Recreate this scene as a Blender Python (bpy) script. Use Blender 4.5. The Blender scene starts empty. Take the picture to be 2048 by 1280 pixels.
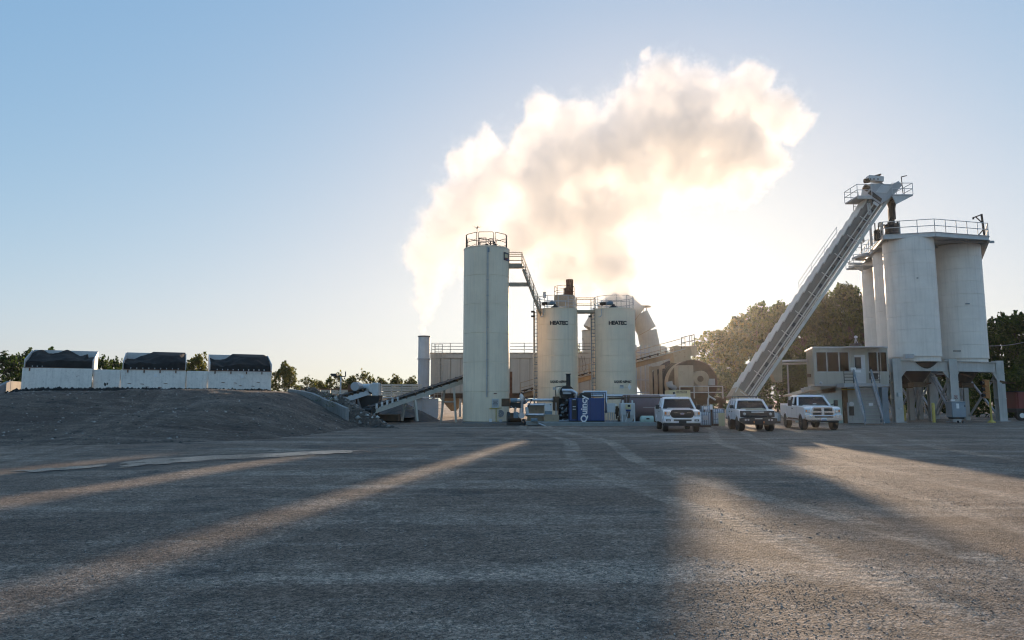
import bpy, bmesh, math, random
import numpy as np
from mathutils import Vector, Matrix
SC = bpy.context.scene
COL = SC.collection
R = math.radians
V = Vector
# ------------------------------------------------------------------ camera
F, HOR, CAMH = 1400.0, 802.0, 1.7            # focal length and horizon in photo pixels, eye height in metres
PITCH = math.atan((HOR - 640) / F)
cam_d = bpy.data.cameras.new('camera'); cam = bpy.data.objects.new('camera', cam_d); COL.objects.link(cam)
cam.location = (0, 0, CAMH); cam.rotation_euler = (math.pi / 2 + PITCH, 0, 0)
cam_d.sensor_width = 36; cam_d.lens = 36 * F / 2048; cam_d.clip_end = 9000; cam_d.clip_start = .05
SC.camera = cam
# ------------------------------------------------------------------ light
SUN_AZ, SUN_EL = R(11.5), R(7.0)
SKY_GAIN, SUN_POWER, EXPO = 3.15, 1.85, 2.2
world = bpy.data.worlds.new('World'); SC.world = world; world.use_nodes = True
def make_sky():
    nt = world.node_tree; N = nt.nodes; bg = N['Background']
    s = N.new('ShaderNodeTexSky'); s.sky_type = 'NISHITA'; s.sun_disc = False
    s.sun_elevation = SUN_EL; s.sun_rotation = SUN_AZ
    s.air_density = 1.0; s.dust_density = 1.0; s.ozone_density = 1.5
    sep = N.new('ShaderNodeSeparateColor'); comb = N.new('ShaderNodeCombineColor')
    nt.links.new(s.outputs[0], sep.inputs[0])
    # soft shoulder on the very wide range of the physical sky, the same in every direction
    for i, (p, k, lo, hi) in enumerate(((1.5, 6.6, .085, .68), (1.5, 7.2, .19, .70), (1.3, 5.4, .335, .72))):
        a = N.new('ShaderNodeMath'); a.operation = 'POWER'; a.inputs[1].default_value = p
        b = N.new('ShaderNodeMath'); b.operation = 'ADD'; b.inputs[1].default_value = k
        c = N.new('ShaderNodeMath'); c.operation = 'DIVIDE'
        d = N.new('ShaderNodeMath'); d.operation = 'MULTIPLY_ADD'; d.inputs[1].default_value = (hi - lo) * SKY_GAIN; d.inputs[2].default_value = lo * SKY_GAIN
        nt.links.new(sep.outputs[i], a.inputs[0]); nt.links.new(a.outputs[0], b.inputs[0])
        nt.links.new(a.outputs[0], c.inputs[0]); nt.links.new(b.outputs[0], c.inputs[1])
        nt.links.new(c.outputs[0], d.inputs[0]); nt.links.new(d.outputs[0], comb.inputs[i])
    nt.links.new(comb.outputs[0], bg.inputs[0]); bg.inputs[1].default_value = .1
make_sky()
sun_d = bpy.data.lights.new('sun', 'SUN'); sun_d.energy = SUN_POWER; sun_d.angle = R(.8); sun_d.color = (1, .735, .49)
sun = bpy.data.objects.new('sun', sun_d); COL.objects.link(sun)
SUND = V((math.sin(SUN_AZ) * math.cos(SUN_EL), math.cos(SUN_AZ) * math.cos(SUN_EL), math.sin(SUN_EL)))
sun.rotation_euler = SUND.to_track_quat('Z', 'Y').to_euler(); sun.location = (20, 60, 40)
vs = SC.view_settings; vs.view_transform = 'Standard'; vs.look = 'None'; vs.exposure = EXPO; vs.gamma = 1; vs.use_curve_mapping = False
SC.render.engine = 'CYCLES'
cy = SC.cycles
cy.use_denoising = True; cy.max_bounces = 8; cy.diffuse_bounces = 3; cy.glossy_bounces = 3; cy.transparent_max_bounces = 12
cy.transmission_bounces = 6; cy.volume_bounces = 8; cy.sample_clamp_indirect = 6; cy.caustics_reflective = False; cy.caustics_refractive = False
cy.volume_max_steps = 256; cy.pixel_filter_type = 'BLACKMAN_HARRIS'; cy.filter_width = 1.15

# ------------------------------------------------------------------ places: a pixel of the photograph at a known distance
def at(px, py, Y):
    u, v = (px - 1024) / F, (640 - py) / F
    f = math.cos(PITCH) - v * math.sin(PITCH); z = math.sin(PITCH) + v * math.cos(PITCH)
    return V((u * Y / f, Y, CAMH + z * Y / f))
def gnd(px, py, z=0):
    u, v = (px - 1024) / F, (640 - py) / F
    f = math.cos(PITCH) - v * math.sin(PITCH); k = math.sin(PITCH) + v * math.cos(PITCH)
    t = (z - CAMH) / k
    return V((u * t, f * t, z))
def ax(px, Y, py=780): return at(px, py, Y).x
def az(py, Y): return at(1024, py, Y).z
def ml(px, Y): return px / F * Y            # a length of px pixels at distance Y, in metres

# ------------------------------------------------------------------ mesh helpers
class MB:
    def __init__(s): s.v = []; s.f = []
    def add(s, vs, fs, M=None):
        n = len(s.v)
        s.v += [tuple(M @ V(p)) if M else tuple(p) for p in vs]
        s.f += [tuple(i + n for i in q) for q in fs]; return s
    def bb(s, x0, x1, y0, y1, z0, z1, M=None):
        return s.add([(x0,y0,z0),(x1,y0,z0),(x1,y1,z0),(x0,y1,z0),(x0,y0,z1),(x1,y0,z1),(x1,y1,z1),(x0,y1,z1)],
                     [(3,2,1,0),(4,5,6,7),(0,1,5,4),(1,2,6,5),(2,3,7,6),(3,0,4,7)], M)
    def box(s, c, d, rz=0, M=None):
        T = Matrix.Translation(V(c)) @ Matrix.Rotation(rz, 4, 'Z')
        return s.bb(-d[0]/2, d[0]/2, -d[1]/2, d[1]/2, -d[2]/2, d[2]/2, (M @ T) if M else T)
    def frame(s, a, b, up=(0,0,1)):
        a, b = V(a), V(b); w = (b - a); L = w.length; w = w / L if L else V((0,0,1))
        u = V(up)
        if abs(u.normalized().dot(w)) > .98: u = V((0,1,0)) if abs(w.y) < .9 else V((1,0,0))
        x = u.cross(w).normalized(); y = w.cross(x)
        return Matrix(((x.x,y.x,w.x,a.x),(x.y,y.y,w.y,a.y),(x.z,y.z,w.z,a.z),(0,0,0,1))), L
    def beam(s, a, b, w, h=None, up=(0,0,1)):
        M, L = s.frame(a, b, up); h = w if h is None else h
        return s.bb(-w/2, w/2, -h/2, h/2, 0, L, M)
    def ibeam(s, a, b, w, h, t=.025, up=(0,0,1)):
        M, L = s.frame(a, b, up)
        s.bb(-w/2, w/2, -h/2, -h/2+t, 0, L, M); s.bb(-w/2, w/2, h/2-t, h/2, 0, L, M)
        return s.bb(-t/2, t/2, -h/2+t, h/2-t, 0, L, M)
    def tube(s, a, b, r, n=8, r2=None, caps=True):
        M, L = s.frame(a, b); r2 = r if r2 is None else r2
        vs = [(math.cos(6.28318531*i/n)*q, math.sin(6.28318531*i/n)*q, z) for z, q in ((0,r),(L,r2)) for i in range(n)]
        fs = [(i, (i+1)%n, n+(i+1)%n, n+i) for i in range(n)]
        if caps: fs += [tuple(range(n-1,-1,-1)), tuple(range(n, 2*n))]
        return s.add(vs, fs, M)
    def pipe(s, pts, r, n=8, close=False):
        pts = [V(p) for p in pts]; rings = []; m = len(pts); rr = r if isinstance(r, (list, tuple)) else [r]*m
        px = None
        for i, p in enumerate(pts):
            d = V((0,0,0))
            if i > 0 or close: d += (p - pts[i-1]).normalized()
            if i < m-1 or close: d += (pts[(i+1)%m] - p).normalized()
            d = d.normalized() if d.length > 1e-6 else V((0,0,1))
            if px is None:
                u = V((0,0,1)) if abs(d.z) < .9 else V((1,0,0)); px = u.cross(d).normalized()
            px = (px - d * px.dot(d)).normalized(); py = d.cross(px)
            k = 1.0
            if 0 < i < m-1:
                c = max(.5, (p-pts[i-1]).normalized().dot(d)); k = 1/c
            rings.append([p + (px*math.cos(6.28318531*j/n) + py*math.sin(6.28318531*j/n))*rr[i]*k for j in range(n)])
        vs = [q for g in rings for q in g]
        fs = [(i*n+j, i*n+(j+1)%n, ((i+1)%m)*n+(j+1)%n, ((i+1)%m)*n+j) for i in range(m if close else m-1) for j in range(n)]
        if not close: fs += [tuple(range(n-1,-1,-1)), tuple(range((m-1)*n, m*n))]
        return s.add(vs, fs)
    def lathe(s, prof, c=(0,0,0), n=32, M=None, caps=True):
        vs = [(r*math.cos(6.28318531*i/n), r*math.sin(6.28318531*i/n), z) for r, z in prof for i in range(n)]
        m = len(prof)
        fs = [(k*n+i, k*n+(i+1)%n, (k+1)*n+(i+1)%n, (k+1)*n+i) for k in range(m-1) for i in range(n)]
        if caps: fs += [tuple(range(n-1,-1,-1)), tuple(range((m-1)*n, m*n))]
        T = Matrix.Translation(V(c))
        return s.add(vs, fs, T @ M if M else T)
    def extr(s, poly, o, u, v, w):
        o, u, v, w = V(o), V(u), V(v), V(w); n = len(poly)
        vs = [o + u*a + v*b for a, b in poly] + [o + u*a + v*b + w for a, b in poly]
        fs = [tuple(range(n-1,-1,-1)), tuple(range(n, 2*n))] + [(i, (i+1)%n, n+(i+1)%n, n+i) for i in range(n)]
        return s.add(vs, fs)
    def hexa(s, b4, t4):                      # eight corners: bottom ring, top ring
        return s.add(list(b4)+list(t4), [(3,2,1,0),(4,5,6,7),(0,1,5,4),(1,2,6,5),(2,3,7,6),(3,0,4,7)])
    def mesh(s, name):
        me = bpy.data.meshes.new(name); me.from_pydata(s.v, [], s.f); me.update(); return me
    def build(s, name, mat, parent=None, local=False, bev=0, smooth=True, label=None, ang=35, kind=None):
        bm = bmesh.new(); me = s.mesh(name); bm.from_mesh(me); bmesh.ops.recalc_face_normals(bm, faces=bm.faces); bm.to_mesh(me); bm.free()
        return link(name, me, mat, parent, local, bev, smooth, label, ang, kind)
WM = {}
def link(name, me, mat, parent=None, local=False, bev=0, smooth=True, label=None, ang=35, kind=None):
    o = bpy.data.objects.new(name, me); COL.objects.link(o)
    if mat is not None and not me.materials: me.materials.append(mat)
    if smooth:
        me.polygons.foreach_set('use_smooth', [True]*len(me.polygons)); me.set_sharp_from_angle(angle=R(ang))
    if parent is not None:
        o.parent = parent
        if not local: o.matrix_basis = WM.get(parent.name, Matrix.Identity(4)).inverted()
        else: WM[o.name] = WM.get(parent.name, Matrix.Identity(4))
    elif not local and kind is None:
        n = len(me.vertices); co = np.empty(n*3, np.float32); me.vertices.foreach_get('co', co); co = co.reshape(-1,3)
        c = np.array([(co[:,0].min()+co[:,0].max())/2, (co[:,1].min()+co[:,1].max())/2, co[:,2].min()], np.float32)
        me.vertices.foreach_set('co', (co - c).ravel()); o.location = c.tolist(); me.update()
        WM[o.name] = Matrix.Translation(V(c.tolist()))
    if bev:
        b = o.modifiers.new('bevel', 'BEVEL'); b.width = bev; b.segments = 2; b.limit_method = 'ANGLE'; b.angle_limit = R(40)
        b.harden_normals = False
    if label: o['label'] = label
    if kind: o['kind'] = kind
    return o
def thing(name, label, cat, loc=(0,0,0), rz=0, group=None):
    o = bpy.data.objects.new(name, None); COL.objects.link(o); o.location = loc; o.rotation_euler = (0,0,rz)
    o.empty_display_size = .3; o['label'] = label; o['category'] = cat
    if group: o['group'] = group
    WM[o.name] = Matrix.Translation(V(loc)) @ Matrix.Rotation(rz, 4, 'Z')
    return o
def tag(o, label, cat, group=None):
    o['label'] = label; o['category'] = cat
    if group: o['group'] = group
    return o
def struct(o, kind='structure'): o['kind'] = kind; return o
def share(name, src, parent, M):              # another object on the same mesh
    o = bpy.data.objects.new(name, src.data); COL.objects.link(o); o.parent = parent; o.matrix_basis = M
    for md in src.modifiers:
        b = o.modifiers.new(md.name, md.type)
        if md.type == 'BEVEL': b.width, b.segments, b.limit_method, b.angle_limit = md.width, md.segments, md.limit_method, md.angle_limit
    return o
def copy_tree(o, parent=None):
    c = o.copy(); COL.objects.link(c); c.parent = parent
    for ch in o.children: copy_tree(ch, c)
    return c
def guardrail(parent, pts, h, mat, r=.03, closed=False, step=1.4, mids=1, posts=True, toe=None):
    """handrail run along pts (floor level): rails as one part per height, every post a part of its own"""
    pts = [V(p) for p in pts]; q = pts + ([pts[0]] if closed else [])
    for k in range(mids + 1):
        z = V((0,0,h*(k+1)/(mids+1)))
        mb = MB()
        for a, b in zip(q, q[1:]): mb.tube(a+z, b+z, r, 6)
        mb.build('top_rail' if k == mids else 'mid_rail', mat, parent)
    if toe:
        mb = MB()
        for a, b in zip(q, q[1:]): mb.beam(a+V((0,0,toe/2)), b+V((0,0,toe/2)), .012, toe)
        mb.build('toe_board', mat, parent)
    if posts:
        src = None; inv = WM[parent.name].inverted()
        for i, (a, b) in enumerate(zip(q, q[1:])):
            n = max(1, round((b-a).length/step))
            for j in range(n + (1 if (i == len(q)-2 and not closed) else 0)):
                p = a.lerp(b, j/n)
                if src is None:
                    src = MB().tube((0,0,0), (0,0,h), r*1.05, 6).build('post', mat, parent, local=True); src.matrix_basis = inv @ Matrix.Translation(p)
                else: share('post', src, parent, inv @ Matrix.Translation(p))
def ladder(parent, a, b, w, mat, side=(1,0,0), step=.3, r=.025, cage=None, rungs=True):
    a, b = V(a), V(b); s = V(side).normalized()*w/2; n = max(2, round((b-a).length/step))
    l = MB().tube(a-s, b-s, r, 6).build('ladder_rail', mat, parent); MB().tube(a+s, b+s, r, 6).build('ladder_rail', mat, parent)
    mb = MB()
    for i in range(1, n): p = a.lerp(b, i/n); mb.tube(p-s, p+s, r*.7, 5)
    mb.build('rungs', mat, parent, kind='stuff')
    if cage:
        mb = MB(); o = V(cage); m = max(2, round((b-a).length/1.2))
        for i in range(m+1):
            p = a.lerp(b, .15+.85*i/m)
            mb.pipe([p-s, p-s*1.2+o*.6, p+o, p+s*1.2+o*.6, p+s], r*.6, 4)
        for k in (-1.15, 0, 1.15):
            q = s*k + o*(.65 if k else 1); mb.tube(a.lerp(b,.15)+q, b+q, r*.6, 4)
        mb.build('ladder_cage', mat, parent)
def text_mb(body, size, depth=.012, spacing=1.0, bold=0.0, sx=1.0):
    c = bpy.data.curves.new('lettering', 'FONT'); c.body = body; c.size = size; c.extrude = depth/2; c.align_x = 'CENTER'; c.align_y = 'CENTER'
    c.space_character = spacing; c.offset = bold; c.resolution_u = 3
    o = bpy.data.objects.new('lettering', c); COL.objects.link(o)
    me = bpy.data.meshes.new_from_object(o)
    mb = MB(); mb.v = [(v.co.x*sx, v.co.y, v.co.z) for v in me.vertices]; mb.f = [tuple(p.vertices) for p in me.polygons]
    bpy.data.objects.remove(o); bpy.data.curves.remove(c); bpy.data.meshes.remove(me)
    return mb
def wall_text(body, size, p, mat, parent, n=(0,-1,0), up=(0,0,1), name='lettering', **k):
    """flat lettering centred at p on a surface facing n"""
    mb = text_mb(body, size, **k); n = V(n).normalized(); up = V(up).normalized(); x = up.cross(n).normalized(); p = V(p)
    mb.v = [tuple(p + x*a + up*b + n*(c+.008)) for a, b, c in mb.v]
    return mb.build(name, mat, parent, smooth=False)
def curved_text(body, size, ctr, rad, ang, z, mat, parent, name='lettering', **k):
    """lettering wrapped on an upright cylinder; ang measured from facing the camera (-Y), positive to picture right"""
    mb = text_mb(body, size, **k); out = []
    for a, b, c in mb.v:
        t = ang + a/rad; rr = rad + .01 + c
        out.append((ctr[0] + math.sin(t)*rr, ctr[1] - math.cos(t)*rr, z + b))
    mb.v = out
    return mb.build(name, mat, parent, smooth=False)

# ------------------------------------------------------------------ materials
def pmat(name, col, rough=.6, metal=0, var=.18, scale=1.3, streak=0, rust=0, rustcol=(.13,.055,.025), bump=0, bscale=40, spec=.5, dust=0, dustcol=(.16,.14,.12), coat=0, grime=0):
    m = bpy.data.materials.new(name); m.use_nodes = True; nt = m.node_tree; N = nt.nodes; L = nt.links; b = N['Principled BSDF']
    b.inputs['Roughness'].default_value = rough; b.inputs['Metallic'].default_value = metal; b.inputs['Specular IOR Level'].default_value = spec
    if coat: b.inputs['Coat Weight'].default_value = coat; b.inputs['Coat Roughness'].default_value = .08
    tc = N.new('ShaderNodeTexCoord').outputs['Object']
    def noise(s, det=5, vec=None, rough=.6):
        n = N.new('ShaderNodeTexNoise'); n.inputs['Scale'].default_value = s; n.inputs['Detail'].default_value = det; n.inputs['Roughness'].default_value = rough
        L.new(vec or tc, n.inputs['Vector']); return n.outputs['Fac']
    def ramp(x, a, c):
        r = N.new('ShaderNodeMapRange'); r.inputs[1].default_value = a; r.inputs[2].default_value = c; L.new(x, r.inputs[0]); return r.outputs[0]
    def mix(f, a, c):
        x = N.new('ShaderNodeMix'); x.data_type = 'RGBA'
        if isinstance(f, float): x.inputs[0].default_value = f
        else: L.new(f, x.inputs[0])
        for i, q in ((6,a),(7,c)):
            if isinstance(q, tuple): x.inputs[i].default_value = (*q,1)
            else: L.new(q, x.inputs[i])
        return x.outputs[2]
    def mul(a, k):
        x = N.new('ShaderNodeMath'); x.operation = 'MULTIPLY'; L.new(a, x.inputs[0]); x.inputs[1].default_value = k; return x.outputs[0]
    d = tuple(c*(1-var) for c in col); l = tuple(min(1,c*(1+var*.6)) for c in col)
    c = mix(ramp(noise(scale), .3, .7), d, l)
    if streak:
        mp = N.new('ShaderNodeMapping'); mp.inputs['Scale'].default_value = (5,5,.22); L.new(tc, mp.inputs[0])
        c = mix(mul(ramp(noise(1.2, 6, mp.outputs[0]), .48, .8), streak), c, tuple(q*.42 for q in col))
    if grime: c = mix(mul(ramp(noise(scale*5, 8, rough=.7), .5, .78), grime), c, (.05,.045,.04))
    if dust: c = mix(mul(ramp(noise(.7, 6), .35, .75), dust), c, dustcol)
    if rust:
        f = ramp(noise(scale*2.2, 9, rough=.75), .66-rust*.3, .74-rust*.25); c = mix(f, c, rustcol)
    L.new(c, b.inputs['Base Color'])
    if bump:
        bp = N.new('ShaderNodeBump'); bp.inputs['Strength'].default_value = bump; bp.inputs['Distance'].default_value = .02
        L.new(noise(bscale, 4), bp.inputs['Height']); L.new(bp.outputs[0], b.inputs['Normal'])
    rr = N.new('ShaderNodeMapRange'); rr.inputs[3].default_value = max(.03,rough-.1); rr.inputs[4].default_value = min(1,rough+.12)
    L.new(noise(scale*4), rr.inputs[0]); L.new(rr.outputs[0], b.inputs['Roughness'])
    return m
M = {}
M['cream'] = pmat('cream_paint', (.87,.74,.56), .5, streak=.3, var=.07, scale=.5, dust=.12)
M['silo'] = pmat('silo_white_paint', (.86,.80,.73), .55, streak=.3, var=.06, scale=.5, dust=.15)
M['offwhite'] = pmat('off_white_paint', (.54,.50,.43), .6, streak=.4, var=.1, dust=.2)
M['tan'] = pmat('tan_paint', (.40,.32,.225), .6, streak=.4, var=.12, rust=.2)
M['grey'] = pmat('grey_paint', (.42,.44,.46), .55, streak=.25, var=.1, dust=.15)
M['lgrey'] = pmat('light_grey_paint', (.60,.61,.61), .55, streak=.25, var=.1, dust=.15)
M['trough'] = pmat('conveyor_side_plate', (.17,.165,.155), .6, streak=.3, var=.2, dust=.2)
M['convey'] = pmat('conveyor_rail_paint', (.60,.585,.54), .55, streak=.3, var=.12, dust=.2)
M['steel'] = pmat('galvanised_steel', (.45,.46,.48), .42, .7, var=.15, scale=4)
M['silver'] = pmat('insulation_jacket', (.62,.63,.66), .3, .85, var=.12, scale=5)
M['dark'] = pmat('dark_steel', (.045,.042,.04), .6, .3, var=.3, scale=3, rust=.12)
M['black'] = pmat('black_paint', (.02,.02,.022), .45, var=.3)
M['brown'] = pmat('brown_rusty_steel', (.12,.075,.045), .75, .2, var=.4, scale=2, rust=.3)
M['rust'] = pmat('rusty_steel', (.19,.09,.05), .85, .1, var=.4, scale=3, rust=.3)
M['binwhite'] = pmat('bin_white_paint', (.87,.83,.77), .6, streak=.35, var=.08, rust=.10, grime=.3)
M['asphaltmix'] = pmat('dark_aggregate', (.016,.015,.014), .95, var=.5, scale=3, bump=1, bscale=14)
M['millings'] = pmat('brown_millings', (.075,.07,.065), .95, var=.4, scale=3, bump=1, bscale=14)
M['concrete'] = pmat('weathered_concrete', (.30,.29,.28), .9, var=.22, scale=1.2, streak=.5, bump=.35, bscale=25)
M['curb'] = pmat('curb_concrete', (.27,.28,.27), .9, var=.2, scale=1.5, grime=.3, bump=.3)
M['stand'] = pmat('silo_stand_paint', (.52,.515,.49), .6, streak=.45, var=.12, dust=.25, rust=.05)
M['rubber'] = pmat('tyre_rubber', (.022,.022,.022), .85, var=.3, dust=.35, dustcol=(.09,.08,.07))
M['belt'] = pmat('belt_rubber', (.016,.016,.016), .7, var=.3)
M['blue'] = pmat('blue_cabinet_paint', (.022,.058,.19), .4, var=.1, dust=.05)
M['white'] = pmat('white_lettering', (.8,.8,.8), .5, var=.03)
M['ink'] = pmat('dark_lettering', (.035,.028,.025), .5, var=.1)
M['maroon'] = pmat('maroon_tank_paint', (.17,.11,.11), .6, var=.15, streak=.25, dust=.25)
M['yellow'] = pmat('faded_yellow_paint', (.55,.42,.10), .65, var=.2, streak=.3, grime=.3)
M['paleyellow'] = pmat('pale_yellow_paint', (.60,.54,.32), .6, var=.1, streak=.2)
M['orange'] = pmat('faded_orange_housing', (.42,.17,.05), .6, var=.2)
M['red'] = pmat('dark_red_paint', (.20,.035,.03), .5, var=.2, dust=.2)
M['bluegrey'] = pmat('blue_grey_paint', (.16,.23,.28), .5, var=.15, grime=.3)
M['palegreen'] = pmat('pale_green_paint', (.42,.52,.45), .6, var=.08, streak=.2)
M['house'] = pmat('control_house_paint', (.41,.39,.335), .6, var=.07, streak=.3)
M['houselow'] = pmat('blockwork_grey', (.46,.50,.49), .7, var=.08, streak=.25)
M['trailwhite'] = pmat('white_car_paint', (.80,.81,.83), .3, var=.03, scale=.8, coat=.6, dust=.06)
M['chrome'] = pmat('chrome', (.75,.75,.76), .12, 1, var=.05)
M['grille'] = pmat('dark_grille', (.035,.028,.024), .4, .2, var=.2)
M['plastic'] = pmat('black_plastic', (.018,.018,.019), .5, var=.2, dust=.12)
M['rim'] = pmat('alloy_rim', (.42,.42,.43), .35, .8, var=.1)
M['seat'] = pmat('seat_cloth', (.09,.085,.08), .9, var=.2)
M['lamp'] = pmat('headlight_lens', (.6,.62,.65), .1, .4, var=.2, scale=12, coat=1)
M['amber'] = pmat('amber_lens', (.55,.18,.03), .2, var=.1)
M['plate'] = pmat('licence_plate', (.75,.77,.8), .4, var=.05)
M['tote'] = pmat('tote_plastic', (.50,.60,.70), .45, var=.12, scale=2)
M['glass'] = None
def glassmat(name, tint, refl=1.0, ior=1.5, rough=.02):
    m = bpy.data.materials.new(name); m.use_nodes = True; nt = m.node_tree; N = nt.nodes; L = nt.links
    for n in list(N):
        if n.type == 'BSDF_PRINCIPLED': N.remove(n)
    t = N.new('ShaderNodeBsdfTransparent'); t.inputs[0].default_value = (*tint,1)
    g = N.new('ShaderNodeBsdfGlossy'); g.inputs['Roughness'].default_value = rough
    f = N.new('ShaderNodeFresnel'); f.inputs[0].default_value = ior; mx = N.new('ShaderNodeMixShader')
    L.new(f.outputs[0], mx.inputs[0]); L.new(t.outputs[0], mx.inputs[1]); L.new(g.outputs[0], mx.inputs[2]); L.new(mx.outputs[0], N['Material Output'].inputs[0])
    return m
M['glass'] = glassmat('vehicle_glass', (.86,.90,.90), ior=1.45)
M['brownglass'] = glassmat('bronze_glass', (.15,.085,.03), ior=1.22)
# ------------------------------------------------------------------ ground, ramp, puddle, gravel
rng = np.random.default_rng(7)
def vnoise(x, y, s, seed=0):
    """smooth value noise on arrays"""
    x = np.asarray(x)/s + seed*17.3; y = np.asarray(y)/s + seed*9.1
    xi = np.floor(x).astype(np.int64); yi = np.floor(y).astype(np.int64); fx = x-xi; fy = y-yi
    def h(a, b):
        n = (a*374761393 + b*668265263 + seed*2147483) & 0xffffffff
        n = ((n ^ (n >> 13))*1274126177) & 0xffffffff
        return ((n ^ (n >> 16)) & 0xffff)/65535.0
    u = fx*fx*(3-2*fx); w = fy*fy*(3-2*fy)
    return (h(xi,yi)*(1-u)+h(xi+1,yi)*u)*(1-w) + (h(xi,yi+1)*(1-u)+h(xi+1,yi+1)*u)*w
def fbm(x, y, s, o=4, seed=0):
    t = 0; a = .5
    for k in range(o): t = t + a*vnoise(x, y, s/2**k, seed+k); a *= .5
    return t/(1-.5**o)
def sst(a, b, x):
    t = np.clip((x-a)/(b-a), 0, 1); return t*t*(3-2*t)
def grid_mesh(name, xs, ys, zf, hole=None):
    X, Y = np.meshgrid(xs, ys); Z = zf(X, Y); n, m = X.shape
    me = bpy.data.meshes.new(name); co = np.stack([X,Y,Z], -1).reshape(-1,3).astype(np.float32)
    i = np.arange((n-1)*(m-1)); r = i//(m-1); c = i%(m-1); a = r*m+c
    q = np.stack([a, a+1, a+m+1, a+m], -1)
    if hole is not None: q = q[~hole(co[q].mean(1))]
    me.vertices.add(len(co)); me.vertices.foreach_set('co', co.ravel())
    me.loops.add(q.size); me.loops.foreach_set('vertex_index', q.ravel().astype(np.int32))
    me.polygons.add(len(q)); me.polygons.foreach_set('loop_start', np.arange(0, q.size, 4, dtype=np.int32)); me.polygons.foreach_set('loop_total', np.full(len(q), 4, np.int32))
    me.update(calc_edges=True); me.polygons.foreach_set('use_smooth', [True]*len(q))
    return me
PUD = [[(228,925),(300,917),(380,913),(450,909),(530,907),(600,903),(680,900),(735,900),(700,906),(640,909),(560,914),(520,916),(420,921),(350,927),(290,931),(240,937)],
       [(35,941),(90,936),(150,932),(210,928),(228,931),(180,937),(110,942),(60,946)], [(735,893.5),(790,891.2),(842,890),(800,892.4)]]
PUDW = [[gnd(*p) for p in q] for q in PUD]
def pud_sdf(X, Y):
    """metres inside the puddle outline (negative outside)"""
    X = np.asarray(X, float); Y = np.asarray(Y, float); best = np.full(X.shape, -99.0)
    near = (X > -20) & (X < 0) & (Y > 12) & (Y < 32)
    xs_, ys_ = X[near], Y[near]; out = np.full(xs_.shape, -99.0)
    for q in PUDW:
        d = np.full(xs_.shape, 99.0); ins = np.zeros(xs_.shape, bool)
        for i, p in enumerate(q):
            r = q[(i+1) % len(q)]; ex, ey = r.x-p.x, r.y-p.y
            t = np.clip(((xs_-p.x)*ex + (ys_-p.y)*ey)/max(1e-9, ex*ex+ey*ey), 0, 1); d = np.minimum(d, np.hypot(xs_-p.x-t*ex, ys_-p.y-t*ey))
            c = ((p.y > ys_) != (r.y > ys_)) & (xs_ < ex*(ys_-p.y)/(ey if abs(ey) > 1e-9 else 1e-9) + p.x); ins ^= c
        out = np.maximum(out, np.where(ins, d, -d))
    best[near] = out
    return best
def pud_dist(X, Y): return -pud_sdf(X, Y)
def ground_z(X, Y):
    m = sst(.8, 3, pud_dist(X, Y))*sst(75, 55, Y)
    z = (fbm(X, Y, 9, 3, 1)-.5)*.07 + (fbm(X, Y*1.0, 1.4, 3, 5)-.5)*.03
    # tyre ruts sweeping across the yard
    for x0, sl, am, ph in ((3.4,-.05,.5,.25),(5.1,-.05,.5,.25),(4.6,.16,.7,.17),(6.3,.16,.7,.17),(-8,.22,1.2,.13),(-6.2,.22,1.2,.13),(9.5,.2,.9,.2),(11.3,.2,.9,.2)):
        d = (X - (x0 + sl*Y + am*np.sin(Y*ph)))/.2; z = z - .012*np.exp(-d*d) + .009*np.exp(-(np.abs(d)-1.7)**2*2)
    return np.where(pud_dist(X,Y) < .7, -.012, z*m - .004)
ys = np.concatenate([np.linspace(-30,1.5,30), 1.5*np.exp(np.linspace(.012, math.log(120/1.5), 470))])
xs = np.sign(np.linspace(-1,1,430))*(np.abs(np.linspace(-1,1,430))**1.6)*90
gm = grid_mesh('ground', xs, ys, ground_z)
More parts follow.
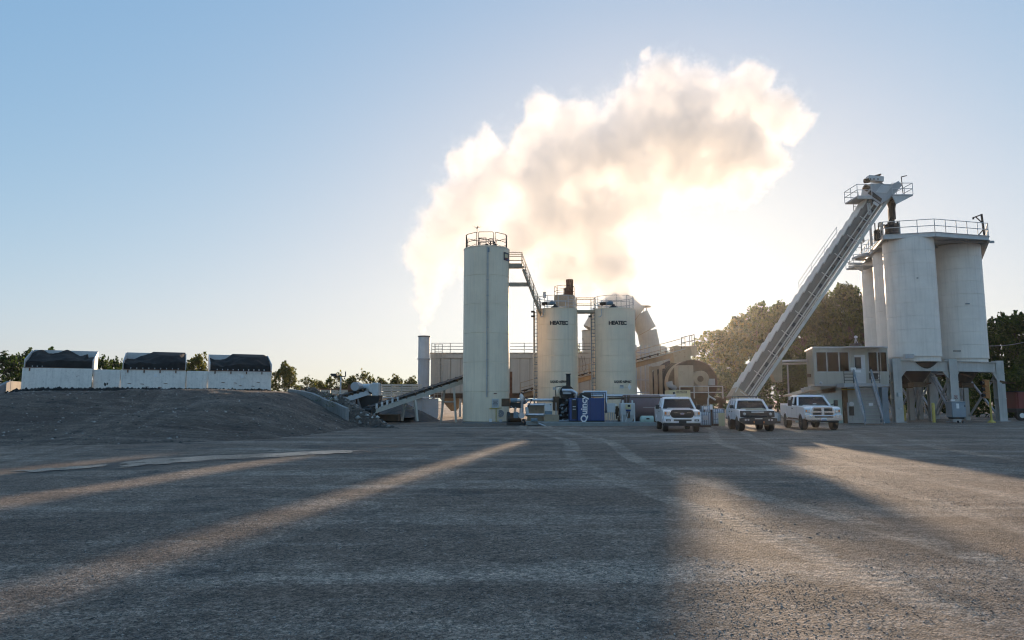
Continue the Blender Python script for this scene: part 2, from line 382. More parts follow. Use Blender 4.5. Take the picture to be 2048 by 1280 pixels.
def ground_material(name='gravel_yard', gain=1.0):
    m = bpy.data.materials.new(name); m.use_nodes = True; nt = m.node_tree; N = nt.nodes; L = nt.links; b = N['Principled BSDF']
    b.inputs['Specular IOR Level'].default_value = .35
    pos = N.new('ShaderNodeNewGeometry').outputs['Position']
    def noise(sc, det=6, rough=.6, rot=0, scl=None, dist=0):
        v = pos
        if scl:
            mp = N.new('ShaderNodeMapping'); mp.inputs['Rotation'].default_value = (0,0,rot); mp.inputs['Scale'].default_value = scl; L.new(pos, mp.inputs[0]); v = mp.outputs[0]
        n = N.new('ShaderNodeTexNoise'); n.inputs['Scale'].default_value = sc; n.inputs['Detail'].default_value = det; n.inputs['Roughness'].default_value = rough; n.inputs['Distortion'].default_value = dist
        L.new(v, n.inputs['Vector']); return n.outputs['Fac']
    def rng_(x, a, c, o0=0, o1=1):
        r = N.new('ShaderNodeMapRange'); r.inputs[1].default_value = a; r.inputs[2].default_value = c; r.inputs[3].default_value = o0; r.inputs[4].default_value = o1; L.new(x, r.inputs[0]); return r.outputs[0]
    def mix(f, a, c):
        x = N.new('ShaderNodeMix'); x.data_type = 'RGBA'; L.new(f, x.inputs[0])
        for i, q in ((6,a),(7,c)):
            if isinstance(q, tuple): x.inputs[i].default_value = (*q,1)
            else: L.new(q, x.inputs[i])
        return x.outputs[2]
    def math_(op, a, c):
        x = N.new('ShaderNodeMath'); x.operation = op
        for i, q in ((0,a),(1,c)):
            if isinstance(q, (int,float)): x.inputs[i].default_value = q
            else: L.new(q, x.inputs[i])
        return x.outputs[0]
    base = mix(rng_(noise(.16, 5), .35, .65), (.15,.112,.088), (.27,.205,.16))
    # dusty streaks left by wheels, drawn out along the driving lines
    s1 = rng_(noise(.55, 7, .62, R(12), (.16,1,1), .4), .52, .72); s2 = rng_(noise(.4, 7, .65, R(-28), (.1,1.2,1), .3), .54, .72)
    s3 = rng_(noise(2.2, 6, .6, R(-20), (.06,1,1)), .56, .74)
    base = mix(math_('MULTIPLY', s1, .85), base, (.44,.36,.295)); base = mix(math_('MULTIPLY', s2, .85), base, (.46,.375,.305)); base = mix(math_('MULTIPLY', s3, .7), base, (.44,.36,.295))
    base = mix(math_('MULTIPLY', rng_(noise(.5, 8, .7), .52, .68), .85), base, (.075,.067,.062))
    # wheel tracks driven along the yard, broken up by noise
    sx_ = N.new('ShaderNodeSeparateXYZ'); L.new(pos, sx_.inputs[0]); X_, Y_ = sx_.outputs[0], sx_.outputs[1]
    brk = rng_(noise(.7, 7, .7), .38, .66); tread = None
    for x0, sl, am, ph, w, k in ((3.4,-.05,.5,.25,.2,.9),(5.1,-.05,.5,.25,.2,.9),(4.6,.16,.7,.17,.18,.7),(6.3,.16,.7,.17,.18,.7),(-8,.22,1.2,.13,.2,.35),(-6.2,.22,1.2,.13,.2,.35),(9.5,.2,.9,.2,.25,.5),(11.3,.2,.9,.2,.25,.5),(-10.6,-.30,.4,.2,.28,.5),(-8.5,-.30,.4,.2,.28,.5),(-13,-.16,.9,.14,.3,.4),(-10.8,-.16,.9,.14,.3,.4)):
        f = math_('SUBTRACT', X_, math_('ADD', math_('MULTIPLY', Y_, sl), math_('MULTIPLY', math_('SINE', math_('MULTIPLY', Y_, ph), 0), am)))
        f = math_('ABSOLUTE', math_('SUBTRACT', f, x0), 0); f = math_('MULTIPLY', math_('MULTIPLY', rng_(f, w, w*1.6, 1, 0), brk), k)
        tread = f if tread is None else math_('MAXIMUM', tread, f)
    base = mix(math_('MINIMUM', math_('MULTIPLY', tread, 1.0), 1), base, (.46,.37,.295))
    # oil and damp stains
    base = mix(math_('MULTIPLY', rng_(noise(.32, 5, .6), .58, .70), .55), base, (.06,.056,.055))
    # stones: small cells each with their own tone
    vo = N.new('ShaderNodeTexVoronoi'); vo.inputs['Scale'].default_value = 60; L.new(pos, vo.inputs['Vector'])
    vb = N.new('ShaderNodeTexVoronoi'); vb.inputs['Scale'].default_value = 26; L.new(pos, vb.inputs['Vector'])
    tone = N.new('ShaderNodeSeparateColor'); L.new(vo.outputs['Color'], tone.inputs[0])
    tb = N.new('ShaderNodeSeparateColor'); L.new(vb.outputs['Color'], tb.inputs[0])
    k = math_('MULTIPLY', rng_(tone.outputs[0], 0, 1, .50, 1.6), rng_(tb.outputs[0], 0, 1, .68, 1.4))
    k = math_('MULTIPLY', k, rng_(noise(11, 6, .75), .3, .7, .55, 1.5)); k = math_('MULTIPLY', k, rng_(noise(1.7, 6, .7), .3, .7, .72, 1.3))
    vs_ = N.new('ShaderNodeVectorMath'); vs_.operation = 'SCALE'; L.new(base, vs_.inputs[0]); k = math_('MULTIPLY', k, gain); L.new(k, vs_.inputs['Scale']); base = vs_.outputs[0]
    at_ = N.new('ShaderNodeAttribute'); at_.attribute_name = 'wet'
    wet = at_.outputs['Fac']
    base = mix(wet, base, (.022,.021,.02))
    L.new(base, b.inputs['Base Color'])
    L.new(rng_(wet, 0, 1, .93, .5), b.inputs['Roughness'])
    h = math_('ADD', math_('MULTIPLY', rng_(vo.outputs['Distance'], 0, .6, 1, 0), .7), math_('MULTIPLY', rng_(vb.outputs['Distance'], 0, .5, 1, 0), .7))
    h = math_('ADD', h, math_('MULTIPLY', noise(7, 8, .68), 2.2)); h = math_('ADD', h, math_('MULTIPLY', noise(70, 4), .5))
    bp = N.new('ShaderNodeBump'); h = math_('ADD', h, math_('MULTIPLY', math_('SINE', math_('MULTIPLY', Y_, 34), 0), math_('MULTIPLY', tread, .55)))
    bp.inputs['Strength'].default_value = 1.0; bp.inputs['Distance'].default_value = .044; L.new(h, bp.inputs['Height']); L.new(bp.outputs[0], b.inputs['Normal'])
    return m
M['ground'] = ground_material('gravel_yard', 1.18); M['ramp'] = ground_material('packed_ramp', .66)
nv = len(gm.vertices); gc = np.empty(nv*3, np.float32); gm.vertices.foreach_get('co', gc); gc = gc.reshape(-1,3)
wa = gm.attributes.new('wet', 'FLOAT', 'POINT'); wa.data.foreach_set('value', (.9*sst(.75, .1, pud_dist(gc[:,0], gc[:,1]) + (fbm(gc[:,0],gc[:,1],.8,3,3)-.5)*.8)).astype(np.float32))
# the far sheet out to the horizon joins the detailed yard in the same mesh
def add_skirt(me):
    bm = bmesh.new(); bm.from_mesh(me)
    x0, x1, y0, y1, B = float(xs[0]), float(xs[-1]), float(ys[0]), float(ys[-1]), 5000
    P = [(-B,-B),(B,-B),(B,B),(-B,B)]; Q = [(x0,y0),(x1,y0),(x1,y1),(x0,y1)]
    o = [bm.verts.new((*p,-.03)) for p in P]; i = [bm.verts.new((*q,-.03)) for q in Q]
    for k in range(4): bm.faces.new((o[k], o[(k+1)%4], i[(k+1)%4], i[k]))
    bm.to_mesh(me); bm.free()
add_skirt(gm)
struct(link('ground', gm, M['ground'], kind='structure', smooth=False))
# puddle
wm = bpy.data.materials.new('muddy_water'); wm.use_nodes = True
def water():
    nt = wm.node_tree; N = nt.nodes; b = N['Principled BSDF']; b.inputs['Base Color'].default_value = (.03,.028,.025,1); b.inputs['Roughness'].default_value = .09; b.inputs['IOR'].default_value = 1.45; b.inputs['Specular IOR Level'].default_value = 1.0
    n = N.new('ShaderNodeTexNoise'); n.inputs['Scale'].default_value = 5; n.inputs['Detail'].default_value = 6
    mp = N.new('ShaderNodeMapping'); mp.inputs['Scale'].default_value = (1,3,1); nt.links.new(N.new('ShaderNodeNewGeometry').outputs['Position'], mp.inputs[0]); nt.links.new(mp.outputs[0], n.inputs['Vector'])
    bp = N.new('ShaderNodeBump'); bp.inputs['Strength'].default_value = .45; bp.inputs['Distance'].default_value = .03; nt.links.new(n.outputs[0], bp.inputs['Height']); nt.links.new(bp.outputs[0], b.inputs['Normal'])
def islands():
    nt = wm.node_tree; N = nt.nodes; L = nt.links; b = N['Principled BSDF']
    n = N.new('ShaderNodeTexNoise'); n.inputs['Scale'].default_value = 1.6; n.inputs['Detail'].default_value = 8; n.inputs['Roughness'].default_value = .72
    mp = N.new('ShaderNodeMapping'); mp.inputs['Scale'].default_value = (.8,1.6,1); L.new(N.new('ShaderNodeNewGeometry').outputs['Position'], mp.inputs[0]); L.new(mp.outputs[0], n.inputs['Vector'])
    r = N.new('ShaderNodeMapRange'); r.inputs[1].default_value = .56; r.inputs[2].default_value = .66; L.new(n.outputs[0], r.inputs[0])
    d = N.new('ShaderNodeBsdfDiffuse'); d.inputs[0].default_value = (.05,.045,.04,1); mx = N.new('ShaderNodeMixShader'); L.new(r.outputs[0], mx.inputs[0]); L.new(b.outputs[0], mx.inputs[1]); L.new(d.outputs[0], mx.inputs[2]); at_ = N.new('ShaderNodeAttribute'); at_.attribute_name = 'depth'
    e = N.new('ShaderNodeTexNoise'); e.inputs['Scale'].default_value = 2.2; e.inputs['Detail'].default_value = 7; L.new(mp.outputs[0], e.inputs['Vector'])
    a1 = N.new('ShaderNodeMath'); a1.operation = 'MULTIPLY_ADD'; a1.inputs[1].default_value = 1.3; a1.inputs[2].default_value = -.65; L.new(e.outputs[0], a1.inputs[0])
    a2 = N.new('ShaderNodeMath'); a2.operation = 'ADD'; L.new(at_.outputs['Fac'], a2.inputs[0]); L.new(a1.outputs[0], a2.inputs[1])
    a3 = N.new('ShaderNodeMapRange'); a3.inputs[1].default_value = .10; a3.inputs[2].default_value = .20; L.new(a2.outputs[0], a3.inputs[0])
    tr = N.new('ShaderNodeBsdfTransparent'); m2 = N.new('ShaderNodeMixShader'); L.new(a3.outputs[0], m2.inputs[0]); L.new(tr.outputs[0], m2.inputs[1]); L.new(mx.outputs[0], m2.inputs[2])
    L.new(m2.outputs[0], N['Material Output'].inputs[0])
islands()
water()
pm_ = grid_mesh('puddle', np.arange(-19,-1.5,.10), np.arange(14.5,27.5,.10), lambda X,Y: X*0+.004, lambda c: pud_sdf(c[:,0], c[:,1]) < -.45)
pc = np.empty(len(pm_.vertices)*3, np.float32); pm_.vertices.foreach_get('co', pc); pc = pc.reshape(-1,3)
pa = pm_.attributes.new('depth', 'FLOAT', 'POINT'); pa.data.foreach_set('value', np.clip(pud_sdf(pc[:,0], pc[:,1]), -1, 1).astype(np.float32))
struct(link('puddle', pm_, wm, kind='structure', smooth=False))
# ramp of packed material up to the bins
def ramp_z(X, Y):
    sx = sst(-9.2, -16.8, X + (fbm(X,Y,6,3,11)-.5)*2.2); sy = sst(25, 46.5, Y + (fbm(X,Y,8,3,12)-.5)*3)
    h = 2.45*sx*(.25*sy + .75*sy**1.15) + -.35*sst(-31,-36,X)*sst(32,46,Y)
    h = h*sst(80, 62, Y)
    return h + ((fbm(X,Y,2.2,5,13)-.5)*.42 + (fbm(X,Y,.9,3,15)-.5)*.14 + (fbm(X,Y,7,3,14)-.5)*.6)*sx*sst(25,34,Y)*sst(48,44,Y) - .05 - .12*sst(.3,0,h)
rm = grid_mesh('earth_ramp', np.linspace(-78,-6.5,300), np.linspace(23,84,230), ramp_z)
struct(link('earth_ramp', rm, M['ramp'], kind='structure', smooth=False))
def rz(x, y): return float(ramp_z(np.array([x]), np.array([y]))[0])

# loose stones lying on the yard
def rock_soup(name, pts, sizes, mat, flat=.6):
    n = len(pts); base = np.array([(1,0,0),(0,1,0),(-1,0,0),(0,-1,0),(0,0,1),(0,0,-1)], np.float32)
    fac = np.array([(0,1,4),(1,2,4),(2,3,4),(3,0,4),(1,0,5),(2,1,5),(3,2,5),(0,3,5)], np.int32)
    a = rng.random(n)*6.283; ca, sa = np.cos(a)[:,None], np.sin(a)[:,None]
    v = base[None]*(sizes[:,None,None]*(.6+.8*rng.random((n,6,1))))
    v[...,2] *= flat; x = v[...,0]*ca - v[...,1]*sa; y = v[...,0]*sa + v[...,1]*ca
    v = np.stack([x + pts[:,0:1], y + pts[:,1:2], v[...,2] + pts[:,2:3]], -1).reshape(-1,3).astype(np.float32)
    f = (fac[None] + (np.arange(n)*6)[:,None,None]).reshape(-1,3)
    me = bpy.data.meshes.new(name); me.vertices.add(len(v)); me.vertices.foreach_set('co', v.ravel()); me.loops.add(f.size); me.loops.foreach_set('vertex_index', f.ravel().astype(np.int32))
    me.polygons.add(len(f)); me.polygons.foreach_set('loop_start', np.arange(0,f.size,3,dtype=np.int32)); me.polygons.foreach_set('loop_total', np.full(len(f),3,np.int32)); me.update(calc_edges=True)
    return link(name, me, mat, kind='stuff', smooth=False)
def island_mat(name, cols, rough=.9, trans=0):
    m = bpy.data.materials.new(name); m.use_nodes = True; nt = m.node_tree; N = nt.nodes; L = nt.links; b = N['Principled BSDF']; b.inputs['Roughness'].default_value = rough; b.inputs['Specular IOR Level'].default_value = .3
    g = N.new('ShaderNodeNewGeometry'); r = N.new('ShaderNodeValToRGB'); cr = r.color_ramp
    while len(cr.elements) < len(cols): cr.elements.new(.5)
    for i, c in enumerate(cols): cr.elements[i].position = i/(len(cols)-1); cr.elements[i].color = (*c,1)
    L.new(g.outputs['Random Per Island'], r.inputs[0]); L.new(r.outputs[0], b.inputs['Base Color'])
    if trans:
        t = N.new('ShaderNodeBsdfTranslucent'); hs = N.new('ShaderNodeHueSaturation'); hs.inputs['Value'].default_value = 1.7; hs.inputs['Saturation'].default_value = 1.15; hs.inputs['Hue'].default_value = .515; L.new(r.outputs[0], hs.inputs['Color']); L.new(hs.outputs[0], t.inputs[0])
        mx = N.new('ShaderNodeMixShader'); mx.inputs[0].default_value = trans; L.new(b.outputs[0], mx.inputs[1]); L.new(t.outputs[0], mx.inputs[2]); L.new(mx.outputs[0], N['Material Output'].inputs[0])
    return m
M['stones'] = island_mat('loose_stones', [(.06,.056,.053),(.13,.118,.108),(.19,.172,.158),(.30,.275,.25),(.6,.57,.53)])
n = 120000
Yp = 3.2*np.exp(rng.random(n)**.8*math.log(34/3.2)); Xp = (rng.random(n)*2-1)*Yp*.80
keep = (fbm(Xp, Yp, 2.5, 3, 21) > .38) & (pud_dist(Xp, Yp) > .9); Xp, Yp = Xp[keep], Yp[keep]
szp = .66*(.004 + .008*rng.random(len(Xp))**2.5 + .013*(rng.random(len(Xp)) > .985)*rng.random(len(Xp)))*(1 + .03*Yp)
rock_soup('ramp_stones', (lambda X,Y: np.stack([X,Y,ramp_z(X,Y)+.01],-1))(-45+35*rng.random(4200), 26+21*rng.random(4200)), .02+.07*rng.random(4200)**4, M['stones'])
rock_soup('gravel', np.stack([Xp, Yp, ground_z(Xp, Yp) + szp*.15], -1), szp, M['stones'], .55)
# rubble bank beside the slabs
RB = [V((-15.6,54.2,2.75)), V((-12.6,50.8,2.05)), V((-10.4,48.4,1.35)), V((-8.2,45.6,.35)), V((-7.0,44.2,0))]
def bank_z(X, Y):
    h = np.full(X.shape, -9.0)
    for a, b in zip(RB, RB[1:]):
        ab = b-a; L2 = ab.x**2+ab.y**2; t = np.clip(((X-a.x)*ab.x+(Y-a.y)*ab.y)/L2, 0, 1)
        h = np.maximum(h, a.z+ab.z*t - .72*np.hypot(X-a.x-t*ab.x, Y-a.y-t*ab.y))
    return np.maximum(h, -.3) + (fbm(X,Y,1.1,4,31)-.5)*.55*np.clip(h+.4,0,1)
bm_ = grid_mesh('rubble_bank', np.linspace(-19,-4.5,130), np.linspace(42,58,140), bank_z)
struct(link('rubble_bank', bm_, M['ramp'], kind='stuff', smooth=False), 'stuff')
n = 2600; Xr = -18+13*rng.random(n); Yr = 42.5+13*rng.random(n); zr = bank_z(Xr, Yr); k = (zr > ramp_z(Xr,Yr)) & (zr > .02)
rock_soup('rubble', np.stack([Xr[k],Yr[k],zr[k]],-1), .05+.16*rng.random(k.sum())**3, M['stones'], .8)

# ------------------------------------------------------------------ feed bins on top of the ramp
def binY(px): return 48 + 7*(px-45)/498
def bin_pt(px, py, dY=0): return at(px, py, binY(px)+dY)
ZL, ZB = az(735,48), az(790,48)
WD = (bin_pt(543,760) - bin_pt(45,760)); WD.z = 0; WD.normalize(); WB = V((-WD.y, WD.x, 0))          # along the row, and away from the camera
BDEP = 3.3
def wall_panel(px0, px1, zt, label):
    a, b = bin_pt(px0,760), bin_pt(px1,760)
    t = thing('retaining_panel', label, 'retaining wall', (a.x, a.y, ZB), group=None)
    p, q = V((a.x,a.y,0)), V((b.x,b.y,0))
    MB().extr([(0,ZB),((q-p).length-.02,ZB),((q-p).length-.02,zt),(0,zt)], p + WB*.05, WD, (0,0,1), WB*.06).build('steel_plate', M['binwhite'], t, bev=.01)
    for k in (.0,.5,1.0):
        c = p.lerp(q, k); MB().extr([(-.05,ZB),(.05,ZB),(.05,zt-.05),(-.05,zt-.05)], c + WB*.12, WD, (0,0,1), WB*.12).build('stiffener', M['binwhite'], t)
def feed_bin(px0, px1, label, pile, seed, bars):
    a, b = bin_pt(px0,760), bin_pt(px1,760); p, q = V((a.x,a.y,0)), V((b.x,b.y,0)); W = (q-p).length
    ztop, zs = az(700,48+BDEP), az(718,48)
    t = thing('feed_bin', label, 'feed bin', (a.x, a.y, ZB), group='aggregate feed bins in a row')
    MB().extr([(0,ZB),(W,ZB),(W,ZL),(0,ZL)], p, WD, (0,0,1), WB*.05).build('front_plate', M['binwhite'], t, bev=.008)
    MB().extr([(0,ZL-.3),(W,ZL-.3),(W,ztop),(0,ztop)], p+WB*BDEP, WD, (0,0,1), WB*.05).build('back_plate', M['lgrey'], t, bev=.008)
    for s, o in ((0, p), (1, q)):
        MB().extr([(.055,ZL-.35),(BDEP-.003,ZL-.35),(BDEP-.003,ztop-.02),(BDEP-.35,ztop-.02),(.055,zs)], o, WB, (0,0,1), WD*(.05 if s == 0 else -.05)).build('side_plate', M['lgrey'], t)
    # flared lip and stiffening ribs
    MB().beam(p+V((0,0,ZL+.02))-WB*.02, q+V((0,0,ZL+.02))-WB*.02, .06, .04).build('lip', M['rust'], t)
    for k in range(4):
        c = p.lerp(q, (k+.35)/4); MB().extr([(-.04,ZL-.22),(.04,ZL-.22),(.04,ZL-.02),(-.04,ZL-.02)], c-WB*.05, WD, (0,0,1), WB*.045).build('hinge_tab', M['rust'], t)
    MB().extr([(-.05,ZB+.1),(.05,ZB+.1),(.05,ZL),(-.05,ZL)], p-WB*.04, WD, (0,0,1), WB*.035).build('end_angle', M['binwhite'], t)
    MB().extr([(-.10,0),(.10,0),(.10,.2),(-.10,.2)], p.lerp(q,.52)-WB*.02+V((0,0,ZL-.52)), WD, (0,0,1), WB*.015).build('sign_plate', M['white'], t)
    # dents where the loader bucket knocks
    d = MB()
    for k in range(5):
        c = p.lerp(q, .12+.76*((k*37+seed*13)%100)/100)+V((0,0,ZB+.55+.5*((k*53+seed*29)%100)/100))-WB*.004
        d.extr([(-.16,0),(-.02,.015),(.15,-.02),(.1,-.05),(-.05,-.03)], c, WD, (0,0,1), WB*.003)
    d.build('scrape_mark', M['rust'], t, smooth=False)
    for k in range(bars):
        c = p.lerp(q, .08+.84*(k+.5)/bars); MB().beam(c+WB*.15+V((0,0,ZL+.10)), c+WB*(BDEP-.1)+V((0,0,ZL+.62)), .05, .1).build('grizzly_bar', M['lgrey'], t)
    U, Vv = np.meshgrid(np.linspace(.07,W-.07,46), np.linspace(.08,BDEP-.02,24)); u = U/W; v = Vv/BDEP
    H = pile(u, v) + (fbm(U,Vv,.9,4,seed)-.5)*.5
    Pz = ZL - .12 + H - .9*sst(.10, 0, v); Pz = np.minimum(Pz, ztop+.1-.6*(1-v))
    co = np.stack([p.x+WD.x*U+WB.x*Vv, p.y+WD.y*U+WB.y*Vv, Pz], -1).reshape(-1,3); nn, mm = U.shape
    pb = MB(); pb.v = [tuple(c) for c in co]; pb.f = [(r*mm+c, r*mm+c+1, (r+1)*mm+c+1, (r+1)*mm+c) for r in range(nn-1) for c in range(mm-1)]
    pm = pb.build('aggregate_heap', M['asphaltmix'], None, kind='stuff'); 
    return t
feed_bin(45, 184, 'white steel feed bin at the far end, dark aggregate clumped over its pale bars', lambda u,v: .55+1.0*v*(.72+.28*np.sin(u*8+.6)**2)*(1-.35*(u>.85)), 1, 12)
feed_bin(243, 371, 'white feed bin between two plain panels, heaped high on one side above its rim', lambda u,v: .48+1.5*v*np.exp(-((u-.72)/.27)**2)+.72*v, 2, 9)
feed_bin(418, 543, 'white feed bin beside the leafy trees, its pale end plate showing over grey aggregate', lambda u,v: .48+1.25*v*np.exp(-((u-.68)/.28)**2)+.72*v, 3, 10)
wall_panel(186.5, 241, ZL-.04, 'scuffed white panel with black tyre marks between two feed bins')
wall_panel(373.5, 416, ZL-.03, 'narrow white panel beside the feed bin nearest the trees')
M['aggpile'] = M['asphaltmix']
# spill line of fine dark material along the foot of the bins
n = 2600; tt = rng.random(n); Xs = bin_pt(45,760).x*(1-tt)+bin_pt(543,760).x*tt; Ys = 48*(1-tt)+55*tt + .1 - 1.5*rng.random(n)**2.2
rock_soup('spilled_aggregate', np.stack([Xs,Ys,ramp_z(Xs,Ys)+.02],-1), .07+.26*rng.random(n)**2.5, M['asphaltmix'], .7)
# tyre scuffs on the panel
mb = MB(); r = random.Random(4)
for (px,py) in [(206,760),(207,752),(215,765),(218,757),(221,750),(222,762),(209,768)]:
    for k in range(3):
        c = bin_pt(px+r.uniform(-1.5,1.5), py+r.uniform(-3,3), 0) + WB*.035
        mb.extr([(-.05,-.06),(.04,-.08),(.06,.05),(-.03,.09)], c, WD, (0,0,1), WB*.004)
sc = mb.build('tyre_scuff', M['black'], bpy.data.objects['retaining_panel'], smooth=False)

# leaning concrete slabs holding the side of the ramp
def slab(a, b, lean, label, thick=.24):
    a, b = V(a), V(b); d = V((b.x-a.x,b.y-a.y,0)); L = d.length; d.normalize(); nrm = V((-d.y,d.x,0))
    z0a, z0b = min(rz(a.x,a.y), a.z-1.2)-.25, min(rz(b.x,b.y), b.z-1.0)-.25
    o = MB().extr([(.02,z0a),(L-.03,z0b),(L-.03,b.z),(L*.5,(a.z+b.z)/2+.03),(.02,a.z)], V((a.x,a.y,0)), d, (0,0,1), nrm*thick).build('concrete_slab', M['concrete'], bev=.03)
    o.rotation_euler = (lean*d.x, lean*d.y, 0)
    return tag(o, label, 'concrete slab', 'concrete slabs lining the ramp edge')
s0, s1, s2, s3 = at(578,778,53.2), at(625,786,50.8), at(654,800,49.0), at(693,816,47.0)
slab(s0, s1, .05, 'weathered concrete slab at the top of the sloping ramp edge')
slab(s1, s2, .07, 'middle leaning concrete slab on the ramp edge with weeds above it')
slab(s2, s3, .03, 'lowest leaning concrete slab at the foot of the ramp edge')
wl = at(-60,800,40); w2 = at(44,764,50.5)
def low_wall():
    t = thing('concrete_wall', 'low concrete wall running up to the far end of the feed bins', 'wall', (w2.x,w2.y,2.2))
    pts = [at(-70,800,41), at(-18,780,44.5), at(2,771,46), at(22,762,47.6), at(43,763.5,49.8)]
    for a, b in zip(pts, pts[1:]):
        d = V((b.x-a.x,b.y-a.y,0)); L = d.length; d.normalize()
        MB().extr([(0.01,1.2),(L-.02,1.2),(L-.02,b.z),(.01,a.z)], V((a.x,a.y,0)), d, (0,0,1), V((-d.y,d.x,0))*.25).build('wall_block', M['concrete'], t, bev=.02)
low_wall()
def cone_heap(name, c, r, h, mat, seed, kind='stuff'):
    g = grid_mesh(name, np.linspace(c[0]-r*1.3,c[0]+r*1.3,60), np.linspace(c[1]-r*1.3,c[1]+r*1.3,60),
        lambda X,Y: c[2] + np.maximum(-.2, h*(1-np.hypot((X-c[0]),(Y-c[1]))/r) + (fbm(X,Y,1.3,4,seed)-.5)*.4*h*.5))
    return link(name, g, mat, kind=kind, smooth=False)
cone_heap('earth_heap', (-33.5,43.6,1.75), 2.6, 0.7, M['ramp'], 41)
cone_heap('earth_heap', (-37,41,1.5), 3.0, 0.6, M['ramp'], 42)
cone_heap('gravel_heap', (ax(800,60),60,0), 3.4, 1.75, M['millings'], 43)
cone_heap('gravel_heap', (ax(720,61),61,.6), 4.0, 1.5, M['millings'], 44)

# ------------------------------------------------------------------ trees
def tube_arr(mb, pts, rad, n=5): mb.pipe(pts, rad, n)
def leaf_mesh(name, clumps, nleaf, size, seed, shell=.55):
    r = np.random.default_rng(seed); C = np.array([c[:3] for c in clumps]); A = np.array([c[3] for c in clumps]); w = A**2.2; k = r.choice(len(clumps), nleaf, p=w/w.sum())
    d = r.normal(size=(nleaf,3)); d /= np.linalg.norm(d,axis=1)[:,None]; rad = (shell + (1-shell)*r.random(nleaf))**.6*(.82+.36*r.random(nleaf))
    P = C[k] + d*(A[k]*rad)[:,None]*np.array([1,1,.8])
    # twigs: leaves come in small bunches along outward sprays
    nb = nleaf//6; ctr = P[:nb]; j = r.integers(0, nb, nleaf); P = ctr[j] + r.normal(size=(nleaf,3))*A.mean()*.2
    nrm = r.normal(size=(nleaf,3)); nrm[:,2] += .5; nrm /= np.linalg.norm(nrm,axis=1)[:,None]
    t = np.cross(nrm, r.normal(size=(nleaf,3))); t /= np.linalg.norm(t,axis=1)[:,None]; b = np.cross(nrm,t)
    s = (size*(.55+.9*r.random(nleaf)))[:,None]
    v = np.stack([P - t*s, P + b*s*.55 + nrm*s*.15, P + t*s, P - b*s*.55 + nrm*s*.15], 1).reshape(-1,3).astype(np.float32)
    q = np.arange(nleaf*4, dtype=np.int32)
    me = bpy.data.meshes.new(name); me.vertices.add(len(v)); me.vertices.foreach_set('co', v.ravel()); me.loops.add(len(q)); me.loops.foreach_set('vertex_index', q)
    me.polygons.add(nleaf); me.polygons.foreach_set('loop_start', np.arange(0,len(q),4,dtype=np.int32)); me.polygons.foreach_set('loop_total', np.full(nleaf,4,np.int32)); me.update(calc_edges=True)
    return me
M['leaf'] = island_mat('green_leaves', [(.018,.032,.010),(.035,.058,.016),(.055,.08,.009),(.085,.10,.028)], .6, .42)
M['leafgold'] = island_mat('golden_leaves', [(.03,.045,.013),(.065,.08,.02),(.11,.105,.025),(.16,.12,.03)], .6, .5)  # yellower mix of leaf tones, one at random for each leaf
M['bark'] = pmat('bark', (.075,.06,.048), .95, var=.35, scale=3, bump=.8, bscale=12)
def tree_proto(seed, H, Wd, nleaf, leaf, dens=1.0, low=.25, gold=False):
    """one tree of height H: trunk with limbs that carry clumps of leaves"""
    r = random.Random(seed); tm = MB(); cl = []
    top = V((r.uniform(-.4,.4), r.uniform(-.4,.4), H*.62)); tm.pipe([V((0,0,-.4)), V((r.uniform(-.2,.2),r.uniform(-.2,.2),H*.28)), top], [H*.024, H*.018, H*.006], 7)
    nl = int(15*dens)+6
    for i in range(nl):
        f = low + (1-low)*(i+r.random()*.6)/nl; zb = H*min(.6, .14+.5*f); a = i*2.4 + r.uniform(-.5,.5)
        prof = math.sin(min(1,max(.1,(f-low*.5)/(1-low*.5)))**.8*math.pi*.86+.25)
        rad = Wd*.5*max(.18,prof)*r.uniform(.55,1.0); e = V((math.cos(a)*rad, math.sin(a)*rad, H*(f*.88)))
        b0 = V((0,0,0)).lerp(top, min(1, zb/top.z)); m_ = b0.lerp(e,.5)+V((0,0,-H*.02))
        tm.pipe([b0, m_, e], [H*.008, H*.005, H*.0015], 5)
        cl.append((e.x, e.y, e.z, Wd*r.uniform(.08,.14)))
        for k in range(4):
            d = e + V((r.uniform(-1,1),r.uniform(-1,1),r.uniform(-.5,1.2)))*Wd*.15
            tm.pipe([m_.lerp(e,.5), d], [H*.003, H*.001], 4); cl.append((d.x,d.y,d.z,Wd*r.uniform(.04,.09)))
    cl.append((top.x,top.y,H*.9,Wd*.12))
    for k in range(9):
        q = V((r.uniform(-.34,.34)*Wd, r.uniform(-.34,.34)*Wd, 0)); zt = H*(.98-.5*(q.length/Wd)**1.5*1.6)*r.uniform(.9,1.02); b0 = V((q.x*.7,q.y*.7,zt*.72)); tm.pipe([b0, V((q.x,q.y,zt))], [H*.003,H*.001], 4); cl.append((q.x,q.y,zt,Wd*r.uniform(.03,.055))); cl.append((q.x*.95,q.y*.95,zt*.94,Wd*r.uniform(.05,.08)))
    return tm, leaf_mesh('crown', cl, nleaf, leaf, seed), gold
PROT = {}
def plant(kind, px, Y, py_top, label, group, wpx=None, gold=None, name='tree', rot=0, base=None):
    """one tree whose top shows at py_top: trunk and crown under an Empty at its foot"""
    H0, W0, tmesh, lmesh, g = PROT[kind]
    x = ax(px, Y, py_top); z0 = 0 if base is None else base; H = az(py_top, Y) - z0; s = H/H0; sw = s if wpx is None else ml(wpx, Y)/W0
    t = thing(name, label, 'shrub' if name == 'shrub' else 'tree', (x, Y, z0), rot, group)
    for nm, me, mt in (('trunk', tmesh, M['bark']), ('crown', lmesh, M['leafgold'] if (g if gold is None else gold) else M['leaf'])):
        o = bpy.data.objects.new(nm, me); COL.objects.link(o); o.parent = t; o.scale = (sw, sw, s)
        if not me.materials: me.materials.append(None)
        o.material_slots[0].link = 'OBJECT'; o.material_slots[0].material = mt
    return t
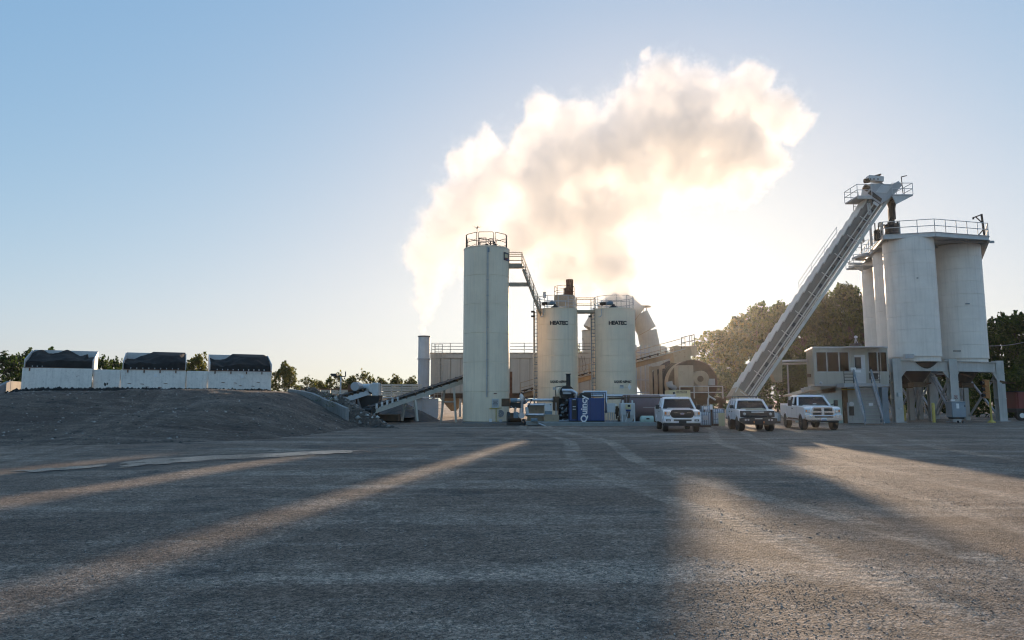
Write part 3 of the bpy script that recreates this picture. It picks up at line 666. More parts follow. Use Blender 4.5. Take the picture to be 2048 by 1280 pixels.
def reg(key, *a, **k):
    tm, lm, g = tree_proto(*a, **k); PROT[key] = (a[1], a[2], tm.mesh('trunk'), lm, g)
reg('big', 11, 22, 15, 10500, .38); reg('bigb', 12, 22, 14, 10500, .38, dens=1.2); reg('bigc', 13, 21, 16, 10000, .4, low=.18)
reg('open', 14, 20, 14, 7500, .36, low=.15); reg('airy', 15, 12, 11, 5600, .30, low=.3, gold=True); reg('round', 16, 11, 11, 5200, .3, low=.1); reg('low', 17, 6, 8, 3800, .24, low=.02); reg('thin', 18, 12, 9, 2400, .27, low=.25, gold=True)
GW = 'trees beyond the plant'
for a in [
  ('open',1436,132,655,'golden backlit tree at the open end of the wood, next to the dryer drum',125,True,.3),
  ('bigc',1478,140,628,'sun hazed tree second from the open end of the wood',130,True,1.1),
  ('big',1512,138,604,'tall backlit tree with a ragged top before the slanting conveyor',120,None,2.2),
  ('bigb',1556,142,602,'bushy tree whose top stands just before the slanting conveyor',115,None,.7),
  ('bigc',1600,136,603,'green tree crossed by the middle of the slanting conveyor',120,None,3.6),
  ('bigb',1648,138,592,'green tree just behind the upper half of the slanting conveyor',120,None,4.4),
  ('big',1692,134,560,'tallest tree, its crown rising beside the narrow rear silo',150,None,5.1),
  ('bigb',1730,128,573,'tree partly hidden behind the narrow rear silos',120,None,1.9),
  ('bigc',1765,130,600,'tree seen between the legs of the silo frame',140,None,2.9),
  ('big',1850,120,640,'tree standing behind the silo frame, seen between its columns',150,None,2.9),
  ('bigb',1925,112,650,'tree filling the gap between the silo frame columns',150,None,.9),
  ('bigc',1992,84,627,'dark green tree close beside the outer silo column',110,None,.2),
  ('bigb',2030,80,622,'dark green tree behind the red trailer',120,None,1.6),
  ('big',2075,78,628,'dark green tree at the very edge of the yard beyond the red trailer',130,None,3.3)]:
    plant(a[0], a[1], a[2], a[3], a[4], GW, a[5], a[6], rot=a[7])
for i, (px, Y, py, w, k, lab) in enumerate([
  (1440,118,742,90,'low','low bush under the golden end of the wood'), (1500,116,738,90,'low','bush under the trees behind the foot of the slanting conveyor'), (1552,112,733,95,'round','leafy bush behind the grey pole'),
  (1600,112,728,95,'round','leafy bush beside the control house under the pipes'), (1650,115,722,100,'round','leafy bush behind the control house'), (1700,118,720,100,'round','leafy bush behind the control house roof'),
  (1850,100,760,120,'low','bush growing behind the silo columns'), (1920,98,755,120,'low','bush behind the grey cabinet and silo columns'), (1990,74,735,110,'low','dark bush behind the traffic signal'), (2045,72,740,110,'low','dark bush behind the red trailer'), (1780,104,750,110,'low','bush seen under the near silo')]):
    plant(k, px, Y, py, lab, 'bushes along the wood edge', w, None, 'shrub', i*1.3)
for a in [
  ('round',12,95,706,'green tree beyond the low concrete wall beside the feed bins',95,False,.4,2), ('round',58,100,700,'tree behind the feed bin with pale bars',80,False,2.2,2), ('airy',108,104,699,'tree top showing over the clumped feed bin',70,False,1,2),
  ('round',205,100,713,'tree showing above the tyre marked panel',60,False,3,2), ('round',232,104,716,'smaller tree beside the middle feed bin',50,False,4,2), ('airy',395,98,709,'tree with sunlit edges between the last two feed bins',62,True,5,2),
  ('airy',572,112,726,'bushy rounded tree just past the last feed bin',60,True,.6,1), ('thin',615,120,752,'small thin tree beyond the rubble bank',50,True,1.7,1), ('airy',640,126,762,'low tree over the long white wall',50,True,2.7,1),
  ('thin',672,118,742,'nearly bare tree behind the lamp pole',55,True,3.7,0), ('airy',703,122,752,'golden tree behind the short conveyor head',55,True,4.7,0), ('thin',733,124,739,'tall thin tree between lamp pole and ribbed fence',48,True,.2,0),
  ('airy',765,128,757,'tree over the near end of the ribbed fence',50,True,1.2,0), ('airy',793,130,752,'tree in the middle over the ribbed fence',45,True,2.9,0), ('airy',822,128,755,'tree over the ribbed fence beside the exhaust stack',45,True,5.9,0),
  ('thin',1158,150,694,'sunlit tree glimpsed between the two lettered tanks',45,True,.9,0)]:
    plant(a[0], a[1], a[2], a[3], a[4], 'trees behind the yard', a[5], a[6], rot=a[7], base=a[8])
# weeds on the slabs
def weed(p, h, n, seed, label):
    r = random.Random(seed); mb = MB()
    for i in range(n):
        a = r.uniform(0,6.28); l = h*r.uniform(.5,1); d = V((math.cos(a)*.5, math.sin(a)*.5, 1)).normalized(); q = V(p)+V((r.uniform(-.3,.3),r.uniform(-.2,.2),0))
        for k in range(5):
            c = q + d*l*(k+1)/5; s = r.uniform(.05,.11); u = V((math.cos(a+k*2.4),math.sin(a+k*2.4),.3)); w = V((-u.y,u.x,.2))
            mb.add([c, c+u*s+w*s*.5, c+u*s*2, c+u*s-w*s*.5], [(0,1,2,3)])
    tag(mb.build('weed', M['leafgold'], smooth=False), label, 'plant', 'weeds on the ramp edge')
weed(at(637,806,49.6), .9, 12, 1, 'green weed growing on the middle concrete slab'); weed(at(667,802,48.6), .9, 14, 2, 'green weed behind the top of the lowest slab')
weed(at(660,816,47.8), .7, 10, 3, 'yellow green weed hanging at the joint of two slabs'); weed(at(785,838,56), .5, 8, 4, 'small weed at the foot of the brown gravel heap')
# ------------------------------------------------------------------ upright tanks
def upright_tank(t, cx, cyy, rad, ztop, courses, mat, rim=True, z0=.12):
    n = 48
    MB().lathe([(rad+.10,0),(rad+.10,z0-.003)], (cx,cyy,-.02), n).build('base_ring', M['concrete'], t)
    h = (ztop-z0)/courses
    for k in range(courses):
        a, b = z0+k*h, z0+(k+1)*h
        MB().lathe([(rad-.03,a+.0),(rad,a+.016),(rad,b-.016),(rad-.03,b)], (cx,cyy,0), n, caps=False).build('shell_course', mat, t)
        ang = (k*1.7)%1.2-.6                                   # one upright seam to each course
        MB().beam((cx+math.sin(ang)*(rad+.002), cyy-math.cos(ang)*(rad+.002), a+.02),(cx+math.sin(ang)*(rad+.002), cyy-math.cos(ang)*(rad+.002), b-.02),.03,.012).build('seam', mat, t)
    MB().lathe([(rad+.03,ztop-.04),(rad+.03,ztop+.03),(rad*.5,ztop+.10),(.05,ztop+.16)], (cx,cyy,0), n).build('roof', mat, t)
def ring_pts(cx, cyy, rad, z, n, a0=0, a1=2*math.pi):
    return [V((cx+math.sin(a0+(a1-a0)*i/n)*rad, cyy-math.cos(a0+(a1-a0)*i/n)*rad, z)) for i in range(n+1)]
# --- the tall tank
TY = 56.0; TX = ax(972.5,TY,680); TR = ml(46.2,TY); TZ = az(501,TY)
def tall_tank():
    t = thing('storage_tank', 'tallest cream tank with a railed top and a thin pipe running down its face', 'tank', (TX,TY,0))
    upright_tank(t, TX, TY, TR, TZ, 6, M['cream'])
    # crown rail: panels of dark pipe
    for i in range(8):
        a0, a1 = (i-.5)*math.pi/4+.04, (i+.5)*math.pi/4-.04; z = TZ
        A, B = (V((TX+math.sin(a)*(TR-.1), TY-math.cos(a)*(TR-.1), z)) for a in (a0,a1)); up = V((0,0,1))
        mb = MB(); c = .1
        mb.pipe([A, A+up*(1.15-c), A.lerp(B,.06)+up*1.15, A.lerp(B,.94)+up*1.15, B+up*(1.15-c), B], .028, 6)
        mb.pipe([A+up*.62, A.lerp(B,.5)+up*.52, B+up*.62], .02, 5); mb.pipe([A+up*.46, A.lerp(B,.5)+up*.55, B+up*.46], .02, 5); mb.pipe([A+up*.2, A.lerp(B,.5)+up*.12, B+up*.2], .018, 5)
        mb.build('rail_panel', M['dark'], t)
    mb = MB(); a = R(3.5); p = V((TX+math.sin(a)*(TR+.05), TY-math.cos(a)*(TR+.05), 0)); mb.tube(p+V((0,0,2.0)), p+V((0,0,TZ-.1)), .035, 8); mb.tube(p+V((.09,.0,2.0)), p+V((.09,0,TZ-.1)), .018, 6)
    mb.build('conduit', M['steel'], t)
    s = MB()
    for k in range(9): s.box(p+V((.04,.02,2.4+k*1.25)), (.2,.05,.04))
    s.build('pipe_clamp', M['steel'], t, kind='stuff')
    MB().box(p+V((.12,-.01,TZ-.35)), (.12,.05,.35)).build('junction_box', M['bluegrey'], t)
    # valve wheel, vent drums and gauge frame on top
    w = MB(); c = V((TX+.35,TY-1.0,TZ+.55)); w.pipe([c+V((math.sin(k*.5236)*.22,0,math.cos(k*.5236)*.22)) for k in range(12)], .025, 5, True)
    for k in range(4): w.tube(c, c+V((math.sin(k*1.57+.4)*.22,0,math.cos(k*1.57+.4)*.22)), .014, 4)
    w.build('valve_wheel', M['dark'], t)
    b = MB(); b.tube(c+V((0,.02,-.05)), c+V((0,.02,-.5)), .05, 8); b.tube(c+V((-.42,0,-.35)), c+V((-.2,0,-.35)), .13, 10); b.tube(c+V((.15,0,-.42)), c+V((.45,.1,-.3)), .12, 10); b.tube(c+V((.2,.05,-.2)), c+V((.36,.05,-.05)), .05, 8)
    b.build('valve_body', M['dark'], t)
    b = MB(); q = V((TX-.55,TY-1.2,TZ)); b.pipe([q, q+V((0,0,.75)), q+V((.55,0,.75)), q+V((.55,0,0))], .035, 6); b.tube(q+V((0,0,.4)), q+V((.55,0,.4)), .025, 5); b.build('gauge_frame', M['dark'], t)
    b = MB(); q = V((TX-.72,TY-1.35,TZ+1.12)); b.tube(q, q+V((0,0,.55)), .02, 5); r = random.Random(2)
    for k in range(9): a = k*.7; b.tube(q+V((0,0,.42)), q+V((math.cos(a)*.42, math.sin(a)*.3, .42+.14*math.sin(k*2.1)+.1)), .006, 3)
    b.tube(q+V((-.03,0,.36)), q+V((.1,0,.56)), .05, 5, .02); b.build('antenna', M['black'], t)
    # painted panel near the rim
    a = R(60); rr = TR+.02; z = az(518,TY); mb = MB(); k = .30
    def cp(da, dz, o=0): return V((TX+math.sin(a+da)*(rr+o), TY-math.cos(a+da)*(rr+o), z+dz))
    def patch(a0,a1,z0,z1,o,mat,name,par):
        m_ = MB(); n = 6; vs = []
        for i in range(n+1): vs += [cp(a0+(a1-a0)*i/n, z0, o), cp(a0+(a1-a0)*i/n, z1, o), cp(a0+(a1-a0)*i/n, z0, o+.01), cp(a0+(a1-a0)*i/n, z1, o+.01)]
        fs = []
        for i in range(n):
            j = i*4; fs += [(j+2,j+6,j+7,j+3),(j,j+1,j+5,j+4),(j+1,j+3,j+7,j+5),(j,j+4,j+6,j+2)]
        fs += [(0,2,3,1),(n*4,n*4+1,n*4+3,n*4+2)]
        m_.add(vs, fs); return m_.build(name, mat, par)
    sg = patch(-.20,.22,-.33,.33,0,pmat('dark_sign', (.03,.03,.06), .5),'picture_sign',t)
    patch(-.13,.10,-.16,.20,.012,M['paleyellow'],'sign_patch',sg); patch(-.10,.12,-.26,-.10,.024,M['red'],'sign_patch',sg); patch(.0,.19,-.31,-.18,.036,M['blue'],'sign_patch',sg)
    # placards and a fan at working height
    yb = TY-TR
    def on(px, py, off=.0):
        x = ax(px,yb,py)-TX; x = max(-TR*.99, min(TR*.99, x)); return V((TX+x, TY-math.sqrt(TR*TR-x*x)-off, az(py,yb)))
    for px,py,w,h,nm,mt in ((990.5,807,.55,.72,'placard',M['lgrey']),(990.5,787,.24,.06,'name_plate',M['red']),(1001,842,.3,.22,'notice',M['lgrey']),(981,841,.22,.26,'notice',M['white'])):
        p = on(px,py,.03); o = MB().box(p,(w,.02,h),math.atan2((p.x-TX),(TY-p.y))).build(nm, mt, t)
        if nm == 'placard':
            l = MB()
            for k in range(6): l.box(p+V((.0,-.016,.26-.09*k)),(.42-.1*(k%3==2),.006,.035),math.atan2((p.x-TX),(TY-p.y)))
            l.build('print_line', M['ink'], o)
    p = on(1001,827,.10); f = MB(); f.tube(p+V((0,.08,0)), p, .27, 20); f.build('fan_housing', M['grey'], t)
    g = MB()
    for k in range(3): g.pipe([p+V((math.sin(i*.4488)*(.08+.075*k),-.02,math.cos(i*.4488)*(.08+.075*k))) for i in range(14)], .01, 4, True)
    g.build('fan_grille', M['dark'], t)
    b = MB(); p1, p2 = on(979,817,.06), on(1003,816,.2); b.tube(p1, p2, .03, 6); b.tube(p1.lerp(p2,.55), V((p1.lerp(p2,.55).x,p2.y-.1,.1)), .03, 6); b.build('valve_pipe', M['yellow'], t)
    return t
tall_tank()
# --- two lettered tanks
HY = 60.0; HR = ml(41.3,HY); HZ = az(621,HY)
HX = [ax(1114.5,HY,720), ax(1229.5,HY,720)]
def lettered_tank(k, label):
    cx = HX[k]; t = thing('storage_tank', label, 'tank', (cx,HY,0))
    upright_tank(t, cx, HY, HR, HZ, 7, M['cream'])
    guardrail(t, ring_pts(cx,HY,HR-.05,HZ+.02,12)[:-1], 1.08, M['steel'], .025, closed=True, step=2)
    ladder(t, (cx-HR-.07,HY-.32,.3), (cx-HR-.07,HY-.32,HZ+1.0), .42, M['bluegrey'], side=(.75,-.66,0), step=.3, r=.035)
    st = MB()
    for i in range(7): z = 1.2+i*1.25; st.beam((cx-HR+.12,HY-.3,z),(cx-HR-.12,HY-.36,z),.05)
    st.build('ladder_bracket', M['bluegrey'], t, kind='stuff')
    MB().tube((cx-HR-.2,HY-.1,.2),(cx-HR-.2,HY-.1,HZ-.1),.09,8).build('insulated_riser', M['cream'], t)
    p = MB(); q = V((cx-HR*.72, HY-HR*.8, HZ-.45)); p.pipe([q+V((0,.15,.42)), q+V((0,-.05,.3)), q+V((.02,-.1,-.1)), q+V((-.1,-.08,-.28)), q+V((-.25,0,-.28))], .035, 6); p.build('vent_hook', M['steel'], t)
    for i, z in enumerate((HZ-.55, HZ-.15)): MB().box((cx-HR-.32,HY-.35,z),(.3,.16,.14)).build('bracket_lamp', M['dark'], t)
    zz = az(646,HY-HR)
    curved_text('HEATEC', .44, (cx,HY), HR, R(2), zz, M['ink'], t, spacing=.86, bold=.022, sx=1.06)
    zz = az(763.5,HY-HR); curved_text('LIQUID ASPHALT', .26, (cx,HY), HR, R(3 if k == 0 else 15), zz, M['ink'], t, spacing=1.0, bold=.012, sx=.80)
    # stirrer drive on the roof
    d = MB(); c = V((cx-.55,HY-1.15,HZ+.36)); d.tube(c+V((-.55,0,.08)), c+V((-.22,0,.08)), .13, 10); d.lathe([(.05,-.14),(.2,-.06),(.2,.08),(.08,.16)], c+V((-.62,0,.05)), 10); d.build('stirrer_gearbox', M['brown'], t)
    d = MB(); d.tube(c+V((-.2,0,.1)), c+V((.3,0,.1)), .15, 12); d.box(c+V((.05,0,.28)),(.24,.2,.12)); d.build('stirrer_motor', M['bluegrey'], t)
    d = MB(); d.lathe([(.38,-.34),(.36,-.2),(.14,-.08),(.1,.02)], c+V((.35,0,0)), 12); d.build('manway', M['dark'], t)
    if k == 1:
        a = R(33); n = V((math.sin(a),-math.cos(a),0)); u = V((math.cos(a),math.sin(a),0)); c = V((cx,HY,az(774,HY-HR)))+n*(HR+.012)
        MB().extr([(0,-.27),(.2,0),(0,.27),(-.2,0)], c, u, (0,0,1), n*.01).build('hazard_diamond', M['white'], t)
        a = R(9); n = V((math.sin(a),-math.cos(a),0)); u = V((math.cos(a),math.sin(a),0)); c = V((cx,HY,az(773.5,HY-HR)))+n*(HR+.012)
        o = MB().extr([(-.17,-.13),(.17,-.13),(.17,.13),(-.17,.13)], c, u, (0,0,1), n*.01).build('notice', M['lgrey'], t)
        MB().extr([(-.14,.04),(.14,.04),(.14,.1),(-.14,.1)], c+n*.012, u, (0,0,1), n*.004).build('print_line', M['ink'], o)
    return t
lettered_tank(0, 'lettered cream tank nearer the tall tank, with stairs landing on its roof'); lettered_tank(1, 'lettered cream tank beside the sun, with a white hazard diamond low on it')
# --- walkways
def stairs_between():
    a = at(1018,529,55.6); b = at(1044,529,55.8); c = at(1082,628,58.7); w = V((0,.75,0))
    t = thing('access_stairs', 'steep tan stair flight from the tall tank down to the lettered tank', 'stairs', (b.x,b.y,b.z))
    MB().hexa([a-V((0,0,.2)), b-V((0,0,.2)), b+w-V((0,0,.2)), a+w-V((0,0,.2))], [a, b, b+w, a+w]).build('landing', M['tan'], t)
    mb = MB(); mb.beam(a-V((0,0,.08)), b-V((0,0,.08)), .06, .34); mb.build('landing_beam', M['tan'], t)
    for o in (V((0,0,0)), w):
        MB().extr([(0,-.28),(.12,.14),(1,.14),(1,-.28)], b+o, c-b, (0,0,1), V((0,.06,0))).build('stringer', M['tan'], t)
    n = 15; src = None; inv = WM[t.name].inverted()
    for i in range(n):
        p = b.lerp(c,(i+.5)/n)+w/2
        if src is None: src = MB().box((0,0,0),(.24,.7,.03)).build('tread', M['tan'], t, local=True); src.matrix_basis = inv @ Matrix.Translation(p)
        else: share('tread', src, t, inv @ Matrix.Translation(p))
    guardrail(t, [a, b], 1.0, M['tan'], .03, step=.9, mids=2); guardrail(t, [a+w, b+w], 1.0, M['tan'], .03, step=.9, mids=1)
    for o in (V((0,0,0)), w): guardrail(t, [b+o, c+o], .95, M['tan'], .022, step=1.1, mids=1)
    e, f = at(1018,569,55.9), at(1058,569,57); MB().beam(e, f, .18, .32).build('strut', M['tan'], t)
    return t
stairs_between()
def catwalk():
    a, b = V((HX[0]+HR-.1,HY-.5,HZ-.02)), V((HX[1]-HR+.1,HY-.5,HZ-.02)); w = V((0,.9,0))
    t = thing('catwalk', 'short railed catwalk joining the roofs of the two lettered tanks', 'walkway', (a.x,a.y,a.z))
    MB().hexa([a-V((0,0,.22)), b-V((0,0,.22)), b+w-V((0,0,.22)), a+w-V((0,0,.22))], [a,b,b+w,a+w]).build('deck', M['tan'], t)
    for o in (V((0,0,0)), w): guardrail(t, [a+o,b+o], 1.05, M['tan'], .03, step=2, mids=1)
catwalk()
# --- rusty flue on its vessel behind the tanks
def flue_vessel():
    Y = 74; cx = ax(1129,Y,620); r = ml(21,Y); zt = az(592,Y); t = thing('flue_vessel', 'round vessel with a rusty flue rising behind the lettered tank by the stairs', 'chimney', (cx,Y,0))
    MB().lathe([(r,.0),(r,zt)], (cx,Y,0), 28).build('vessel', M['tan'], t)
    fx = ax(1139,Y,580); MB().lathe([(ml(7.4,Y),zt-.1),(ml(7.4,Y),az(560,Y)),(ml(6.6,Y),az(560,Y)),(ml(6.6,Y),az(563,Y))], (fx,Y-.2,0), 18).build('flue', M['rust'], t)
    MB().box((ax(1134,Y),Y-.6,zt+.35),(.5,.5,.8)).build('flue_base', M['rust'], t)
    guardrail(t, ring_pts(cx,Y,r-.05,zt,8)[:-1], 1.0, M['dark'], .025, closed=True, step=2)
    p = MB(); x = ax(1089,Y-10,600); z0, z1 = az(625,64), az(588,64); p.tube((x,64,z0),(x,64,z1),.02,5); p.build('lamp_post', M['dark'], t)
    MB().lathe([(.16,0),(.14,.5),(.18,.55)], (x,64,az(596,64)), 10).build('beacon', M['lgrey'], t)
flue_vessel()
# --- bag house
def bag_house():
    Y = 77.0; x0, x1 = ax(861,Y,750), ax(1199,Y,750); zt, zb, zl = az(707,Y), az(787,Y), az(716,Y)
    t = thing('bag_house', 'long tan filter house with panelled wall behind the tanks', 'filter house', (x0,Y,0))
    MB().bb(x0+.05,x1-.05,Y+.1,Y+4.5,zb,zt-.06).build('casing', M['tan'], t)
    n = 17; w = (x1-x0)/n; src = None; inv = WM[t.name].inverted()
    for i in range(n):
        T = inv @ Matrix.Translation(V((x0+w*(i+.5), Y+.05, (zb+zl)/2)))
        if src is None: src = MB().box((0,0,0),(w-.05,.07,zl-zb-.06)).build('wall_panel', M['offwhite'], t, local=True, bev=.01); src.matrix_basis = T
        else: share('wall_panel', src, t, T)
    MB().bb(x0-.05,x1+.05,Y-.08,Y+.1,zl-.02,zt).build('eaves_beam', M['offwhite'], t)
    MB().bb(x0-.1,x1+.1,Y-.12,Y+4.6,zt+.003,zt+.09).build('roof_plate', M['tan'], t)
    MB().bb(x0,x1,Y-.1,Y+.1,zb-.5,zb-.003).build('base_beam', M['brown'], t)
    guardrail(t, [(x0+.1,Y,zt+.09),(x1-.1,Y,zt+.09)], 1.05, M['dark'], .03, step=2.1, mids=2)
    lx = ax(877,Y-.5,740); ladder(t, (lx,Y-.45,.5), (lx,Y-.45,az(690,Y)), ml(14,Y), M['offwhite'], step=.38, r=.03, cage=(0,-.55,0))
    c = MB()
    for i in range(7):
        xx = x0+.3+(x1-x0-.6)*i/6; c.beam((xx,Y+.15,-.1),(xx,Y+.15,zb-.5),.28,.28)
    c.build('support_leg', M['offwhite'], t, kind='stuff')
    MB().bb(ax(938,Y+1.5),ax(1014,Y+1.5),Y+1,Y+4,zt+.095,az(650,Y+1.5)).build('sun_blocker', M['offwhite'], t, bev=.03)  # unseen box added behind the tall tank to block sun over the roof
    for px in (905,1010,1120):
        hx = ax(px,Y,800); s = ml(26,Y); MB().hexa([(hx-.3,Y+1.6,.6),(hx+.3,Y+1.6,.6),(hx+.3,Y+2.2,.6),(hx-.3,Y+2.2,.6)], [(hx-s,Y+.3,zb-.5),(hx+s,Y+.3,zb-.5),(hx+s,Y+4.2,zb-.5),(hx-s,Y+4.2,zb-.5)]).build('hopper', M['tan'], t)
    MB().box((ax(1022,Y-3),Y-3,az(768,Y-3)),(.28,.3,2.6)).build('rusty_post', M['rust'], t)
    cb = MB(); cb.pipe([at(1163,712,Y-.3),at(1166,728,Y-.4),at(1164,738,Y-.3),at(1170,748,Y-.5)],.02,4); cb.pipe([at(1168,712,Y-.3),at(1172,735,Y-.4),at(1169,744,Y-.3)],.02,4); cb.build('loose_cable', M['black'], t)
bag_house()
def exhaust_stack():
    Y = 74.0; cx = ax(847.5,Y,740); r = ml(11.6,Y); t = thing('exhaust_stack', 'pale round exhaust stack at the end of the filter house, steam leaving its top', 'chimney', (cx,Y,0))
    zt, zf, zc, zb = az(672.5,Y), az(718,Y), az(806,Y), az(818,Y)
    MB().lathe([(r,zf+.05),(r,zt),(r-.05,zt),(r-.06,zt-.7)], (cx,Y,0), 28).build('upper_shell', M['lgrey'], t)
    MB().lathe([(r*.98,zc),(r*.98,zf-.05)], (cx,Y,0), 28).build('lower_shell', M['grey'], t)
    MB().lathe([(r+.1,zf-.05),(r+.1,zf+.05)], (cx,Y,0), 28).build('flange', M['steel'], t)
    MB().lathe([(r+.05,zt-.09),(r+.05,zt+.02),(r-.04,zt+.02)], (cx,Y,0), 28, caps=False).build('rim', M['dark'], t)
    MB().box((cx,Y,(zc)/2-.1),(r*2.3,r*2.2,zc+.15)).build('plinth', M['concrete'], t, bev=.03)
exhaust_stack()
# --- big inlet duct
def duct():
    Y = 82.0; t = thing('inlet_duct', 'large segmented duct arching behind the lettered tank next to the sun', 'duct', (ax(1240,Y,640),Y,az(600,Y)))
    pts = [(1186,742),(1186,662),(1206,628),(1243,606),(1276,630),(1294,662),(1300,694)]; r = [ml(q,Y) for q in (21,22,22,22,21,20,20)]
    w = [at(a,b,Y) for a,b in pts]
    for i in range(len(w)-1):
        a, b = w[i], w[i+1]; d = (b-a).normalized()*.03
        MB().pipe([a+d*0, b-d], [r[i], r[i+1]], 16).build('duct_segment', M['offwhite'], t)
        MB().tube(b-d*1.2, b+d*1.2, r[i+1]+.07, 16).build('duct_flange', M['tan'], t)
    p = at(1237,598,Y-1.75); MB().box(p,(.75,.1,.5)).build('access_hatch', M['dark'], t)
    h = MB(); a = at(1301,694,Y); b = at(1304,738,Y)
    h.lathe([(ml(30,Y),a.z),(ml(40,Y),b.z+.4),(ml(40,Y),b.z-1.2),(ml(14,Y),b.z-3.5)], (b.x,Y,0), 14); h.build('expansion_cone', M['offwhite'], t)
    rb = MB()
    for k in range(7):
        an = -1.2+k*.4; rb.beam((b.x+math.sin(an)*ml(27,Y)*1.02, Y-math.cos(an)*ml(27,Y)*1.02, a.z),(b.x+math.sin(an)*ml(40,Y)*1.02, Y-math.cos(an)*ml(40,Y)*1.02, b.z+.4),.06)
    rb.build('cone_rib', M['tan'], t, kind='stuff')
    c = MB(); q = at(1289,614,Y+1); c.lathe([(.85,0),(.7,.12),(.1,.22)], q, 12); c.build('rain_cap', M['tan'], t)
    c = MB(); 
    for dx in (-.15,.25): c.tube(q+V((dx,0,0)), q+V((dx,0,-5.5)), .05, 6)
    c.build('cap_post', M['tan'], t)
    ch = MB(); ch.extr([(0,0),(1.3,0),(1.3,-2.4),(.55,-2.4),(.1,-.4)], at(1166,674,Y-1.4), (1,0,0), (0,0,1), V((0,1.6,0))); ch.build('drop_chute', M['offwhite'], t)
    fr = MB()
    for px in (1272,1281,1290,1298): fr.tube(at(px,690,Y-4), V((ax(px,Y-4),Y-4,0)), .07, 6)
    for py in (705,730,760,785): fr.tube(at(1270,py,Y-4), at(1300,py,Y-4), .06, 6)
    fr.build('ladder_tower', M['steel'], t)
duct()
# --- conveyors with idlers
def conveyor(name, label, tail, head, w, mat, idlers=14, rail=None, truss=.5, legs=(), covers=False):
    tail, head = V(tail), V(head); d = (head-tail); L = d.length; d.normalize(); s = V((0,0,1)).cross(d).normalized(); u = d.cross(s)
    t = thing(name, label, 'conveyor', (tail.x,tail.y,0))
    for k in (-1,1):
        MB().beam(tail+s*k*w/2, head+s*k*w/2, .08, truss, up=u).build('side_beam', mat, t)
    MB().beam(tail-u*truss*.3, head-u*truss*.3, w-.1, .04, up=u).build('under_pan', M['dark'], t)
    b = MB(); b.beam(tail+u*(truss/2+.16), head+u*(truss/2+.16), w*.8, .03, up=u); b.build('belt', M['belt'], t)
    inv = WM[t.name].inverted(); src = None
    for i in range(idlers):
        p = tail+d*(L*(i+.5)/idlers)+u*(truss/2+.07)
        Mx = Matrix(((s.x,d.x,u.x,p.x),(s.y,d.y,u.y,p.y),(s.z,d.z,u.z,p.z),(0,0,0,1)))
        if src is None:
            m = MB(); m.tube((-w*.5,0,.05),(w*.5,0,.05),.075,8); m.bb(-w*.56,-w*.5,-.06,.06,-.1,.12); m.bb(w*.5,w*.56,-.06,.06,-.1,.12); src = m.build('idler', M['brown'], t, local=True); src.matrix_basis = inv @ Mx
        else: share('idler', src, t, inv @ Mx)
    for p, r in ((tail,.22),(head,.3)): MB().tube(p-s*w*.55+u*truss*.2, p+s*w*.55+u*truss*.2, r, 14).build('pulley', M['dark'], t)
    if rail:
        for k in rail:
            a, b2 = tail+s*k*(w/2+.35)+u*truss*.3, head+s*k*(w/2+.35)+u*truss*.3; guardrail(t, [a,b2], 1.0, mat, .035, step=2.2, mids=1)
            MB().beam(a-s*k*.1, b2-s*k*.1, .5, .05, up=u).build('walkway', M['steel'], t)
    for f, zb in legs:
        p = tail+d*L*f
        for k in (-1,1):
            MB().beam(p+s*k*w*.55-u*truss*.5, V((p.x+s.x*k*w*.9, p.y+s.y*k*w*.9, zb)), .16, .16).build('leg', mat, t)
        MB().beam(p-s*w*.72+V((0,0,-(p.z-zb)*.45)), p+s*w*.72+V((0,0,-(p.z-zb)*.45)), .1).build('leg_brace', mat, t)
    return t, tail, head, d, s, u
c1 = conveyor('belt_conveyor', 'long belt conveyor climbing from the rubble bank to behind the tall tank', at(738,823,50.5), at(1000,736,61.5), .95, M['offwhite'], 16, None, .34, legs=((.27,.2),(.56,.0),(.85,0)))
t, tail, head, d, s, u = c1
g = MB()
for k in range(5): p = tail+d*(.35+k*.5)-s*.52+u*.32; g.box(p,(.14,.1,.34))
g.build('skirt_bracket', M['lgrey'], t, kind='stuff')
c2 = conveyor('belt_conveyor', 'railed belt conveyor rising past the lettered tanks to the dryer drum', at(1046,790,67.5), at(1372,702,63.5), 1.0, M['tan'], 22, (-1,), .5, legs=((.3,0),(.62,0)))
t, tail, head, d, s, u = c2
MB().box(head+V((-.5,.2,-.35)),(1.5,1.6,1.5),0).build('feed_box', M['tan'], t)
MB().box(head+V((.55,-.2,.0)),(.5,1.0,.9),0).build('drive_guard', M['tan'], t)
guardrail(t, [head+V((-.6,-.9,.15)), head+V((.55,-.9,.42)), head+V((.55,.7,.42))], 1.0, M['dark'], .035, step=.9)
c3 = conveyor('collecting_conveyor', 'short white belt conveyor with a dark discharge hood above the rubble bank', at(672,803,51.5), at(737,783,53.2), 1.0, M['lgrey'], 6, None, .36)
t, tail, head, d, s, u = c3
MB().tube(head-s*.75+u*.25, head+s*.75+u*.25, .34, 16).build('head_pulley', M['lgrey'], t)
MB().hexa([head+V((-.2,-.55,-1.7)),head+V((.75,-.55,-1.7)),head+V((.75,.55,-1.7)),head+V((-.2,.55,-1.7))],[head+V((-.7,-.6,-.3)),head+V((.95,-.6,-.3)),head+V((.95,.6,-.3)),head+V((-.7,.6,-.3))]).build('discharge_hood', M['dark'], t)
MB().box(head+V((.62,-.2,.15)),(.5,.9,1.0),0).build('head_guard', M['lgrey'], t, bev=.08)
MB().box(head+V((1.0,-.3,-1.95)),(2.8,1.2,.5),0).build('receiving_hopper', M['brown'], t)
mt = MB(); q = at(716,773,52.6); mt.tube(q+V((-.15,-.4,0)), q+V((-.05,.5,0)), .33, 16); mt.build('drive_motor', M['grey'], t)
MB().box(at(704,777,52.8),(.5,.5,.6)).build('motor_bracket', M['rust'], t)
g = MB()
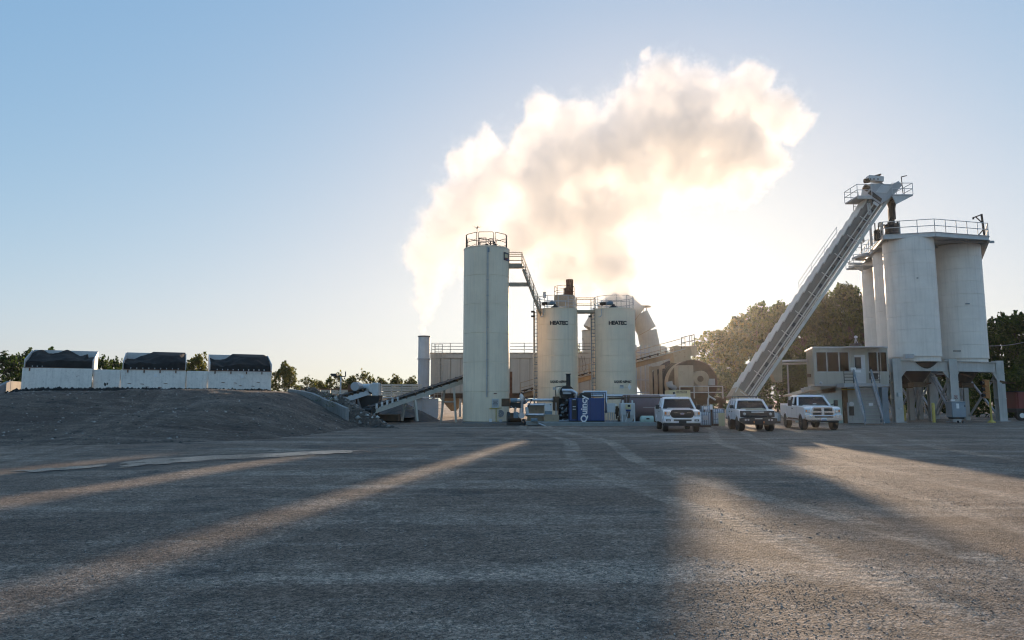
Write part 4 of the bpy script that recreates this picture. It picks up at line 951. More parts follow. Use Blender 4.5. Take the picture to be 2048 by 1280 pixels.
for k in range(4): g.beam(tail+d*(.5+k*.7)+s*.5-u*.2, V(((tail+d*(.5+k*.7)).x, (tail+d*(.5+k*.7)).y, .4)), .09)
g.build('trestle', M['rust'], t)
# --- yard lamp pole
def lamp_pole():
    Y = 56; x = ax(681,Y,780); t = thing('lamp_pole', 'pole with a boxy floodlight and a short stub on its crossarm', 'lamp post', (x,Y,1.0))
    MB().tube((x,Y,.5),(x,Y,az(753,Y)),.06,8).build('pole', M['lgrey'], t); MB().beam(at(669,753,Y), at(691,753,Y), .07).build('crossarm', M['dark'], t)
    MB().box(at(668.5,750,Y),(.42,.3,.22)).build('floodlight', M['dark'], t); MB().tube(at(691,753,Y), at(691,743,Y), .04, 6).build('stub', M['dark'], t)
lamp_pole()
# --- ribbed fence and long wall behind
def ribbed_fence():
    Y = 70; x0, x1 = ax(762,Y,790), ax(836,Y,790); zt = az(768,Y); t = thing('ribbed_fence', 'pale ribbed metal fence beside the exhaust stack', 'fence', (x0,Y,0))
    inv = WM[t.name].inverted(); n = 6; h = (zt-1.9)/n; src = None
    for c in range(4):
        w = (x1-x0)/3.6; 
        for i in range(n):
            T = inv @ Matrix.Translation(V((x0+w*(c+.5), Y, 1.9+h*(i+.5))))
            if src is None: src = MB().box((0,0,0),(w-.05,.09,h-.05)).build('fence_panel', M['offwhite'], t, local=True, bev=.015); src.matrix_basis = T
            else: share('fence_panel', src, t, T)
    for c in range(5): MB().box((x0+(x1-x0)/3.6*c, Y+.09, zt/2),(.1,.08,zt)).build('fence_post', M['grey'], t)
    MB().bb(x0-.1,x1+2,Y+.15,Y+.4,-.1,1.95).build('kick_wall', M['grey'], t)
    MB().bb(x0+.3,x1+1.5,Y-.25,Y-.12,2.0,2.12).build('fence_ledge', M['lgrey'], t)
ribbed_fence()
def long_wall():
    Y = 74; x0, x1 = ax(600,Y,790), ax(764,Y,790); zt = az(779.5,Y); t = thing('long_wall', 'long pale wall with a rusty coping behind the short conveyor', 'wall', (x0,Y,0))
    n = 8; w = (x1-x0)/n; inv = WM[t.name].inverted(); src = None
    for i in range(n):
        T = inv @ Matrix.Translation(V((x0+w*(i+.5), Y, zt/2)))
        if src is None: src = MB().box((0,0,0),(w-.04,.2,zt)).build('wall_panel', M['offwhite'], t, local=True); src.matrix_basis = T
        else: share('wall_panel', src, t, T)
    MB().bb(x0,x1,Y-.15,Y+.15,zt+.003,zt+.13).build('coping', M['rust'], t)
long_wall()
# ------------------------------------------------------------------ low machinery along the kerb
MY = 51.0
def P(px, py, Y=MY): return at(px, py, Y)
kx0, kx1 = ax(1078,49.6,854), ax(1312,49.6,854)
MB().bb(kx0,kx1,49.4,54.8,-.1,.22).build('plant_slab', M['curb'], kind='structure', bev=.03)
# blue compressor
def compressor():
    Y = 50.6; x0, x1 = ax(1155.5,Y,820), ax(1209,Y,820); zb, zt = .3, az(796,Y); t = thing('air_compressor', 'dark blue compressor cabinet with white lettering on its side', 'compressor', (x0,Y,.22))
    MB().bb(x0,x1,Y,Y+1.4,zb,zt).build('cabinet', M['blue'], t, bev=.025)
    for i in range(1,4): xx = x0+(x1-x0)*(.28+i*.2); MB().bb(xx-.004,xx+.004,Y-.004,Y,zb+.06,zt-.05).build('panel_joint', M['black'], t)
    xl = ax(1139,Y+.3,820)
    MB().bb(xl,x0-.02,Y+.15,Y+1.4,zb,zt).build('side_door', M['blue'], t, bev=.02)
    MB().bb(xl+.16,x0-.06,Y+.13,Y+.15,zb+.1,zt-.1).build('louvre_panel', M['black'], t)
    for z in (zt-.12,zt-.62,zt-.8): MB().bb(xl+.22,xl+.44,Y+.11,Y+.13,z-.02,z+.02).build('warning_label', M['white'], t)
    a = MB(); a.extr([(0,0),(1.0,0),(.98,.36),(.28,.36)], (x0+.02,Y+.35,zt+.003), (1,0,0), (0,0,1), V((0,.8,0))); a.build('air_hood', M['black'], t, bev=.02)
    MB().bb(xl,x1,Y+.05,Y+1.35,.2,.3).build('skid', M['black'], t)
    wall_text('Quincy', .62, ((x0+ml(12.5,Y)),Y,(zb+zt)/2+.03), M['white'], t, up=(-1,0,0), bold=.016, sx=1.06)
    wall_text('COMPRESSOR', .085, ((x0+ml(19.3,Y)),Y,(zb+zt)/2+.2), M['white'], t, up=(-1,0,0), sx=1.9)
compressor()
# oil heater: round burner drum with a stack
def heater():
    Y = 52.3; t = thing('oil_heater', 'black oil heater with a short upright stack beside the blue cabinet', 'heater', (ax(1133,Y),Y,.22))
    c = at(1133,785,Y); r = ml(14,Y); MB().tube(c+V((0,-.5,0)), c+V((0,1.3,0)), r, 24).build('burner_drum', M['dark'], t); MB().tube(c+V((-.16,-.1,0)), c+V((-.25,1.2,0)), r*.98, 24).build('drum_jacket', M['cream'], t)
    q = at(1136.5,772,Y); MB().lathe([(ml(4.3,Y),q.z-.3),(ml(4.3,Y),az(749,Y)),(ml(5.6,Y),az(749,Y)),(ml(5.6,Y),az(747.5,Y))], (q.x,Y-.1,0), 16).build('stack', M['dark'], t)
    b = MB(); b.bb(ax(1122,Y),ax(1148,Y),Y-.4,Y+1,1.85,az(791,Y)); b.build('firebox', M['brown'], t)
    p = MB(); p.pipe([at(1124,781,Y-.75),at(1143,781,Y-.75),at(1152,786,Y-.75),at(1153,797,Y-.75)], .13, 10); p.build('flue_elbow', M['silver'], t)
    MB().box(at(1134,785.5,Y-.78),(.62,.06,.2)).build('maker_plate', M['grey'], t)
    x0, x1 = ax(1107,Y-.7,820), ax(1118,Y-.7,820); MB().bb(x0,x1,Y-.9,Y+.2,1.0,az(793,Y-.7)).build('control_column', M['brown'], t, bev=.03)
    MB().bb(ax(1117,Y),ax(1152,Y),Y-.1,Y+1.2,.25,1.9).build('pump_frame', M['dark'], t)
    r = random.Random(8); m = MB(); m2 = MB(); m3 = MB()
    for k in range(26):
        a = at(r.uniform(1119,1142), r.uniform(803,842), Y-.5); l = r.uniform(.12,.35); dd = r.choice([(1,0,0),(0,0,1),(.7,0,.7)]); (m if k%3 else m2).tube(a, a+V(dd)*l, r.uniform(.03,.09), 8)
    for k in range(12):
        a = at(r.uniform(1119,1142), r.uniform(800,842), Y-.58); m3.box(a,(r.uniform(.08,.2),.1,r.uniform(.06,.16)))
    m.build('valve_cluster', M['dark'], t, kind='stuff'); m2.build('fitting_cluster', M['steel'], t, kind='stuff'); m3.build('gauge_cluster', M['bluegrey'], t, kind='stuff')
    f = MB(); f.tube(at(1112,846,Y-.9), at(1112,805,Y-.9), .04, 6); f.tube(at(1118,841,Y-.9), at(1141,841,Y-.9), .05, 6); f.tube(at(1118,846,Y-.9), at(1141,846,Y-.9), .05, 6); f.build('drain_pipe', M['steel'], t)
    f = MB(); f.pipe([at(1111,796,Y-.6),at(1111,774,Y-.6),at(1127,772,Y-.6)], .03, 6); f.build('gauge_line', M['dark'], t); MB().box(at(1109,777,Y-.6),(.24,.12,.18)).build('gauge_box', M['grey'], t)
heater()
# big insulated pipes running between the heater and the pump
def pipe_thing(name, label, pts, r, mat, Y, cat='pipe', group=None, flange=True):
    w = [at(a,b,Y) if len(q)==2 else at(a,b,q[2]) for q in pts for a,b in [q[:2]]]
    t = thing(name, label, cat, tuple(w[0]), group=group)
    MB().pipe(w, r, 12).build('pipe_run', mat, t)
    if flange:
        for a, b in ((w[0],w[1]),(w[-1],w[-2])): dd = (b-a).normalized(); MB().tube(a+dd*.05, a+dd*.13, r*1.35, 12).build('pipe_flange', M['steel'], t)
    return t
pipe_thing('insulated_pipe', 'topmost silver pipe of the rack leading to the black heater', [(1052,800),(1107,800)], .11, M['silver'], 52.0)
pipe_thing('insulated_pipe', 'silver pipe just under the topmost one on the rack', [(1055,809.5),(1092,809.5)], .10, M['silver'], 51.8)
pipe_thing('insulated_pipe', 'low silver pipe passing under the grey switch box', [(1051,829.5),(1090,829.5)], .10, M['silver'], 51.6)
pipe_thing('insulated_pipe', 'upright white elbow pipe above the pump', [(1051,806,51.2),(1044,795,51.0),(1043,806,51.0),(1043,836,51.0)], .15, M['silver'], 51)
def switch_box():
    Y = 51.2; t = thing('switch_box', 'grey switch box on a stained cabinet in the pipe rack', 'switch box', (ax(1096,Y),Y,.22))
    MB().bb(ax(1089,Y),ax(1104,Y),Y,Y+.3,az(822,Y),az(807,Y)).build('box', M['lgrey'], t, bev=.015); MB().bb(ax(1099.5,Y),ax(1102,Y),Y-.02,Y,az(810.5,Y),az(808.5,Y)).build('badge', M['ink'], t)
    MB().bb(ax(1089,Y),ax(1104,Y),Y+.02,Y+.35,az(829,Y),az(822.5,Y)).build('stand_top', M['bluegrey'], t); MB().bb(ax(1089,Y),ax(1118,Y),Y+.1,Y+.5,.22,az(829.5,Y)).build('stand', M['tan'], t)
    MB().bb(ax(1055,Y),ax(1089,Y),Y+1.1,Y+1.2,.22,az(812,Y)).build('back_board', M['tan'], t)
switch_box()
def pump_set():
    Y = 50.4; t = thing('pump_set', 'oily black pump and motor set at the foot of the tall tank', 'pump', (ax(1030,Y),Y,.02))
    MB().bb(ax(1003,Y+.2),ax(1019.5,Y+.2),Y+.2,Y+1,az(813,Y),az(797,Y)).build('filter_box', M['brown'], t, bev=.02)
    a = at(1021,801,Y+.3); MB().tube(a, at(1034,801,Y+.3), .17, 14).build('upper_motor', M['bluegrey'], t); MB().tube(at(1034,801,Y+.3), at(1041,801,Y+.3), .13, 14).build('coupling', M['steel'], t)
    MB().bb(ax(1020,Y+.3),ax(1041,Y+.3),Y+.3,Y+.9,az(816,Y),az(805,Y)).build('gear_case', M['dark'], t, bev=.03)
    MB().tube(at(1014.5,836,Y), at(1019,836,Y+.02), .44, 22).build('flywheel', M['dark'], t)
    MB().tube(at(1019,836,Y+.1), at(1042,836,Y+.1), .37, 18).build('pump_case', M['brown'], t); MB().bb(ax(1027,Y-.3),ax(1037,Y-.3),Y-.3,Y+.1,az(836,Y),az(824,Y)).build('starter_box', M['bluegrey'], t, bev=.02)
    MB().tube(at(1043,831,Y-.35), at(1043,831,Y-.1), .22, 16).build('suction_port', M['steel'], t)
    MB().pipe([at(1046,838,Y-.2), at(1050,846,Y-.2), at(1047,852,Y-.2)], .09, 8).build('hose', M['black'], t)
    s = MB(); s.bb(ax(1013,Y-.4),ax(1049,Y-.4),Y-.4,Y+.9,.03,.22); s.build('skid', M['black'], t)
    r = random.Random(3); m = MB()
    for k in range(16): c = at(r.uniform(1019,1052), r.uniform(812,848), Y-.1); m.tube(c, c+V((r.uniform(-.2,.2),0,r.uniform(-.2,.2))), r.uniform(.02,.05), 6)
    m.build('small_lines', M['steel'], t, kind='stuff')
    MB().tube(at(1053,814,Y+.4), at(1055,828,Y+.4), .11, 10).build('filter_canister', M['lgrey'], t)
    MB().pipe([at(1047,796,Y+.4),at(1064,799,Y+.4),at(1057,812,Y+.4),at(1053,824,Y+.4)], .035, 6).build('lifting_arm', M['black'], t)
pump_set()
def spill_tray():
    Y = 49.2; t = thing('drip_tray', 'pale metal drip tray with a loose pipe lying by the kerb', 'tray', (ax(1062,Y),Y,0))
    MB().bb(ax(1052,Y),ax(1083,Y),Y,Y+.9,.02,.28).build('tray', M['curb'], t, bev=.02); MB().bb(ax(1062,Y-.3),ax(1075,Y-.3),Y-.2,Y+.4,.29,.5).build('block', M['bluegrey'], t, bev=.02)
    MB().tube(at(1076,846,Y-.1), at(1091,852,Y-.6), .04, 6).build('loose_pipe', M['silver'], t); MB().box(at(1080,857,Y-.9)*1.0,(.55,.3,.1)).build('foot_plate', M['lgrey'], t)
spill_tray()
# pipes above the compressor and along the back
pipe_thing('insulated_pipe', 'white pipe looping over the top of the blue compressor', [(1162,792),(1168,783.5),(1212,783.5),(1212,826)], .085, M['silver'], 52.2)
pipe_thing('insulated_pipe', 'second white pipe bending down behind the blue compressor', [(1182,787),(1208,787),(1208,800)], .085, M['silver'], 52.6)
pipe_thing('insulated_pipe', 'long silver pipe running behind the grey hopper to the heater box', [(1182,791.5),(1352,791.5)], .10, M['silver'], 53.8)
pipe_thing('insulated_pipe', 'dark pipe lying on the maroon tank below the long silver one', [(1213,797),(1345,794.8)], .07, M['brown'], 52.6)
def elec_cabinet():
    Y = 50.9; t = thing('electric_cabinet', 'grey electric cabinet on pipe legs beside the blue compressor', 'cabinet', (ax(1222,Y),Y,.22))
    MB().bb(ax(1213.5,Y),ax(1230,Y),Y,Y+.35,az(825,Y),az(806.5,Y)).build('cabinet', M['lgrey'], t, bev=.015)
    for px in (1216,1221,1225,1229): MB().tube((ax(px,Y),Y+.15,.2),(ax(px,Y),Y+.15,az(825,Y)),.025,6).build('leg', M['steel'], t)
    MB().box(at(1234,818,Y+.2),(.18,.16,.4)).build('valve_block', M['brown'], t); MB().box(at(1232,810,Y+.1),(.14,.1,.1)).build('gauge', M['white'], t)
    g = MB(); r = random.Random(5)
    for k in range(8): c = at(r.uniform(1231,1240), r.uniform(812,842), Y+.3); g.tube(c, c+V((0,0,-r.uniform(.2,.7))), r.uniform(.03,.06), 6)
    g.build('hose_bundle', M['brown'], t, kind='stuff')
elec_cabinet()
def hopper_unit():
    Y = 50.2; x0, x1 = ax(1242.5,Y,820), ax(1270,Y,820); t = thing('dosing_hopper', 'grey dosing hopper on two front legs with a small control panel', 'hopper', ((x0+x1)/2,Y,.22))
    zt, zm = az(806,Y), az(838,Y); c = (x0+x1)/2; w = (x1-x0)/2
    MB().hexa([(c-w*.55,Y+.2,zm-.25),(c+w*.55,Y+.2,zm-.25),(c+w*.55,Y+.9,zm-.25),(c-w*.55,Y+.9,zm-.25)],[(c-w,Y,zm+.25),(c+w,Y,zm+.25),(c+w,Y+1.1,zm+.25),(c-w,Y+1.1,zm+.25)]).build('cone', M['lgrey'], t)
    MB().bb(c-w,c+w,Y,Y+1.1,zm+.253,zt).build('body', M['lgrey'], t, bev=.04)
    for s in (-1,1): MB().box((c+s*(w-.05),Y-.04,(zt+.1)/2-.05),(.09,.07,zt-.25)).build('leg', M['lgrey'], t)
    pn = MB().bb(c-.19,c+.19,Y-.12,Y-.003,az(818,Y),az(808.5,Y)).build('control_panel', M['paleyellow'], t, bev=.01); MB().bb(c-.05,c+.13,Y-.13,Y-.12,az(814,Y),az(809.5,Y)).build('screen', M['black'], pn)
    MB().bb(c-.17,c+.17,Y-.1,Y-.003,az(822.5,Y),az(819,Y)).build('blue_unit', M['blue'], t)
    MB().bb(c-.12,c+.12,Y-.05,Y-.001,az(836,Y),az(823,Y)).build('rusty_chute', M['brown'], t)
    for s in (-1,1): MB().tube((c+s*w*.7,Y+.2,zt),(c+s*w*.7,Y+.2,zt+.2),.06,8).build('lifting_eye', M['lgrey'], t)
    g = MB(); 
    for k in (-.1,.05,.12): g.tube((c+k,Y+.4,zt),(c+k*1.4,Y+.4,zt+.55),.04,6)
    g.build('filler_pipes', M['brown'], t)
    MB().pipe([(c-.02,Y-.1,.9),(c-.15,Y-.25,.5),(c-.4,Y-.55,.03)], .025, 6).build('drain_hose', M['lgrey'], t)
hopper_unit()
def maroon_tank():
    Y = 53.2; x0, x1 = ax(1246,Y,815), ax(1319,Y,815); r = ml(27,Y); zc = az(817,Y); t = thing('fuel_tank', 'maroon horizontal tank lying behind the grey hopper', 'tank', ((x0+x1)/2,Y,.22))
    Mx = Matrix.Rotation(math.pi/2,4,'Y'); L = x1-x0
    MB().lathe([(.02,-.18),(r*.55,-.14),(r*.93,-.03),(r,.03),(r,L-.03),(r*.93,L+.03),(r*.55,L+.14),(.02,L+.18)], (x0,Y,zc), 32, Mx, caps=False).build('shell', M['maroon'], t)
    for f in (.2,.8): MB().box((x0+L*f,Y,.35),(.25,1.6,.55)).build('saddle', M['brown'], t)
    wall_text('---  -- ----- - ---- ----', .10, (x0+L*.72,Y-r-.0,zc+.12), M['lgrey'], t) if False else None
    MB().box((x0+L*.7,Y-r+.01,zc+.1),(1.2,.03,.02)).build('faded_stripe', M['lgrey'], t)
maroon_tank()
def small_tank():
    Y = 50.2; x0, x1 = ax(1282.5,Y,840), ax(1306,Y,840); r = ml(8.5,Y); zc = az(840,Y); t = thing('small_tank', 'small pale green pressure tank low beside the first pickup', 'tank', ((x0+x1)/2,Y,.22))
    Mx = Matrix.Rotation(math.pi/2,4,'Y'); L = x1-x0
    MB().lathe([(.02,-.1),(r*.6,-.08),(r*.95,0),(r,.06),(r,L)], (x0,Y,zc), 20, Mx).build('shell', M['palegreen'], t); MB().box((x0+L*.5,Y-r,zc+.1),(.22,.04,.1)).build('badge', M['ink'], t); MB().box((x0+L*.4,Y,.25),(L*.7,.3,.1)).build('foot', M['grey'], t)
small_tank()
# --- dryer drum
def drum():
    A = at(1387,768,61.0); B = at(1337,766,71.0); r = 2.0; ax_ = (B-A); L = ax_.length; fr, _ = MB().frame(A, B)
    t = thing('dryer_drum', 'huge brown dryer drum lying end on in front of the golden trees', 'drum', (A.x,A.y,0))
    MB().lathe([(r*.97,.25),(r*.97,L)], n=44, M=fr).build('shell', M['brown'], t)
    MB().lathe([(.02,.05),(r*1.03,.05),(r*1.06,.12),(r*1.06,.5),(r*.98,.5)], n=44, M=fr, caps=False).build('end_plate', M['brown'], t)
    MB().lathe([(r*1.0,.85),(r*1.02,.85),(r*1.02,2.3),(r*1.0,2.3)], n=44, M=fr, caps=False).build('wrapper', M['tan'], t)
    for z in (2.6,6.5): MB().lathe([(r*.98,z),(r*1.13,z),(r*1.13,z+.35),(r*.98,z+.35)], n=44, M=fr, caps=False).build('riding_ring', M['dark'], t)
    g = MB(); m = 60
    for i in range(m): a = i*6.2832/m; g.add([fr @ V((math.cos(a+q)*rr*r, math.sin(a+q)*rr*r, z)) for q,rr,z in ((0,1.0,4),(.05,1.0,4),(.05,1.1,4),(0,1.1,4),(0,1.0,4.25),(.05,1.0,4.25),(.05,1.1,4.25),(0,1.1,4.25))], [(3,2,1,0),(4,5,6,7),(0,1,5,4),(1,2,6,5),(2,3,7,6),(3,0,4,7)])
    g.build('gear_teeth', M['dark'], t, kind='stuff')
    Y = A.y-.9
    MB().bb(ax(1357,Y-.8),ax(1388,Y-.8),Y-.8,Y+.6,az(775,Y),az(731.5,Y)).build('burner_box', M['tan'], t, bev=.03); MB().bb(ax(1366.5,Y-.8),ax(1387,Y-.8),Y-.83,Y-.803,az(773,Y),az(733,Y)).build('box_door', M['tan'], t)
    c = at(1399,757,Y-.2); MB().tube(c+V((0,-.6,0)), c+V((0,.6,0)), ml(15,Y), 24).build('blower_scroll', M['tan'], t); MB().bb(ax(1392,Y),ax(1411,Y),Y-.8,Y+.4,az(783,Y),az(760,Y)).build('blower_outlet', M['tan'], t)
    MB().tube(c+V((-.1,-.7,-.05)), c+V((-.1,-.62,-.05)), ml(6,Y), 18).build('blower_inlet', M['brown'], t)
    m = MB(); q = at(1336,769,Y); m.tube(q, at(1352,777,Y), .2, 12); m.tube(at(1338,763,Y), at(1340,772,Y), .28, 12); m.build('oil_gun', M['grey'], t)
    MB().bb(ax(1330,Y-1),ax(1447,Y-1),Y-1.2,Y+.2,az(800,Y),az(797,Y)).build('platform', M['brown'], t)
    fr2 = MB(); fr2.ibeam(at(1322,806,Y-.6), at(1452,800,Y-.6), .3, .5); fr2.ibeam(at(1322,803,Y+8), at(1440,800,Y+8), .3, .5); fr2.build('chassis_beam', M['brown'], t)
    for px in (1328,1355,1395,1440):
        for dy in (-.6,7.5): MB().beam((ax(px,Y+dy),Y+dy,-.05),(ax(px,Y+dy),Y+dy,az(804,Y)),.28,.28).build('leg', M['brown'], t)
    for px in (1302,1312,1322): MB().beam((ax(px,Y+3),Y+3,-.05),(ax(px,Y+3),Y+3,az(733,Y+3)),.26,.26).build('frame_column', M['tan'], t)
    MB().ibeam(at(1298,738,Y+3), at(1330,733,Y+3), .25, .3).build('frame_beam', M['tan'], t)
    guardrail(t, [at(1360,797,Y-1.1), at(1446,797,Y-1.1)], az(773,Y)-az(797,Y), M['lgrey'], .045, step=1.35, mids=1)
    MB().box(at(1423,764,Y+.1),(.5,.4,.55)).build('valve_train', M['grey'], t); 
    mm = MB(); r_ = random.Random(6)
    for k in range(22): a = at(r_.uniform(1340,1450), r_.uniform(806,838), Y-.9); mm.tube(a, a+V((r_.uniform(-.5,.5),0,r_.uniform(-.3,.3))), r_.uniform(.04,.14), 7)
    mm.build('underframe_parts', M['brown'], t, kind='stuff')
    MB().pipe([at(1416,850,52),at(1416,800,52),at(1418,792,52),at(1431,800,52)], .06, 8).build('drop_arm', M['lgrey'], t)
    r2 = MB()
    for k in range(7): a = at(r_.uniform(1395,1445), 815+3*k, 57); r2.box(a,(r_.uniform(.3,.9),.5,r_.uniform(.2,.5)))
    r2.build('burner_fittings', M['tan'], t, kind='stuff')
drum()
def heater_box():
    Y = 54.5; x0, x1 = ax(1338.5,Y,788), ax(1381,Y,788); z0, z1 = az(812,Y), az(780.5,Y); t = thing('heater_box', 'pale yellow lettered box behind the roof of the first pickup', 'heater', ((x0+x1)/2,Y,0))
    MB().bb(x0,x1,Y,Y+1.6,z0,z1).build('casing', M['paleyellow'], t, bev=.02); MB().bb(x0+.1,x1-.1,Y+.1,Y+1.5,-.05,z0-.003).build('stand', M['brown'], t)
    n = MB().bb(ax(1353,Y),ax(1373.5,Y),Y-.02,Y-.002,az(786.5,Y),az(782,Y)).build('name_panel', M['ink'], t); wall_text('HEATEC', .15, (ax(1363.3,Y),Y-.02,az(784.3,Y)), M['paleyellow'], n, bold=.006, sx=1.25)
    MB().tube(at(1348,796,Y-.1), at(1348,784,Y-.1), .09, 10).build('vent', M['black'], t)
heater_box()
# --- plastic totes in cages
def tote(px0, px1, py0, py1, Y, label, cage=True):
    x0, x1 = ax(px0,Y,840), ax(px1,Y,840); z1 = az(py0,Y); h = min(1.15, z1-.05); z0 = z1-h; w = x1-x0
    t = thing('liquid_tote', label, 'tote', ((x0+x1)/2,Y,0), group='caged liquid totes')
    MB().bb(x0+.03,x1-.03,Y+.03,Y+w-.03,max(z0,.14),z1-.03).build('bottle', M['tote'], t, bev=.09)
    m = MB()
    for i in range(6):
        x = x0+w*i/5; m.tube((x,Y,.12),(x,Y,z1),.022,5); m.tube((x0,Y+w*i/5,.12),(x0,Y+w*i/5,z1),.022,5); m.tube((x1,Y+w*i/5,.12),(x1,Y+w*i/5,z1),.022,5)
    for i in range(5):
        z = .2+(z1-.2)*i/4; m.pipe([(x0,Y,z),(x1,Y,z),(x1,Y+w,z),(x0,Y+w,z)], .022, 5, True)
    m.build('cage', M['bluegrey'], t)
    p = MB()
    for k in range(3): p.bb(x0,x1,Y+(w-.12)*k/2,Y+(w-.12)*k/2+.12,0,.12)
    p.build('pallet', M['brown'], t); MB().tube(((x0+x1)/2,Y+w/2,z1-.04),((x0+x1)/2,Y+w/2,z1+.03),.09,12).build('cap', M['black'], t)
    MB().box(((x0+x1)/2,Y-.02,(z0+z1)/2+.1),(w*.5,.01,.3)).build('label_plate', M['lgrey'], t)
tote(1400,1422,824,856,46.0,'caged blue tote against the fender of the first pickup'); tote(1427,1449,818,850,48.4,'taller caged tote behind the narrow yellow board'); tote(1540,1561,826,842,55.0,'caged tote seen between the open hood vehicle and the big pickup'); tote(1404,1424,812,850,49.6,'tote standing behind another one at the pickup fender')
tag(MB().bb(ax(1437.5,46.8,840),ax(1449.5,46.8,840),46.8,46.86,.05,az(826,46.8)).build('yellow_board', M['paleyellow'], bev=.005), 'narrow pale yellow board leaning by the caged totes', 'board')
def valve_stand():
    Y = 48.6; x = ax(1424,Y,840); t = thing('valve_stand', 'rusty pipe stand with white gauges between the two totes', 'pipe stand', (x,Y,0))
    MB().tube((x,Y,0),(x,Y,az(812,Y)),.07,8).build('pipe', M['brown'], t); MB().box((ax(1420.5,Y),Y-.1,az(814,Y)),(.16,.14,.34)).build('gauge', M['white'], t); MB().box((ax(1410,Y),Y,az(816,Y)),(.22,.18,.2)).build('junction_box', M['white'], t); MB().tube((ax(1408,Y),Y+.1,0),(ax(1408,Y),Y+.1,az(818,Y)),.04,6).build('riser', M['brown'], t)
valve_stand()
# ------------------------------------------------------------------ silos
SR = ml(46.6, 58)
ZD = az(474, 56.9)                           # underside of the deck
ZF = az(721, 57)                             # top of the frame beams
def silo(px, Y, label, pyref=700):
    cx = ax(px, Y, pyref); t = thing('storage_silo', label, 'silo', (cx,Y,ZF), group='storage silos under one deck')
    n = 9; z0, z1 = az(714,58), ZD-.12; h = (z1-z0)/n
    for k in range(n):
        a, b = z0+k*h, z0+(k+1)*h; MB().lathe([(SR-.03,a),(SR,a+.016),(SR,b-.016),(SR-.03,b)], (cx,Y,0), 48, caps=False).build('shell_course', M['silo'], t)
        an = -.25+((k*.9)%.5); MB().beam((cx+math.sin(an)*(SR+.001),Y-math.cos(an)*(SR+.001),a+.03),(cx+math.sin(an)*(SR+.001),Y-math.cos(an)*(SR+.001),b-.03),.025,.01).build('seam', M['silo'], t)
    MB().lathe([(SR-.09,ZF-.1),(SR-.09,z0+.02)], (cx,Y,0), 48).build('skirt', M['silo'], t)
    MB().lathe([(SR+.02,z0-.05),(SR+.02,z0+.01),(SR-.05,z0+.01)], (cx,Y,0), 48, caps=False).build('skirt_lip', M['silo'], t)
    MB().lathe([(.02,z1+.05),(SR,z1)], (cx,Y,0), 48, caps=False).build('roof', M['silo'], t)
    MB().lathe([(.45,ZF-1.75),(SR-.35,ZF-.12)], (cx,Y,0), 28).build('discharge_cone', M['black'], t)
    MB().box((cx,Y,ZF-1.95),(1.0,.9,.38)).build('clamshell_gate', M['brown'], t)
    return cx, t
S1, st = silo(1829.5, 58, 'near white silo whose full face shows beside the control house')
c = at(1835,556,58-SR); MB().box(c+V((0,-.0,0)),(.12,.06,.06)).build('bracket', M['dark'], st)
S2, st = silo(1924, 60.5, 'outer white silo carrying a dark bracket, below the corner jib')
c = at(1935,607.5,60.5-SR*.97); MB().box(c,(.3,.12,.10)).build('bracket', M['bluegrey'], st); MB().box(at(1914,702,60.5-SR),(.6,.1,.08)).build('cable_hook', M['dark'], st)
S3, st = silo(1804, 62.6, 'narrow strip of white silo directly behind the near one')
S4, st = silo(1775, 67.6, 'white silo furthest behind, with steam at its rim')
# deck on top
def deck():
    A, B, Cc, D = at(1767,475.5,56.9), at(1870.5,470.5,55.9), at(1977.5,477.5,57.3), at(1746,500,62.0)
    E_, G = at(1720,522,69.5), V((ax(1958,66,480),66,ZD))
    for p in (A,B,Cc,D,E_,G): p.z = ZD
    t = thing('silo_deck', 'railed steel deck across the tops of the silos', 'deck', (A.x,A.y,ZD))
    poly = [A,B,Cc,G,V((S4+3,70.5,ZD)),V((S4-1.9,70.5,ZD)),E_,D]
    m = MB(); n = len(poly); m.add([p for p in poly]+[p+V((0,0,.1)) for p in poly], [tuple(range(n-1,-1,-1)), tuple(range(n,2*n))]+[(i,(i+1)%n,n+(i+1)%n,n+i) for i in range(n)]); m.build('deck_plate', M['grey'], t)
    for a, b in zip(poly, poly[1:]+poly[:1]): d = (b-a).normalized()*.02; MB().ibeam(a+V((0,0,.0))+d, b-d, .16, .38, .03).build('edge_beam', M['lgrey'], t)
    for k in range(6):
        y = 57.6+k*2; MB().beam((S1-1.9+k*.3,y,ZD-.12),(S2+1.9,y+.6,ZD-.12),.12,.2).build('cross_beam', M['grey'], t)
    for run in ([D,A],[A,B],[B,Cc],[Cc,G],[E_,D]):
        guardrail(t, [p+V((0,0,.2)) for p in run], 1.07, M['lgrey'], .032, step=1.15, mids=1, toe=None)
    return t, A, B, Cc, D
dk, DA, DB, DC, DD = deck()
def lower_platform():
    t = thing('side_platform', 'small railed platform hung on the rear silos below the deck', 'platform', (ax(1722,66,515),66,az(527,66)))
    a, b = at(1708,531,65.5), at(1748,531,65.5); MB().hexa([a-V((0,0,.12)),b-V((0,0,.12)),b+V((0,1.6,-.12)),a+V((0,1.6,-.12))],[a,b,b+V((0,1.6,0)),a+V((0,1.6,0))]).build('deck', M['grey'], t)
    guardrail(t, [a+V((0,1.6,0)),a,b], 1.05, M['lgrey'], .03, step=1.0, mids=1)
    MB().extr([(0,0),(.9,0),(.9,-.5)], a+V((0,.1,-.12)), (1,0,0), (0,0,1), V((0,.1,0))).build('gusset', M['lgrey'], t)
    c, d = at(1724,507,64), at(1752,503,64); MB().hexa([c-V((0,0,.2)),d-V((0,0,.2)),d+V((0,2,-.2)),c+V((0,2,-.2))],[c,d,d+V((0,2,0)),c+V((0,2,0))]).build('upper_landing', M['grey'], t)
    guardrail(t, [c,d], 1.2, M['lgrey'], .03, step=.8, mids=2)
lower_platform()
